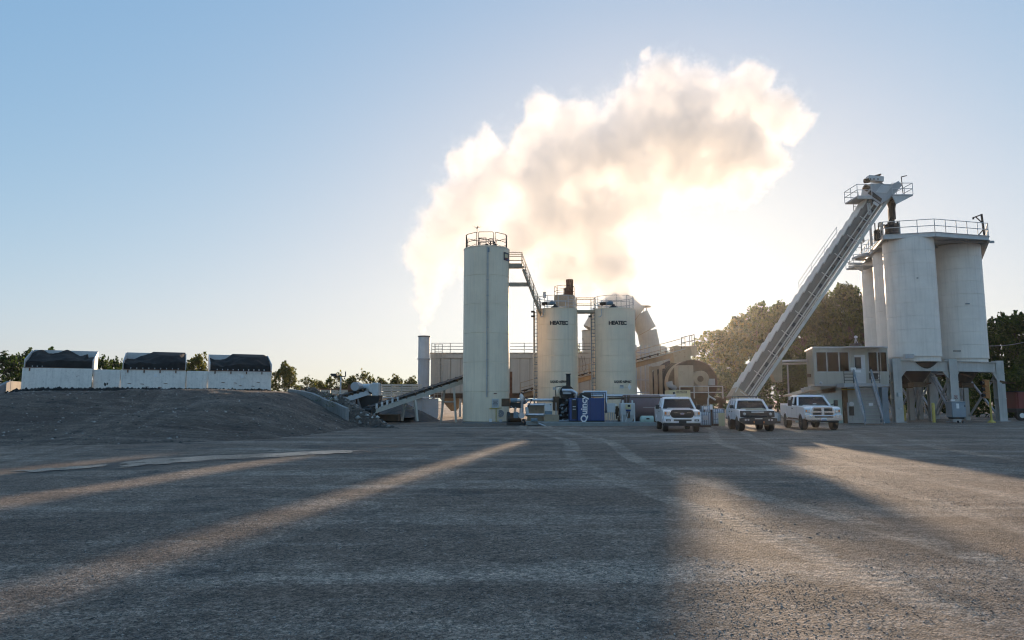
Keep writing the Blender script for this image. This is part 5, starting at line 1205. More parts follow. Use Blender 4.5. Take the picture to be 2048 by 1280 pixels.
def jib():
    Y = 58; p = at(1969,470,Y); p.z = ZD+.2; t = thing('jib_crane', 'small dark jib crane at the outer corner of the silo deck', 'crane', tuple(p))
    MB().beam(p, p+V((-.12,0,2.05)), .12).build('mast', M['dark'], t); top = p+V((-.12,0,2.0)); MB().beam(top, top+V((-.75,0,-.28)), .10).build('arm', M['dark'], t); MB().beam(top+V((.0,0,-.7)), top+V((-.5,0,-.2)), .07).build('brace', M['dark'], t); MB().beam(p+V((-.02,0,.75)), p+V((-.68,0,.03)), .07).build('back_stay', M['brown'], t)
    MB().box(top+V((-.72,0,-.33)),(.1,.1,.16)).build('sheave', M['dark'], t)
jib()
def batcher():
    Y = 58.4; c = V((ax(1784,Y,455),Y,ZD+.1)); t = thing('top_batcher', 'black drum standing on the silo deck under the conveyor chute', 'batcher', tuple(c))
    MB().lathe([(.62,0),(.62,.55),(.56,.6),(.56,1.05),(.62,1.1),(.62,1.3),(.3,1.45)], c, 22).build('drum', M['black'], t)
    MB().lathe([(.24,1.4),(.24,2.7)], c, 14).build('neck', M['dark'], t)
    for k in range(5): a = k*1.256; MB().box(c+V((math.cos(a)*.6,math.sin(a)*.6,1.36)),(.12,.12,.16)).build('lug', M['black'], t)
    MB().tube(c+V((.7,0,.15)), c+V((1.2,0,.15)), .13, 10).build('drive', M['dark'], t); MB().box(c+V((1.0,0,.38)),(.3,.2,.2)).build('terminal_box', M['dark'], t)
    MB().box(c+V((-1.1,.2,.45)),(.5,.5,.9)).build('air_tank', M['dark'], t); MB().lathe([(.02,0),(.22,.02),(.2,.12)], c+V((-1.0,0,1.35)), 14, Matrix.Rotation(math.pi/2,4,'X')).build('dial', M['lgrey'], t)
    for k in range(3): MB().tube(c+V((-.9-.25*k,.1,0)), c+V((-.8-.3*k,.1,1.3+.1*k)), .05, 6).build('air_line', M['dark'], t)
batcher()
# frame under the silos
def frame():
    t = thing('silo_stand', 'pale steel frame of columns and braces that carries the silos', 'frame', (ax(1850,57),57,0))
    FX = [(1790,56.4),(1902.5,57.2),(1995.5,59.6)]; cols = [V((ax(px,Y,735),Y,0)) for px,Y in FX]; zt = ZF
    for p in cols:
        MB().ibeam(p+V((0,0,-.05)), p+V((0,0,zt+.12)), .66, .55, .05, up=(0,1,0)).build('column', M['stand'], t)
        MB().box(p+V((0,0,.03)),(.9,.9,.06)).build('base_plate', M['grey'], t)
        for z in (zt-.95, zt-1.7, 1.9): MB().box(p+V((0,-.0,z)),(.7,.59,.05)).build('stiffener_plate', M['stand'], t)
    for a, b in zip(cols, cols[1:]):
        d = (b-a).normalized()*.36; z = V((0,0,zt-.44)); MB().ibeam(a+d+z, b-d+z, .35, .86, .05).build('beam', M['stand'], t)
        for p, s in ((a,1),(b,-1)): q = p+d*s*1.0; MB().extr([(0,0),(s*.55,0),(0,-.6)], V((q.x,q.y-.1,zt-.88)), (b-a).normalized(), (0,0,1), V((0,.16,0))).build('gusset', M['stand'], t)
    back = [[V((S3-1.8,61.0,0)),V((S3+1.7,61.6,0)),V((S2+1.9,63.5,0))],[V((S4-1.7,65.5,0)),V((S4+1.7,65.8,0)),V((S2+1.6,67.5,0))],[V((S4-1.6,70,0)),V((S4+1.8,70,0)),V((S2+1.5,71.5,0))]]
    back.insert(1, [V((S1-.4,63.8,0)),V((S1+2.2,63.0,0)),V((S2+.3,62.2,0))])
    rows = [cols]+back
    for row in back:
        for p in row: MB().ibeam(p+V((0,0,-.05)), p+V((0,0,zt)), .42, .42, .04, up=(0,1,0)).build('rear_column', M['stand'], t)
        for a, b in zip(row, row[1:]): d = (b-a).normalized()*.25; z = V((0,0,zt-.44)); MB().ibeam(a+d+z, b-d+z, .3, .8, .05).build('rear_beam', M['grey'], t)
    for r0, r1 in zip(rows, rows[1:]):
        for a, b in zip(r0, r1):
            d = (b-a).normalized()*.33; MB().ibeam(a+d+V((0,0,zt-.44)), b-d+V((0,0,zt-.44)), .3, .8, .05).build('tie_beam', M['grey'], t)
            MB().beam(a+d+V((0,0,.4)), b-d+V((0,0,zt-1.0)), .16,.12).build('brace', M['grey'], t); MB().beam(b-d+V((.05,0,.4)), a+d+V((.05,0,zt-1.0)), .16,.12).build('brace', M['grey'], t)
    MB().box(cols[0]+V((.05,-.32,2.2)),(.3,.16,.3)).build('switch_box', M['lgrey'], t); MB().box(cols[0]+V((.05,-.32,1.1)),(.2,.12,.14)).build('socket', M['lgrey'], t)
    wall_text('50', .36, cols[1]+V((0,-.35,2.02)), M['red'], t, up=(-1,0,0))
    p = cols[1]+V((0,-.36,1.45)); MB().box(p,(.4,.02,.12)).build('small_sign', M['white'], t)
    MB().box(V((S1-1.55,56.2,ZF+.3)),(.7,.3,.35)).build('junction_box', M['grey'], t)
    m = MB(); r = random.Random(9)
    for k in range(14): a = V((r.uniform(cols[0].x+.8,cols[2].x-.8), r.uniform(57.5,62), ZF-r.uniform(1.0,2.2))); m.beam(a, a+V((r.uniform(-1,1),r.uniform(-.6,.6),r.uniform(-.3,.3))), r.uniform(.06,.16))
    m.build('gate_linkage', M['brown'], t, kind='stuff')
    # conduit looping down the first column
    for px, k in ((1772,0),(1766.5,1),(1762,2)): MB().pipe([at(px,768+4*k,55.3), at(px,800,55.2), V((ax(px,55.2,838),55.1,.35)), V((ax(px+9,54.9,843),54.9,.05))] if k == 0 else [at(px,762,55.3), V((ax(px,55.3,840),55.3,0))], .045, 7).build('conduit', M['steel'], t)
frame()
# --- slanting slat conveyor
def slat_conveyor():
    B0, T0 = at(1480,797,55.0), at(1767,378,57.2); d = (T0-B0); L = d.length; d.normalize(); s = V((0,1,0)); s = (s-d*s.dot(d)).normalized(); u = s.cross(d)          # u: square to the run, towards upper left
    if u.z < 0: u = -u
    t = thing('slat_conveyor', 'long slanting slat conveyor rising to the top of the silos', 'conveyor', (B0.x,B0.y,0))
    W, H = 1.1, ml(38,56)
    def q(f, a, b): return B0+d*L*f+u*a+s*b                      # fraction along, across, away from the camera
    # body: deep channel with rails, hollow between
    for b, nm in ((-.55,'side_plate'),(.55,'side_plate')):
        MB().beam(q(0,.50,b), q(1,.50,b), .05, .34, up=u).build(nm, M['trough'], t)
        MB().beam(q(0,-.64,b), q(1,-.64,b), .10, .24, up=u).build('lower_rail', M['convey'], t)
        MB().beam(q(0,-.24,b), q(1,-.24,b), .07, .09, up=u).build('middle_rail', M['convey'], t)
        MB().beam(q(0,.12,b), q(1,.12,b), .07, .09, up=u).build('middle_rail', M['convey'], t)
    MB().beam(q(0,-.10,.15), q(1,-.10,.15), .7, .72, up=u).build('trough', M['trough'], t)
    inv = WM[t.name].inverted(); n = 22
    src = None
    for i in range(n):                                           # stepped cover plates
        p = q((i+.5)/n,.78,0); tilt = .10; dd = (d*math.cos(tilt)+u*math.sin(tilt)).normalized(); uu = dd.cross(s).normalized(); uu = uu if uu.z > 0 else -uu
        Mx = Matrix(((s.x,dd.x,uu.x,p.x),(s.y,dd.y,uu.y,p.y),(s.z,dd.z,uu.z,p.z),(0,0,0,1)))
        if src is None: src = MB().box((0,0,0),(W+.25,L/n*1.02,.07)).build('cover_plate', M['convey'], t, local=True); src.matrix_basis = inv @ Mx
        else: share('cover_plate', src, t, inv @ Mx)
    src = None
    for i in range(n):                                           # posts and dark flight openings
        p = q((i+.3)/n,-.05,-.57); Mx = Matrix(((s.x,d.x,u.x,p.x),(s.y,d.y,u.y,p.y),(s.z,d.z,u.z,p.z),(0,0,0,1)))
        if src is None: src = MB().box((.02,0,0),(.05,.34,.26)).build('flight_opening', M['black'], t, local=True); src.matrix_basis = inv @ Mx
        else: share('flight_opening', src, t, inv @ Mx)
    src = None
    for i in range(11):
        p = q((i+.15)/11,-.1,-.58); Mx = Matrix(((s.x,d.x,u.x,p.x),(s.y,d.y,u.y,p.y),(s.z,d.z,u.z,p.z),(0,0,0,1)))
        if src is None: src = MB().box((-.01,0,0),(.06,.06,1.15)).build('upright', M['convey'], t, local=True); src.matrix_basis = inv @ Mx
        else: share('upright', src, t, inv @ Mx)
    MB().beam(q(.905,.0,-.64), q(.935,.0,-.64), .05, .5, up=u).build('data_plate', M['white'], t)
    guardrail(t, [q(.47,.8,.5), q(.74,.8,.5)], .8, M['steel'], .02, step=1.8, mids=1)
    # foot
    MB().beam(q(-.02,0,0), q(.02,0,0), W+.1, H+.1, up=u).build('boot', M['tan'], t)
    for px in (1464,1496): MB().beam((ax(px,55.2,820),55.2,-.05), at(px,800,55.2), .22).build('foot_leg', M['brown'], t)
    MB().hexa([at(1462,812,54.9),at(1505,812,54.9),at(1505,812,56.2),at(1462,812,56.2)],[at(1462,801,54.9),at(1512,801,54.9),at(1512,801,56.2),at(1462,801,56.2)]).build('tail_box', M['brown'], t)
    guardrail(t, [at(1463,807,54.6), at(1515,803,54.6)], .4, M['convey'], .03, step=1.0)
    # reject hopper hanging below
    f = q(.225,-.8,0); c = at(1551,738,56.3); MB().hexa([c+V((-.15,-.3,-1.05)),c+V((.38,-.3,-1.05)),c+V((.38,.4,-1.05)),c+V((-.15,.4,-1.05))],[c+V((-.62,-.4,.15)),c+V((.42,-.4,.75)),c+V((.42,.5,.75)),c+V((-.62,.5,.15))]).build('reject_chute', M['tan'], t)
    MB().beam(q(.25,-.7,0), c+V((.1,0,.6)), .3,.4).build('chute_link', M['tan'], t)
    return t
slat_conveyor()
def conveyor_head():
    Y = 56.8; t = thing('conveyor_head', 'drive head with two railed platforms at the top of the slanting conveyor', 'drive head', tuple(at(1765,390,Y)))
    # hood: wedge box
    o = at(1752,400,Y-.6); sc = Y/F
    MB().extr([(a*sc,-b*sc) for a,b in ((-13,-8),(-8,-35),(36,-33),(48,-40),(56,-32),(38,-12),(20,2),(8,8))], o, (1,0,0), (0,0,1), V((0,1.5,0))).build('hood', M['grey'], t)
    MB().extr([(a*sc,-b*sc) for a,b in ((-16,-14),(-10,-20),(12,-2),(9,4))], o-V((0,.05,0)), (1,0,0), (0,0,1), V((0,.05,0))).build('inspection_door', M['dark'], t)
    MB().extr([(a*sc,-b*sc) for a,b in ((0,-16),(12,-31),(34,-29),(22,-14))], o-V((0,.04,0)), (1,0,0), (0,0,1), V((0,.035,0))).build('side_cover', M['lgrey'], t)
    a = at(1735,357,Y-.4); b = at(1764,360,Y-.4); MB().beam(a, b, .6, .42, up=(0,0,1)).build('gearbox', M['lgrey'], t); MB().tube(at(1729,362,Y-.5), at(1738,361,Y-.5), .2, 12).build('motor', M['brown'], t); MB().beam(at(1748,353,Y-.4), at(1760,350,Y-.4), .4, .12).build('guard', M['brown'], t); MB().tube(at(1728,373,Y-.6), at(1737,378,Y-.6), .24, 12).build('lower_motor', M['brown'], t)
    for px in (1741,1748,1756): MB().box(at(px,358,Y-.72),(.1,.03,.1)).build('bolt_plate', M['dark'], t)
    # platforms
    def plat(pa, pb, py, dep, ya, nm):
        a, b = at(pa,py,ya), at(pb,py,ya); MB().hexa([a-V((0,0,.12)),b-V((0,0,.12)),b+V((0,dep,-.12)),a+V((0,dep,-.12))],[a,b,b+V((0,dep,0)),a+V((0,dep,0))]).build(nm, M['grey'], t); return a, b
    a, b = plat(1715,1744,391,2.2,56.0,'platform'); guardrail(t, [b, a, a+V((0,2.2,0)), b+V((0,2.2,0))], .95, M['lgrey'], .028, step=1.2, mids=1)
    MB().ibeam(a-V((0,0,.2)), b-V((0,0,.2)), .1, .16).build('platform_beam', M['lgrey'], t)
    for px in (1735,1739): MB().beam(at(px,407,56.1), at(px+3,430,56.4), .1).build('hanger', M['lgrey'], t)
    a, b = plat(1785,1826,388.5,2.4,56.0,'platform'); guardrail(t, [a, b, b+V((0,2.4,0)), a+V((0,2.4,0))], .95, M['lgrey'], .028, step=1.2, mids=1)
    MB().extr([(0,0),(b.x-a.x,0),(.3,-.7)], a-V((0,-.05,.12)), (1,0,0), (0,0,1), V((0,.08,0))).build('bracket_plate', M['lgrey'], t)
    for k in range(4): MB().beam(a+V((.3*k+.2,.1,-.2)), a+V((.2*k+.2,2.3,-.2)), .1).build('joist', M['brown'], t)
    p = at(1806,386,57.2); MB().pipe([p, p+V((-.05,0,1.2)), p+V((-.05,0,1.4)), p+V((.25,0,1.48))], .035, 6).build('lamp_pole', M['dark'], t); MB().beam(p+V((.05,0,1.42)), p+V((.4,0,1.5)), .1, .06).build('lamp_head', M['dark'], t)
    # chute down to the batcher
    c = at(1783,404,57.6); MB().lathe([(.26,-1.5),(.26,-.6),(.42,.1),(.42,.4)], c, 16).build('chute', M['dark'], t)
    # caged ladder and struts behind
    x = ax(1719,58,425); l0, l1 = V((x,58.5,az(502,58.5))), V((x,58.5,az(406,58.5))); ladder(t, l0, l1, .45, M['dark'], step=.32, r=.03, cage=(0,-.5,0))
    MB().beam(V((x+.6,58.8,ZD)), V((x+.6,58.8,az(408,58.8))), .14).build('tower_leg', M['grey'], t); MB().beam(V((x+2.0,60.2,ZD)), V((x+2.0,60.2,az(400,60.2))), .14).build('tower_leg', M['grey'], t); MB().beam(V((x+.6,58.8,ZD+.4)), V((x+2.0,60.2,az(425,60))), .09).build('tower_brace', M['grey'], t)
conveyor_head()
# ------------------------------------------------------------------ control house
def control_house():
    Y = 54.6; x0, x1 = ax(1628,Y,740), ax(1777,Y,740); zb, zt = az(769,Y), az(696.5,Y); D = 4.2
    xb = ax(1614,Y+D,740)                                         # its side wall runs back to here
    t = thing('control_house', 'raised grey control house with bronze windows and an outside stair', 'building', (x0,Y,0))
    zs, zh = az(744,Y), az(703.5,Y)                               # sill and head of the window band
    wz = .14
    def wall(a, b, z0, z1, nm='wall_panel', mat=None): return MB().bb(ax(a,Y,740),ax(b,Y,740),Y,Y+wz,z0,z1).build(nm, mat or M['house'], t)
    wall(1628,1777,zb,zs-.002,'lower_wall'); wall(1628,1777,zh+.002,zt,'fascia')
    for a, b in ((1628,1632.5),(1698.5,1704),(1733,1736.5),(1774.5,1777)): wall(a,b,zs,zh,'pier')
    # side wall facing the sun, back wall, roof, floor
    MB().hexa([(x0-.002,Y+.15,zb),(x0+.1,Y+.15,zb),(xb+.1,Y+D,zb),(xb,Y+D,zb)],[(x0-.002,Y+.15,zt),(x0+.1,Y+.15,zt),(xb+.1,Y+D,zt),(xb,Y+D,zt)]).build('side_wall', M['house'], t)
    for k in range(6):
        f = (k+.5)/6; xx = x0+(xb-x0)*f; MB().box((xx-.03,Y+.15+(D-.15)*f,(zb+zt)/2),(.04,.05,zt-zb-.1)).build('wall_rib', M['house'], t)
    MB().bb(xb+.1,x1,Y+D-.1,Y+D,zb,zt).build('rear_wall', M['tan'], t); MB().bb(x1-.1,x1,Y+wz+.002,Y+D-.102,zb,zt).build('end_wall', M['house'], t)
    m = MB(); m.hexa([(x0-.1,Y-.08,zt+.002),(x1+.03,Y-.08,zt+.002),(x1+.03,Y+D+.1,zt+.002),(xb-.1,Y+D+.1,zt+.002)],[(x0-.1,Y-.08,zt+.12),(x1+.03,Y-.08,zt+.12),(x1+.03,Y+D+.1,zt+.12),(xb-.1,Y+D+.1,zt+.12)]); m.build('roof', M['lgrey'], t, bev=.015)
    MB().hexa([(x0+.02,Y+.02,zb-.12),(x1,Y+.02,zb-.12),(x1,Y+D,zb-.12),(xb,Y+D,zb-.12)],[(x0+.02,Y+.02,zb-.003),(x1,Y+.02,zb-.003),(x1,Y+D,zb-.003),(xb,Y+D,zb-.003)]).build('floor_edge', M['grey'], t)
    MB().bb(ax(1682,Y,697),ax(1757,Y,697),Y-1.0,Y-.09,zt+.0,zt+.07).build('door_canopy', M['lgrey'], t, bev=.01)
    for px in (1691.5,1754): MB().tube((ax(px,Y,720),Y-.5,zs+.02),(ax(px,Y,720),Y-.5,zt),.018,5).build('canopy_rod', M['steel'], t)
    # windows
    for a, b, ms in ((1632.5,1698.5,(1654,1678.5)),(1736.5,1774.5,(1755.5,))):
        xs_ = [ax(q,Y,720) for q in (a,)+ms+(b,)]
        for u_, v_ in zip(xs_, xs_[1:]):
            fr = MB(); w = .045; fr.bb(u_,v_,Y+.03,Y+.1,zs,zs+w); fr.bb(u_,v_,Y+.03,Y+.1,zh-w,zh); fr.bb(u_,u_+w,Y+.03,Y+.1,zs+w,zh-w); fr.bb(v_-w,v_,Y+.03,Y+.1,zs+w,zh-w); f = fr.build('window', M['grey'], t)
            MB().bb(u_+w,v_-w,Y+.055,Y+.07,zs+w,zh-w).build('pane', M['brownglass'], f)
    MB().bb(x0+.2,x1-.2,Y+1.2,Y+1.9,zs-.35,zs-.1).build('control_desk', M['brown'], t)
    for px, h in ((1647,.55),(1661,.75)): MB().lathe([(.18,0),(.25,h*.5),(.12,h*.75),(.13,h)], (ax(px,Y+1),Y+1.0,zs-.1), 10).build('chair_back', M['black'], t)
    # door
    dx0, dx1 = ax(1704.5,Y,740), ax(1732.5,Y,740); dt = az(709.5,Y); fx = ax(1709,Y,740), ax(1731,Y,740)
    wall(1704,1733,dt,zh,'transom', M['house']); MB().bb(dx0,fx[0],Y-.02,Y+.1,zb,dt-.003).build('door_frame', M['house'], t); MB().bb(fx[1],dx1,Y-.02,Y+.1,zb,dt-.003).build('door_frame', M['house'], t)
    d = MB().bb(fx[0]+.01,fx[1]-.01,Y-.04,Y+.02,zb+.02,dt-.02).build('door', M['lgrey'], t, bev=.01)
    MB().bb(ax(1712,Y),ax(1724.5,Y),Y-.06,Y-.042,az(737,Y),az(714.5,Y)).build('window', M['black'], d); MB().bb(ax(1710.5,Y),ax(1726,Y),Y-.05,Y-.041,az(738.5,Y),az(737.2,Y)).build('window_sill', M['grey'], d)
    MB().tube((ax(1728.5,Y),Y-.1,az(737,Y)),(ax(1728.5,Y),Y-.04,az(737,Y)),.045,8).build('knob', M['silver'], d); MB().bb(ax(1714,Y),ax(1723,Y),Y-.055,Y-.042,az(745,Y),az(740,Y)).build('notice', M['white'], d)
    MB().box((ax(1702.5,Y),Y-.5,az(740,Y)),(.34,.16,.34)).build('letter_box', M['white'], t)
    # lower storey
    Yl = Y+.55; zl = zb-.125
    for a, b in ((1643,1656),(1656.3,1684.5)): MB().bb(ax(a,Yl,810),ax(b,Yl,810),Yl,Yl+3.2,-.05,zl).build('lower_block', M['houselow'], t)
    MB().bb(ax(1655.5,Yl-.05,820),ax(1685,Yl-.05,820),Yl-.06,Yl-.003,-.02,az(798.5,Yl)).build('green_panel', M['palegreen'], t)
    MB().bb(ax(1684.8,Yl+.5,810),ax(1694,Yl+.5,810),Yl+.3,Yl+.7,-.05,zl).build('corner_post', M['brown'], t)
    MB().bb(ax(1694,Yl+.6,810),x1-.1,Yl+.6,Yl+3,-.05,zl).build('recessed_wall', M['houselow'], t)
    MB().bb(ax(1685,Yl,780),ax(1712,Yl,780),Yl+.1,Yl+.45,az(780,Yl),az(777.5,Yl)).build('ledge', M['yellow'], t)
    MB().extr([(0,0),(1.5,.28),(1.5,-.2),(0,-.25)], at(1633,781,Yl), (1,0,0), (0,0,1), V((0,1.2,0))).build('sloped_bracket', M['tan'], t)
    MB().lathe([(.12,0),(.12,.05),(.02,.1)], at(1641.5,766,Y-.1), 12, Matrix.Rotation(math.pi/2,4,'X')).build('outside_lamp', M['grey'], t)
    # rooftop unit
    m = MB(); q = at(1712,692,Y+1.5); m.lathe([(.5,-.1),(.46,.16),(.12,.22)], q, 10); m.build('roof_vent', M['dark'], t); m = MB(); m.tube(q+V((-.1,0,.1)), q+V((0,0,.62)), .05, 6); m.tube(q+V((.2,0,.1)), q+V((0,0,.62)), .03, 6); m.build('camera_bracket', M['grey'], t); m = MB(); m.lathe([(.02,-.12),(.13,-.05),(.13,.06),(.02,.13)], q+V((.02,0,.72)), 12); m.build('dome_camera', M['white'], t)
    # landing and stair
    lz = az(767,Y-.6); la, lb = ax(1687.5,Y-1.2,768), ax(1760,Y-1.2,768)
    MB().bb(la,lb,Y-1.3,Y-.05,lz-.30,lz).build('landing', M['grey'], t)
    zr = az(742,Y-1.2)-lz
    guardrail(t, [(la+.03,Y-1.25,lz),(ax(1707.5,Y-1.2),Y-1.25,lz)], zr, M['dark'], .03, step=.5, mids=3); guardrail(t, [(ax(1743,Y-1.2),Y-1.25,lz),(lb-.03,Y-1.25,lz)], zr, M['dark'], .03, step=.5, mids=3)
    MB().box((ax(1752,Y-1),Y-.8,lz+.55),(.5,.4,.5)).build('grill_box', M['dark'], t); MB().box((ax(1760,Y-1),Y-.9,lz+.5),(.16,.2,.34)).build('meter_box', M['white'], t)
    sa, sb = V((ax(1709,Y-1.3,768),Y-1.3,lz)), V((ax(1744,Y-1.3,768),Y-1.3,lz)); ea, eb = V((ax(1731,51.6,850),51.6,0)), V((ax(1768,51.6,850),51.6,0))
    n = 11; src = None
    for a, b in ((sa,ea),(sb,eb)):
        MB().beam(a+V((0,0,-.1)), b+V((0,0,.02)), .06, .26).build('stringer', M['grey'], t)
        up = V((0,0,1.0)); m = MB(); m.pipe([a+up*.0+V((0,0,.05)), a+up, b+up*.9, b+V((0,-.02,.05))], .035, 6); m.build('handrail', M['bluegrey'], t); m = MB(); m.tube(a+up*.5, b+up*.45, .025, 6); m.build('mid_rail', M['steel'], t)
        for f in (.33,.66): p = a.lerp(b,f); MB().tube(p, p+V((0,0,.97)), .028, 6).build('rail_post', M['steel'], t)
    for i in range(n):
        f = (i+.5)/n; a, b = sa.lerp(ea,f), sb.lerp(eb,f); MB().bb(a.x+.05,b.x-.05,a.y-.12,a.y+.12,a.z-.05,a.z-.01).build('step', M['steel'], t)
        MB().bb(a.x+.05,b.x-.05,a.y+.10,a.y+.13,a.z-.10,a.z-.053).build('riser', M['grey'], t)
    p = sa.lerp(eb,.52); MB().box((p.x,p.y-.2,p.z+.0),(.32,.02,.2),0).build('step_sign', M['white'], t)
    # plumbing by the stair
    b = MB(); 
    for px in (1697,1706): b.tube((ax(px,Y-.2,840),Y-.2,0),(ax(px,Y-.2,840),Y-.2,az(805,Y-.2)),.05,8)
    b.tube(at(1697,833,Y-.2), at(1708,833,Y-.2), .04, 6); b.tube(at(1697,838,Y-.2), at(1725,838,Y-.2), .04, 6); b.build('water_pipe', M['grey'], t)
    MB().lathe([(.02,0),(.17,.02),(.17,.1)], at(1702.5,808,Y-.25), 14, Matrix.Rotation(math.pi/2,4,'X')).build('dial', M['white'], t); MB().box(at(1703,822,Y-.2),(.3,.2,.7)).build('meter_body', M['dark'], t)
    MB().bb(ax(1764,Y-.15,800),ax(1776,Y-.15,800),Y-.2,Y+.3,0,zb-.2).build('conduit_bank', M['bluegrey'], t)
control_house()
pipe_thing('insulated_pipe', 'upper pale pipe entering the control house from the slanting conveyor', [(1556,723),(1617,721)], .09, M['silver'], 57.5); pipe_thing('insulated_pipe', 'lower pale pipe entering the control house from the slanting conveyor', [(1556,728.5),(1617,726.5)], .08, M['offwhite'], 57.4)
def shed():
    Y = 56.5; t = thing('lean_to', 'low lean-to roof sloping down from the control house behind the big pickup', 'shed', (ax(1615,Y),Y,0)); a, b = at(1590,790,Y), at(1652,772,Y)
    MB().hexa([a-V((0,0,.12)),b-V((0,0,.12)),b+V((0,2.6,-.12)),a+V((0,2.6,-.12))],[a,b,b+V((0,2.6,0)),a+V((0,2.6,0))]).build('roof', M['tan'], t); MB().extr([(0,-.13),(b.x-a.x,b.z-a.z-.13),(b.x-a.x,-a.z),(0,-a.z)], a+V((0,.1,0)), (1,0,0), (0,0,1), V((0,.1,0))).build('front_wall', M['houselow'], t)
    for f in (.35,.62): p = a.lerp(b,f)+V((0,.6,0)); MB().lathe([(.12,0),(.12,.2),(.2,.22),(.1,.3)], p, 10).build('roof_vent', M['lgrey'], t)
shed()
tag(MB().tube((ax(1578,60,800),60,0),(ax(1578,60,800),60,az(727,60)),.07,8).build('pole', M['grey']), 'plain grey pole under the pipes to the control house', 'pole')
def signal():
    Y = 56.0; x = ax(1980,Y,800); t = thing('traffic_signal', 'faded orange traffic signal on a yellow post by the outer column', 'traffic light', (x,Y,0))
    MB().tube((x,Y,0),(x-.02,Y,az(760,Y)),.075,10).build('post', M['yellow'], t); MB().lathe([(.28,0),(.27,.06),(.09,.22)], (x,Y,0), 12).build('foot', M['yellow'], t)
    z0, z1 = az(797,Y), az(760,Y); h = (z1-z0)/3; xs_ = ax(1972.5,Y,780)
    for k in range(3):
        b = MB().bb(xs_-.17,xs_+.17,Y-.16,Y+.16,z0+h*k+.01,z0+h*(k+1)-.01).build('lamp_section', M['orange'], t, bev=.02); z = z0+h*(k+.5)
        MB().lathe([(.15,0),(.15,.18),(.13,.18)], (xs_-.172,Y,z), 14, Matrix.Rotation(-math.pi/2,4,'Y'), caps=False).build('visor', M['dark'], b); MB().lathe([(.01,0),(.13,.02)], (xs_-.175,Y,z), 14, Matrix.Rotation(-math.pi/2,4,'Y')).build('lens', M['black'], b)
signal()
def tool_cabinet():
    Y = 55.5; x0, x1 = ax(1904,Y,820), ax(1932,Y,820); z0, z1 = az(835,Y), az(803.5,Y); t = thing('tool_cabinet', 'blue grey metal cabinet on castors in front of the middle column', 'cabinet', ((x0+x1)/2,Y,0))
    MB().bb(x0,x1,Y,Y+.8,z0,z1).build('body', M['bluegrey'], t, bev=.02); MB().bb(x0+.03,x1-.03,Y-.02,Y-.003,z0+.04,z1-.06).build('door', pmat('cabinet_door', (.27,.32,.37), .5, streak=.3), t); MB().bb(x0-.03,x1+.03,Y-.05,Y+.83,z1+.002,z1+.05).build('lid', M['grey'], t)
    MB().bb(ax(1910,Y),ax(1915.5,Y),Y-.03,Y-.021,az(817,Y),az(807,Y)).build('paper', M['white'], t); MB().box((ax(1926.5,Y),Y-.03,az(812,Y)),(.1,.03,.1)).build('latch', M['dark'], t); MB().bb(x0+.1,x1-.1,Y+.1,Y+.7,z0-.12,z0-.003).build('base', M['dark'], t)
    for px in (1914,1923): MB().tube((ax(px,Y)-.03,Y+.15,.09),(ax(px,Y)+.03,Y+.15,.09),.09,10).build('castor', M['rubber'], t)
    MB().box((ax(1905,Y),Y+.1,z1+.12),(.3,.2,.12)).build('paper_box', M['white'], t)
tool_cabinet()
def bollard(px, py, Y, label):
    x = ax(px,Y,830); t = thing('bollard', label, 'bollard', (x,Y,0)); zt = az(py,Y); MB().lathe([(.115,0),(.115,zt-.05),(.08,zt),(.01,zt+.015)], (x,Y,0), 14).build('post', M['yellow'], t); MB().lathe([(.16,0),(.15,.04)], (x,Y,0), 14).build('collar', M['curb'], t)
bollard(1867.5,806,55.0,'yellow bollard with black scuffs before the silo frame'); bollard(1809,810,60,'pale bollard standing inside the silo frame')
def trailer():
    Y = 61; x0, x1 = ax(2033,Y,800), ax(2110,Y,800); t = thing('tipping_trailer', 'dark red tipping trailer at the edge of the yard', 'trailer', (x0,Y,0)); zt, zb = az(784,Y), az(817,Y)
    MB().bb(x0+.05,x1,Y+.05,Y+2.3,zb,zt).build('box', M['red'], t); MB().bb(x0-.15,x1,Y-.05,Y+2.4,zt+.003,zt+.08).build('top_rail', M['dark'], t); MB().bb(x0,x1,Y+.1,Y+2.2,zb-.35,zb-.003).build('chassis', M['black'], t)
    for k in range(4): MB().bb(x0+.15+.75*k,x0+.25+.75*k,Y-.03,Y+.047,zb,zt).build('side_rib', M['red'], t)
    for k in range(2):
        c = V((ax(2046,Y,830)+k*1.25,Y+.1,.45)); w = MB().tube(c, c+V((0,.3,0)), .45, 20).build('wheel', M['rubber'], t); MB().tube(c-V((0,.02,0)), c+V((0,.01,0)), .22, 14).build('rim', M['white'], w)
trailer()
cw = MB(); a, b = at(1979,692,60), at(2100,668,50); cw.pipe([a.lerp(b,k/8)-V((0,0,.25*math.sin(k/8*3.14))) for k in range(9)], .02, 5); tag(cw.build('overhead_cable', M['steel']), 'thin cable sagging across the dark trees by the outer silo', 'cable')
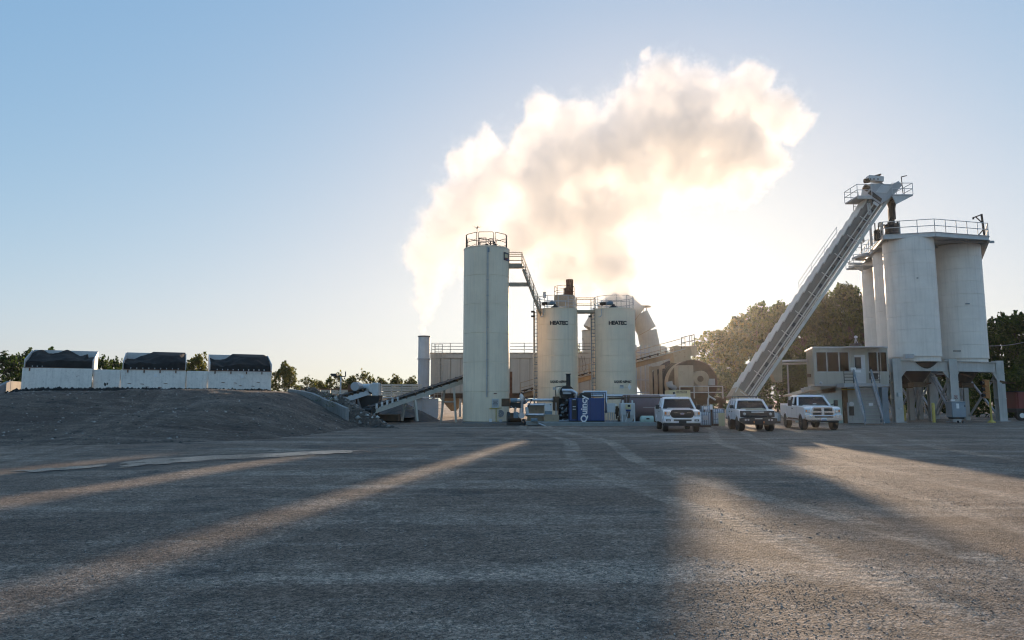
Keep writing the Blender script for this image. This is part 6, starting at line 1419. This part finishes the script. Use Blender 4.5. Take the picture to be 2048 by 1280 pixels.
# ------------------------------------------------------------------ vehicles
def vehicle(name, label, px, Yc, turn, D):
    """local axes: x to its left side seen from in front, +y forward, z up"""
    x = ax(px, Yc, 840); t = thing(name, label, D['cat'], (x,Yc,0), math.pi - R(turn)); W2 = D['w']/2; L = D['len']; yf, yr = L/2, -L/2
    B = lambda mb, nm, mt, par=t, **k: mb.build(nm, M[mt] if isinstance(mt,str) else mt, par, local=True, **k)
    ya, yb, wr, ra = D['fa'], D['ra'], D['wr'], D['wr']*1.17
    zs, zh, zc, zr = D['sill'], D['hood'], D['cowl'], D['bed']; yc0, yc1, yw0, yw1, rz_ = D['cab']                 # cowl, back of cab, roof front, roof back, roof height
    def arch(y, n=9): return [(y+math.cos(math.pi*i/n)*ra, max(zs, wr*1.0+math.sin(math.pi*i/n)*ra)) for i in range(n+1)]
    # lower body in one profile with wheel arches
    prof = [(yf-.04,D['nose'])] + [(yf-.03,zs+.1),(yf-.2,zs)] + arch(ya) + arch(yb) + [(yr+.1,zs+.1),(yr,zs+.25),(yr,zr),(yc1-.02,zr),(yc1-.02,zc),(yc0,zc),(yf-.35,zh),(yf-.08,zh-.07)]
    o = MB().extr([(a,b) for a,b in prof], (-W2,0,0), (0,1,0), (0,0,1), (2*W2,0,0)); B(o, 'body', 'trailwhite', bev=.045)
    # inner block between the wheels so the arches read dark
    mb = MB(); mb.bb(-W2+.34,W2-.34,yr+.2,yf-.25,zs-.12,zs+.02); mb.bb(-W2+.32,W2-.32,ya-ra*.98,ya+ra*.9,zs,wr+ra*.86); mb.bb(-W2+.32,W2-.32,yb-ra*.98,yb+ra*.98,zs,wr+ra*.86); B(mb, 'chassis', 'black')
    for s in (-1,1):
        for yy in (ya,yb):
            fl = MB(); pts = [V((s*(W2-.01),yy+math.cos(math.pi*i/12)*ra, max(zs,wr+math.sin(math.pi*i/12)*ra))) for i in range(13)]; fl.pipe(pts, .035, 6); B(fl, 'wheel_arch', 'trailwhite' if D.get('arch') is None else D['arch'])
    # bonnet bulge
    bh = MB(); bh.hexa([(-W2*.70,yc0+.02,zc-.02),(W2*.70,yc0+.02,zc-.02),(W2*.64,yf-.14,zh-.09),(-W2*.64,yf-.14,zh-.09)][::-1],[(-W2*.62,yc0,zc+.05),(W2*.62,yc0,zc+.05),(W2*.54,yf-.22,zh+.03),(-W2*.54,yf-.22,zh+.03)][::-1]); B(bh, 'bonnet', D.get('bonnet','trailwhite'), bev=.03)
    # cab: roof, pillars, glass, seats
    tw, bw = W2*.74, W2*.93; zb = zc-.005
    C = {('f',s):(V((s*bw,yc0-.02,zb)), V((s*tw,yw0,rz_))) for s in (-1,1)}; C.update({('b',s):(V((s*bw,yc1,zb)), V((s*tw,yw1,rz_))) for s in (-1,1)})
    rf = MB(); rf.hexa([(-tw-.05,yw1-.06,rz_-.07),(tw+.05,yw1-.06,rz_-.07),(tw+.05,yw0+.12,rz_-.075),(-tw-.05,yw0+.12,rz_-.075)],[(-tw*.9,yw1+.04,rz_+.05),(tw*.9,yw1+.04,rz_+.05),(tw*.9,yw0-.1,rz_+.05),(-tw*.9,yw0-.1,rz_+.05)]); B(rf, 'roof', 'trailwhite', bev=.04)
    for k in C: B(MB().beam(C[k][0], C[k][1]-V((0,0,.03)), .085, .10, up=(1,0,0)), 'pillar', 'trailwhite')
    for f in D['posts']:
        for s in (-1,1): B(MB().beam(C['f',s][0].lerp(C['b',s][0],f), C['f',s][1].lerp(C['b',s][1],f)-V((0,0,.03)), .06, .11, up=(1,0,0)), 'pillar', 'trailwhite')
    def pane(nm, a, b, c, d, th=.012):
        n = (b-a).cross(d-a).normalized()*th; m = MB(); m.hexa([a,b,c,d],[a+n,b+n,c+n,d+n]); return B(m, nm, 'glass', smooth=False)
    e = V((0,0,.05)); pane('windscreen', C['f',-1][0], C['f',1][0], C['f',1][1]-e, C['f',-1][1]-e); pane('rear_window', C['b',-1][0], C['b',1][0], C['b',1][1]-e, C['b',-1][1]-e)
    fs = [0]+D['posts']+[1]
    for s in (-1,1):
        for a, b in zip(fs, fs[1:]):
            g = .03; p = lambda f, i: C['f',s][i].lerp(C['b',s][i],f); pane('side_window', p(a+g,0), p(b-g,0), p(b-g,1)-e, p(a+g,1)-e)
    m = MB(); m.bb(-bw+.1,bw-.1,yc0-.55,yc0-.05,zc-.08,zc+.045); B(m, 'dashboard', 'plastic', bev=.03)
    for s in (-1,1):
        m = MB(); m.bb(s*.42-.25,s*.42+.25,yc0-1.42,yc0-1.22,zc-.35,zc+.28); B(m, 'seat', 'seat', bev=.06); m = MB(); m.bb(s*.42-.13,s*.42+.13,yc0-1.38,yc0-1.26,zc+.3,zc+.48); B(m, 'headrest', 'seat', bev=.04)
    m = MB(); c = V((.42,yc0-.6,zc+.08)); m.pipe([c+V((math.cos(k*.5236)*.18,math.sin(k*.5236)*.06,math.sin(k*.5236)*.17)) for k in range(12)], .016, 5, True); B(m, 'steering_wheel', 'black')
    m = MB(); m.bb(-.13,.13,yw0+.14,yw0+.18,rz_-.2,rz_-.12); B(m, 'rear_mirror', 'black', bev=.01)
    m = MB()
    for s in (-1,1): m.beam((s*.1,yc0-.03,zc+.02),(s*.62,yc0-.12,zc+.10),.012,.02)
    B(m, 'wiper', 'black')
    # door seams and handles
    ds = MB(); dh = MB(); ends = [yc0-.1]+[yc0+(yc1-yc0)*f for f in D['posts']]+[yc1+.05]
    for s in (-1,1):
        for yy in ends: ds.bb(s*W2-.003,s*W2+.003,yy-.006,yy+.006,zs+.12,zc-.03)
        for yy in ends[1:-1 if len(ends) > 2 else None]: dh.bb(s*W2-.01*(s<0)-.02*(s<0),s*W2+.02*(s>0)+.01*(s>0),yy+.06,yy+.26,zc-.2,zc-.15)
    B(ds, 'door_seam', 'black'); B(dh, 'door_handle', 'plastic')
    for s in (-1,1):
        m = MB(); mx, mz = D['mirror']; c = V((s*(W2+mx),yc0-.22,zc+mz)); m.box(c,(.22,.14,D['mh'])); q = B(m, 'door_mirror', 'plastic', bev=.03); m = MB(); m.beam((s*(W2-.06),yc0-.2,zc+.02), c-V((s*.05,0,.04)), .06); B(m, 'mirror_arm', 'plastic')
        m = MB(); m.bb(c.x-.09,c.x+.09,c.y-.078,c.y-.07,c.z-D['mh']*.4,c.z+D['mh']*.4); B(m, 'mirror_glass', 'chrome')
    # load bed cut-out
    if D['pickup']:
        m = MB(); m.bb(-W2+.1,W2-.1,yr+.06,yc1-.12,zr-.02,zr+.012); B(m, 'bed_floor', 'plastic'); m = MB()
        for s in (-1,1): m.bb(s*(W2-.06)-.045,s*(W2-.06)+.045,yr+.02,yc1-.06,zr-.001,zr+.045)
        m.bb(-W2+.11,W2-.11,yr+.0,yr+.07,zr-.001,zr+.045); B(m, 'bed_rail', 'trailwhite' if D.get('railwhite') else 'plastic', bev=.01)
    # wheels
    for yy in (ya,yb):
        for s in (-1,1):
            st = R(D['steer']) if yy == ya else 0; wm = Matrix.Translation(V((s*(W2-.16-.0),yy,wr))) @ Matrix.Rotation(st,4,'Z') @ Matrix.Rotation(s*math.pi/2,4,'Y'); tw_ = D['tw']
            m = MB(); m.lathe([(wr*.62,-tw_*.5),(wr*.93,-tw_*.52),(wr,-tw_*.36),(wr,tw_*.36),(wr*.93,tw_*.52),(wr*.62,tw_*.5)], n=28, M=wm); w = B(m, 'wheel', 'rubber')
            tr = MB()
            for k in range(32):
                a = k*6.2832/32
                for zz in (-.3,.06): tr.add([wm @ V((math.cos(a+q)*wr*rr, math.sin(a+q)*wr*rr, tw_*(zz+h+(.05 if k%2 else 0)))) for rr in (.985,1.02) for q,h in ((0,0),(.1,0),(.1,.24),(0,.24))], [(4,5,6,7),(0,1,5,4),(1,2,6,5),(2,3,7,6),(3,0,4,7)])
            B(tr, 'tread', 'rubber', w, kind='stuff')
            m = MB(); m.lathe([(wr*.63,tw_*.50),(wr*.6,tw_*.40),(wr*.56,tw_*.28),(.02,tw_*.30)], n=24, M=wm, caps=False)
            for k in range(6): a = k*1.047; m.beam(wm @ V((math.cos(a)*.06,math.sin(a)*.06,tw_*.44)), wm @ V((math.cos(a)*wr*.58,math.sin(a)*wr*.58,tw_*.42)), .08, .05)
            m.lathe([(.08,tw_*.35),(.08,tw_*.5),(.01,tw_*.5)], n=12, M=wm); B(m, 'rim', D.get('rim','rim'), w)
    return t, B, W2, yf, yr
def lamp_cluster(B, s, W2, y, z0, z1, x0, x1, amber=True):
    m = MB(); m.bb(min(s*x0,s*x1),max(s*x0,s*x1),y-.2,y+.012,z0,z1); q = B(m, 'headlight', 'lamp', bev=.025)
    m = MB(); xa, xb = sorted((s*(x0+(x1-x0)*.1), s*(x0+(x1-x0)*.45))); m.bb(xa,xb,y+.012,y+.02,z0+(z1-z0)*.2,z1-(z1-z0)*.2); B(m, 'lamp_bulb', 'chrome', q)
    if amber: m = MB(); xa, xb = sorted((s*(x0+(x1-x0)*.62), s*(x0+(x1-x0)*.92))); m.bb(xa,xb,y+.012,y+.02,z0+(z1-z0)*.35,z1-(z1-z0)*.15); B(m, 'indicator', 'amber', q)
# --- first pickup
t, B, W2, yf, yr = vehicle('pickup_truck', 'white pickup with a wide dark grille and silver oval badge', 1352.5, 41.6, 6.6,
    dict(cat='pickup', w=2.0, len=5.8, fa=1.98, ra=-1.70, wr=.40, tw=.27, sill=.48, nose=1.02, hood=1.19, cowl=1.27, bed=1.36, cab=(1.25,-1.05,.52,-.88,1.90), posts=[.5], mirror=(.16,.10), mh=.24, pickup=True, steer=0))
# front face
m = MB(); m.extr([(-.66,0),(-.60,.19),(-.48,.24),(.48,.24),(.60,.19),(.66,0),(.56,-.16),(.46,-.2),(-.46,-.2),(-.56,-.16)], (0,yf-.06,.98), (1,0,0), (0,0,1), V((0,.07,0))); g = B(m, 'grille', 'grille', bev=.012)
for z in (1.08,.94): m = MB(); m.bb(-.56,.56,yf+.012,yf+.03,z-.028,z+.028); B(m, 'grille_bar', 'grille', g)
for s in (-1,1): m = MB(); m.bb(s*.36-.1,s*.36+.1,yf+.031,yf+.036,1.07,1.085); B(m, 'grille_accent', 'chrome', g)
m = MB(); m.lathe([(.02,.03),(.115,.025),(.12,0)], (0,0,0), 20, Matrix.Translation(V((0,yf+.01,1.005))) @ Matrix.Scale(.48,4,V((0,0,1))) @ Matrix.Rotation(-math.pi/2,4,'X')); e = B(m, 'oval_badge', 'chrome')
m = MB(); m.lathe([(.02,.034),(.10,.031),(.105,.02)], (0,0,0), 20, Matrix.Translation(V((0,yf+.012,1.005))) @ Matrix.Scale(.44,4,V((0,0,1))) @ Matrix.Rotation(-math.pi/2,4,'X')); B(m, 'badge_field', 'blue', e)
mb = text_mb('Ford', .085, .006, bold=.002, sx=1.25); mb.v = [(-a, yf+.052+c, 1.005+b) for a,b,c in mb.v]; B(mb, 'badge_script', 'chrome', e, smooth=False)
for s in (-1,1): lamp_cluster(B, s, W2, yf-.03, .86, 1.14, .64, .97)
m = MB(); m.extr([(-1.0,-.10),(-1.0,.13),(-.55,.13),(-.5,.09),(.5,.09),(.55,.13),(1.0,.13),(1.0,-.10),(.9,-.16),(-.9,-.16)], (0,yf-.10,.66), (1,0,0), (0,0,1), V((0,.20,0))); B(m, 'bumper', 'trailwhite', bev=.035)
m = MB(); m.bb(-.48,.48,yf+.08,yf+.108,.61,.70); B(m, 'bumper_intake', 'grille')
for s in (-1,1): m = MB(); m.bb(s*.76-.13,s*.76+.13,yf+.07,yf+.106,.59,.71); q = B(m, 'fog_lamp', 'plastic', bev=.01); m = MB(); m.bb(s*.76-.07,s*.76+.07,yf+.107,yf+.112,.62,.68); B(m, 'fog_lens', 'lamp', q)
m = MB(); m.bb(-.96,.96,yf-.14,yf+.06,.34,.49); B(m, 'lower_valance', 'plastic', bev=.03); m = MB(); m.bb(-.2,.2,yf+.09,yf+.12,.50,.63); B(m, 'plate_bracket', 'plastic')
# --- old wagon with its front stripped to black
t, B, W2, yf, yr = vehicle('utility_vehicle', 'white old wagon with black front, winch bumper and roof rack', 1499, 41.6, 7.6,
    dict(cat='car', w=1.92, len=4.5, fa=1.40, ra=-1.27, wr=.43, tw=.31, sill=.62, nose=1.05, hood=1.22, cowl=1.25, bed=1.25, cab=(.72,-2.1,.18,-1.98,1.80), posts=[.36,.66], mirror=(.12,.12), mh=.2, pickup=False, steer=8, bonnet=M['tan'], rim='dark'))
m = MB(); m.bb(-.93,.93,yf-.12,yf+.012,.80,1.16); g = B(m, 'front_panel', 'black', bev=.03)
m = MB(); m.bb(-.34,.34,yf+.03,yf+.10,1.04,1.12); B(m, 'light_bar', 'lamp', bev=.01)
for s in (-1,1):
    m = MB(); m.lathe([(.10,0),(.10,.04),(.02,.06)], (0,0,0), 16, Matrix.Translation(V((s*.70,yf+.012,.98))) @ Matrix.Rotation(-math.pi/2,4,'X')); q = B(m, 'headlight', 'grille'); m = MB(); m.lathe([(.08,.045),(.02,.066)], (0,0,0), 14, Matrix.Translation(V((s*.70,yf+.012,.98))) @ Matrix.Rotation(-math.pi/2,4,'X')); B(m, 'headlight_lens', 'lamp', q)
m = MB(); m.extr([(-1.0,-.06),(-1.0,.12),(-.6,.2),(.6,.2),(1.0,.12),(1.0,-.06),(.7,-.22),(-.7,-.22)], (0,yf-.02,.62), (1,0,0), (0,0,1), V((0,.3,0))); B(m, 'winch_bumper', 'black', bev=.02)
for s in (-1,1):
    for k in (0,1): m = MB(); c = V((s*(.55+.15*k),yf+.28,.66)); m.lathe([(.055,0),(.055,.03),(.01,.035)], (0,0,0), 12, Matrix.Translation(c) @ Matrix.Rotation(-math.pi/2,4,'X')); B(m, 'spot_lamp', 'lamp')
    m = MB(); m.pipe([(s*.26,yf+.26,.50),(s*.26,yf+.36,.50),(s*.26,yf+.36,.58),(s*.26,yf+.26,.58)], .022, 6); B(m, 'tow_hook', 'orange')
m = MB(); m.bb(-.2,.2,yf+.275,yf+.3,.70,.76); B(m, 'fairlead', 'steel')
m = MB(); m.tube((-.45,yf+.22,.86),(.45,yf+.22,.86),.05,10); m.tube((-.45,yf+.22,.86),(-.45,yf+.1,.6),.04,8); m.tube((.45,yf+.22,.86),(.45,yf+.1,.6),.04,8); B(m, 'bull_bar', 'black')
m = MB(); z = 1.97
for s in (-1,1): m.tube((s*.62,.15,z),(s*.62,-1.9,z),.022,6); 
for k in range(5): yy = .15-k*.5; m.tube((-.62,yy,z),(.62,yy,z),.02,6)
for s in (-1,1):
    for yy in (.1,-.9,-1.85): m.tube((s*.62,yy,z),(s*.62,yy,1.82),.022,6)
B(m, 'roof_rack', 'black')
m = MB(); m.bb(-.97,-.9,yr+.05,yr+.25,.60,.70); m.bb(.9,.97,yr+.05,yr+.25,.60,.70); m.bb(-.96,.96,yr-.08,yr+.02,.60,.74); B(m, 'rear_bumper', 'black')
# --- big pickup
t, B, W2, yf, yr = vehicle('pickup_truck', 'tall white pickup with crossbar grille, chrome bumper and tow mirrors', 1618, 44.2, 8.0,
    dict(cat='pickup', w=2.02, len=6.0, fa=1.98, ra=-1.78, wr=.46, tw=.32, sill=.66, nose=1.16, hood=1.36, cowl=1.42, bed=1.50, cab=(1.2,-1.25,.5,-1.1,2.03), posts=[.48], mirror=(.34,.16), mh=.36, pickup=True, steer=0, railwhite=True, rim='dark'))
m = MB(); gp = [(-.64,-.20),(-.66,.02),(-.56,.26),(-.46,.30),(.46,.30),(.56,.26),(.66,.02),(.64,-.20),(.56,-.24),(-.56,-.24)]; m.extr(gp, (0,yf-.06,1.06), (1,0,0), (0,0,1), V((0,.07,0))); g = B(m, 'grille', 'chrome', bev=.015)
for s in (-1,1):
    for z0, z1, xa, xb in ((1.10,1.28,.50,.54),(.87,1.03,.56,.58)):
        m = MB(); m.extr([(.08*s,z0),(xb*s,z0),(xa*s,z1),(.08*s,z1)], (0,yf+.006,0), (1,0,0), (0,0,1), V((0,.012,0))); B(m, 'grille_opening', 'grille', g)
m = MB(); m.extr([(-.06,.12),(.06,.12),(.09,.02),(.05,-.10),(0,-.14),(-.05,-.10),(-.09,.02)], (0,yf+.012,1.08), (1,0,0), (0,0,1), V((0,.03,0))); q = B(m, 'badge', 'chrome', g, bev=.01)
m = MB()
for s in (-1,1): m.pipe([(s*.03,yf+.05,1.12),(s*.075,yf+.055,1.10),(s*.07,yf+.05,1.04),(s*.04,yf+.05,1.03)], .014, 5)
m.extr([(-.03,.05),(.03,.05),(.02,-.07),(-.02,-.07)], (0,yf+.04,1.07), (1,0,0), (0,0,1), V((0,.02,0))); B(m, 'badge_emblem', 'chrome', q)
for s in (-1,1): lamp_cluster(B, s, W2, yf-.03, .98, 1.22, .68, .98)
m = MB(); m.extr([(-1.02,-.14),(-1.02,.17),(-.62,.17),(-.58,.12),(.58,.12),(.62,.17),(1.02,.17),(1.02,-.14),(.72,-.20),(-.72,-.20)], (0,yf-.06,.76), (1,0,0), (0,0,1), V((0,.24,0))); B(m, 'chrome_bumper', 'chrome', bev=.05)
m = MB(); m.bb(-.52,.52,yf+.16,yf+.19,.74,.83); B(m, 'bumper_intake', 'black', bev=.02); m = MB(); m.bb(-.16,.16,yf+.19,yf+.20,.57,.73); q = B(m, 'number_plate', 'plate'); m = MB(); m.bb(-.12,.12,yf+.2005,yf+.203,.635,.67); m.bb(-.15,.15,yf+.2005,yf+.203,.575,.60); B(m, 'plate_print', 'blue', q)
for s in (-1,1): m = MB(); m.lathe([(.06,0),(.06,.02),(.01,.025)], (0,0,0), 14, Matrix.Translation(V((s*.76,yf+.175,.80))) @ Matrix.Rotation(-math.pi/2,4,'X')); B(m, 'fog_lamp', 'lamp')
m = MB(); m.bb(-.85,.85,yf-.2,yf+.06,.46,.56); B(m, 'air_dam', 'plastic', bev=.02); 
for q in (-W2, W2): B(MB().bb(q-.06,q+.06,-1.2,1.3,.50,.57), 'side_step', 'steel')
m = MB(); m.bb(-.2,.0,1.0,1.04,1.48,1.56); B(m, 'paper_on_dash', 'white')
# ------------------------------------------------------------------ steam plume: a voxel volume grown round puffs that drift from the stack
PY = 74.0
PUFFS = [(849,656,9,0),(852,632,15,0),(850,605,20,0),(856,575,28,.2),(866,545,38,.4),(872,505,48,.6),(890,462,54,.8),(930,430,66,1),(905,398,46,1.2),(960,385,72,1.4),(930,320,40,1.2),(985,300,36,1.8),(1000,345,62,2),(1075,345,88,2.4),(1080,225,38,2.4),(1075,275,50,2.4),(1145,262,62,2.8),(1160,320,95,3),(1250,300,100,3.6),(1330,160,58,4),(1290,215,70,4),(1385,190,62,4.4),(1360,260,105,4.6),(1480,200,66,5),(1510,170,44,5.4),(1460,290,92,5.2),(1545,230,62,5.8),(1530,320,52,6),(1590,255,34,6.4),(1290,105,13,4),(1270,395,78,3.8),(1180,430,92,3.2),(1090,440,84,2.6),(1210,520,80,3.4),(1130,520,70,3),(1240,590,48,3.6),(1170,590,36,3.2),(1035,480,66,2),(960,500,60,1.4),(1420,350,62,5),(1490,375,40,5.6),(1360,330,80,4.6),(1300,440,44,4.2),(1240,640,22,3.8)]
def plume():
    me = bpy.data.meshes.new('steam_plume'); o = bpy.data.objects.new('steam_plume', me); COL.objects.link(o)
    o['label'] = 'billowing white steam plume blowing across the sky from the exhaust stack'; o['category'] = 'steam'; o['kind'] = 'stuff'
    pts = [(at(a,b,PY+d*1.0), ml(r,PY)) for a,b,r,d in PUFFS]
    ng = bpy.data.node_groups.new('plume_nodes', 'GeometryNodeTree'); ng.interface.new_socket('Geometry', in_out='OUTPUT', socket_type='NodeSocketGeometry'); ng.interface.new_socket('Geometry', in_out='INPUT', socket_type='NodeSocketGeometry')
    N, L = ng.nodes, ng.links; out = N.new('NodeGroupOutput')
    pos = N.new('GeometryNodeInputPosition').outputs[0]
    def vm(op, a, b=None, scale=None):
        n = N.new('ShaderNodeVectorMath'); n.operation = op
        for i, q in ((0,a),(1,b)):
            if q is None: continue
            if isinstance(q,(tuple,list,Vector)): n.inputs[i].default_value = tuple(q)
            else: L.new(q, n.inputs[i])
        if scale is not None: n.inputs['Scale'].default_value = scale
        return n.outputs['Value'] if op in ('DISTANCE','LENGTH') else n.outputs[0]
    def m_(op, a, b, c=None):
        n = N.new('ShaderNodeMath'); n.operation = op
        for i, q in ((0,a),(1,b),(2,c)):
            if q is None: continue
            if isinstance(q,(int,float)): n.inputs[i].default_value = q
            else: L.new(q, n.inputs[i])
        return n.outputs[0]
    def noise(sc, det, vec, rough=.55):
        n = N.new('ShaderNodeTexNoise'); n.inputs['Scale'].default_value = sc; n.inputs['Detail'].default_value = det; n.inputs['Roughness'].default_value = rough; L.new(vec, n.inputs['Vector']); return n
    # warp the space so the puffs curl
    w = noise(.22, 2, pos); wv = vm('SUBTRACT', w.outputs['Color'], (.5,.5,.5)); wp = vm('ADD', pos, vm('SCALE', wv, None, 3.2))
    w2 = noise(.7, 2, pos); wv2 = vm('SUBTRACT', w2.outputs['Color'], (.5,.5,.5)); wp = vm('ADD', wp, vm('SCALE', wv2, None, 1.1))
    acc = None
    for c, r in pts:
        d = m_('DIVIDE', vm('DISTANCE', wp, c), r)
        acc = d if acc is None else m_('SMOOTH_MIN', acc, d, .22)
    n1 = noise(.36, 7, wp, .68).outputs['Fac']; n2 = noise(1.5, 4, pos, .6).outputs['Fac']
    f = m_('SUBTRACT', 1.1, acc); f = m_('ADD', f, m_('MULTIPLY', m_('SUBTRACT', n1, .5), 1.7)); f = m_('ADD', f, m_('MULTIPLY', m_('SUBTRACT', n2, .5), .55))
    mr = N.new('ShaderNodeMapRange'); mr.inputs[1].default_value = .0; mr.inputs[2].default_value = .42; mr.inputs[3].default_value = 0; mr.inputs[4].default_value = 1; L.new(f, mr.inputs[0])
    dens = m_('POWER', mr.outputs[0], 1.2)
    m2 = N.new('ShaderNodeMapRange'); m2.inputs[1].default_value = -.42; m2.inputs[2].default_value = .25; m2.inputs[3].default_value = 0; m2.inputs[4].default_value = 1; L.new(f, m2.inputs[0])
    m3 = N.new('ShaderNodeMapRange'); m3.inputs[1].default_value = .48; m3.inputs[2].default_value = .68; L.new(noise(.55, 6, wp, .7).outputs['Fac'], m3.inputs[0])
    dens = m_('ADD', dens, m_('MULTIPLY', m_('MULTIPLY', m2.outputs[0], m3.outputs[0]), .14))
    lo = V((min(c.x-r for c,r in pts)-2.5, min(c.y-r for c,r in pts)*1.0, min(c.z-r for c,r in pts)-.3)); hi = V((max(c.x+r for c,r in pts)+3, max(c.y+r for c,r in pts), max(c.z+r for c,r in pts)+3)); vx = .2
    vc = N.new('GeometryNodeVolumeCube'); L.new(dens, vc.inputs['Density']); vc.inputs['Background'].default_value = 0; vc.inputs['Min'].default_value = tuple(lo); vc.inputs['Max'].default_value = tuple(hi)
    for i, k in enumerate(('X','Y','Z')): vc.inputs['Resolution '+k].default_value = int((hi[i]-lo[i])/vx)
    sm = N.new('GeometryNodeSetMaterial'); L.new(vc.outputs[0], sm.inputs[0])
    mt = bpy.data.materials.new('steam'); mt.use_nodes = True; t = mt.node_tree
    for n in list(t.nodes):
        if n.type == 'BSDF_PRINCIPLED': t.nodes.remove(n)
    pv = t.nodes.new('ShaderNodeVolumePrincipled'); pv.inputs['Color'].default_value = (.986,.982,.976,1); pv.inputs['Density'].default_value = STEAM_DENSITY; pv.inputs['Anisotropy'].default_value = .28
    t.links.new(pv.outputs[0], t.nodes['Material Output'].inputs['Volume'])
    sm.inputs['Material'].default_value = mt; me.materials.append(mt)
    L.new(sm.outputs[0], out.inputs[0]); md = o.modifiers.new('plume', 'NODES'); md.node_group = ng
    return o
STEAM_DENSITY = .46
plume()
# ------------------------------------------------------------------ morning air
HAZE = .0001
def haze():
    mt = bpy.data.materials.new('haze'); mt.use_nodes = True; t = mt.node_tree
    for n in list(t.nodes):
        if n.type == 'BSDF_PRINCIPLED': t.nodes.remove(n)
    pv = t.nodes.new('ShaderNodeVolumePrincipled'); pv.inputs['Color'].default_value = (.92,.93,.95,1); pv.inputs['Density'].default_value = HAZE; pv.inputs['Anisotropy'].default_value = .8
    t.links.new(pv.outputs[0], t.nodes['Material Output'].inputs['Volume'])
    struct(MB().bb(-150,150,-40,175,-1.2,28).build('haze', mt, kind='stuff', smooth=False), 'stuff')
if HAZE: haze()
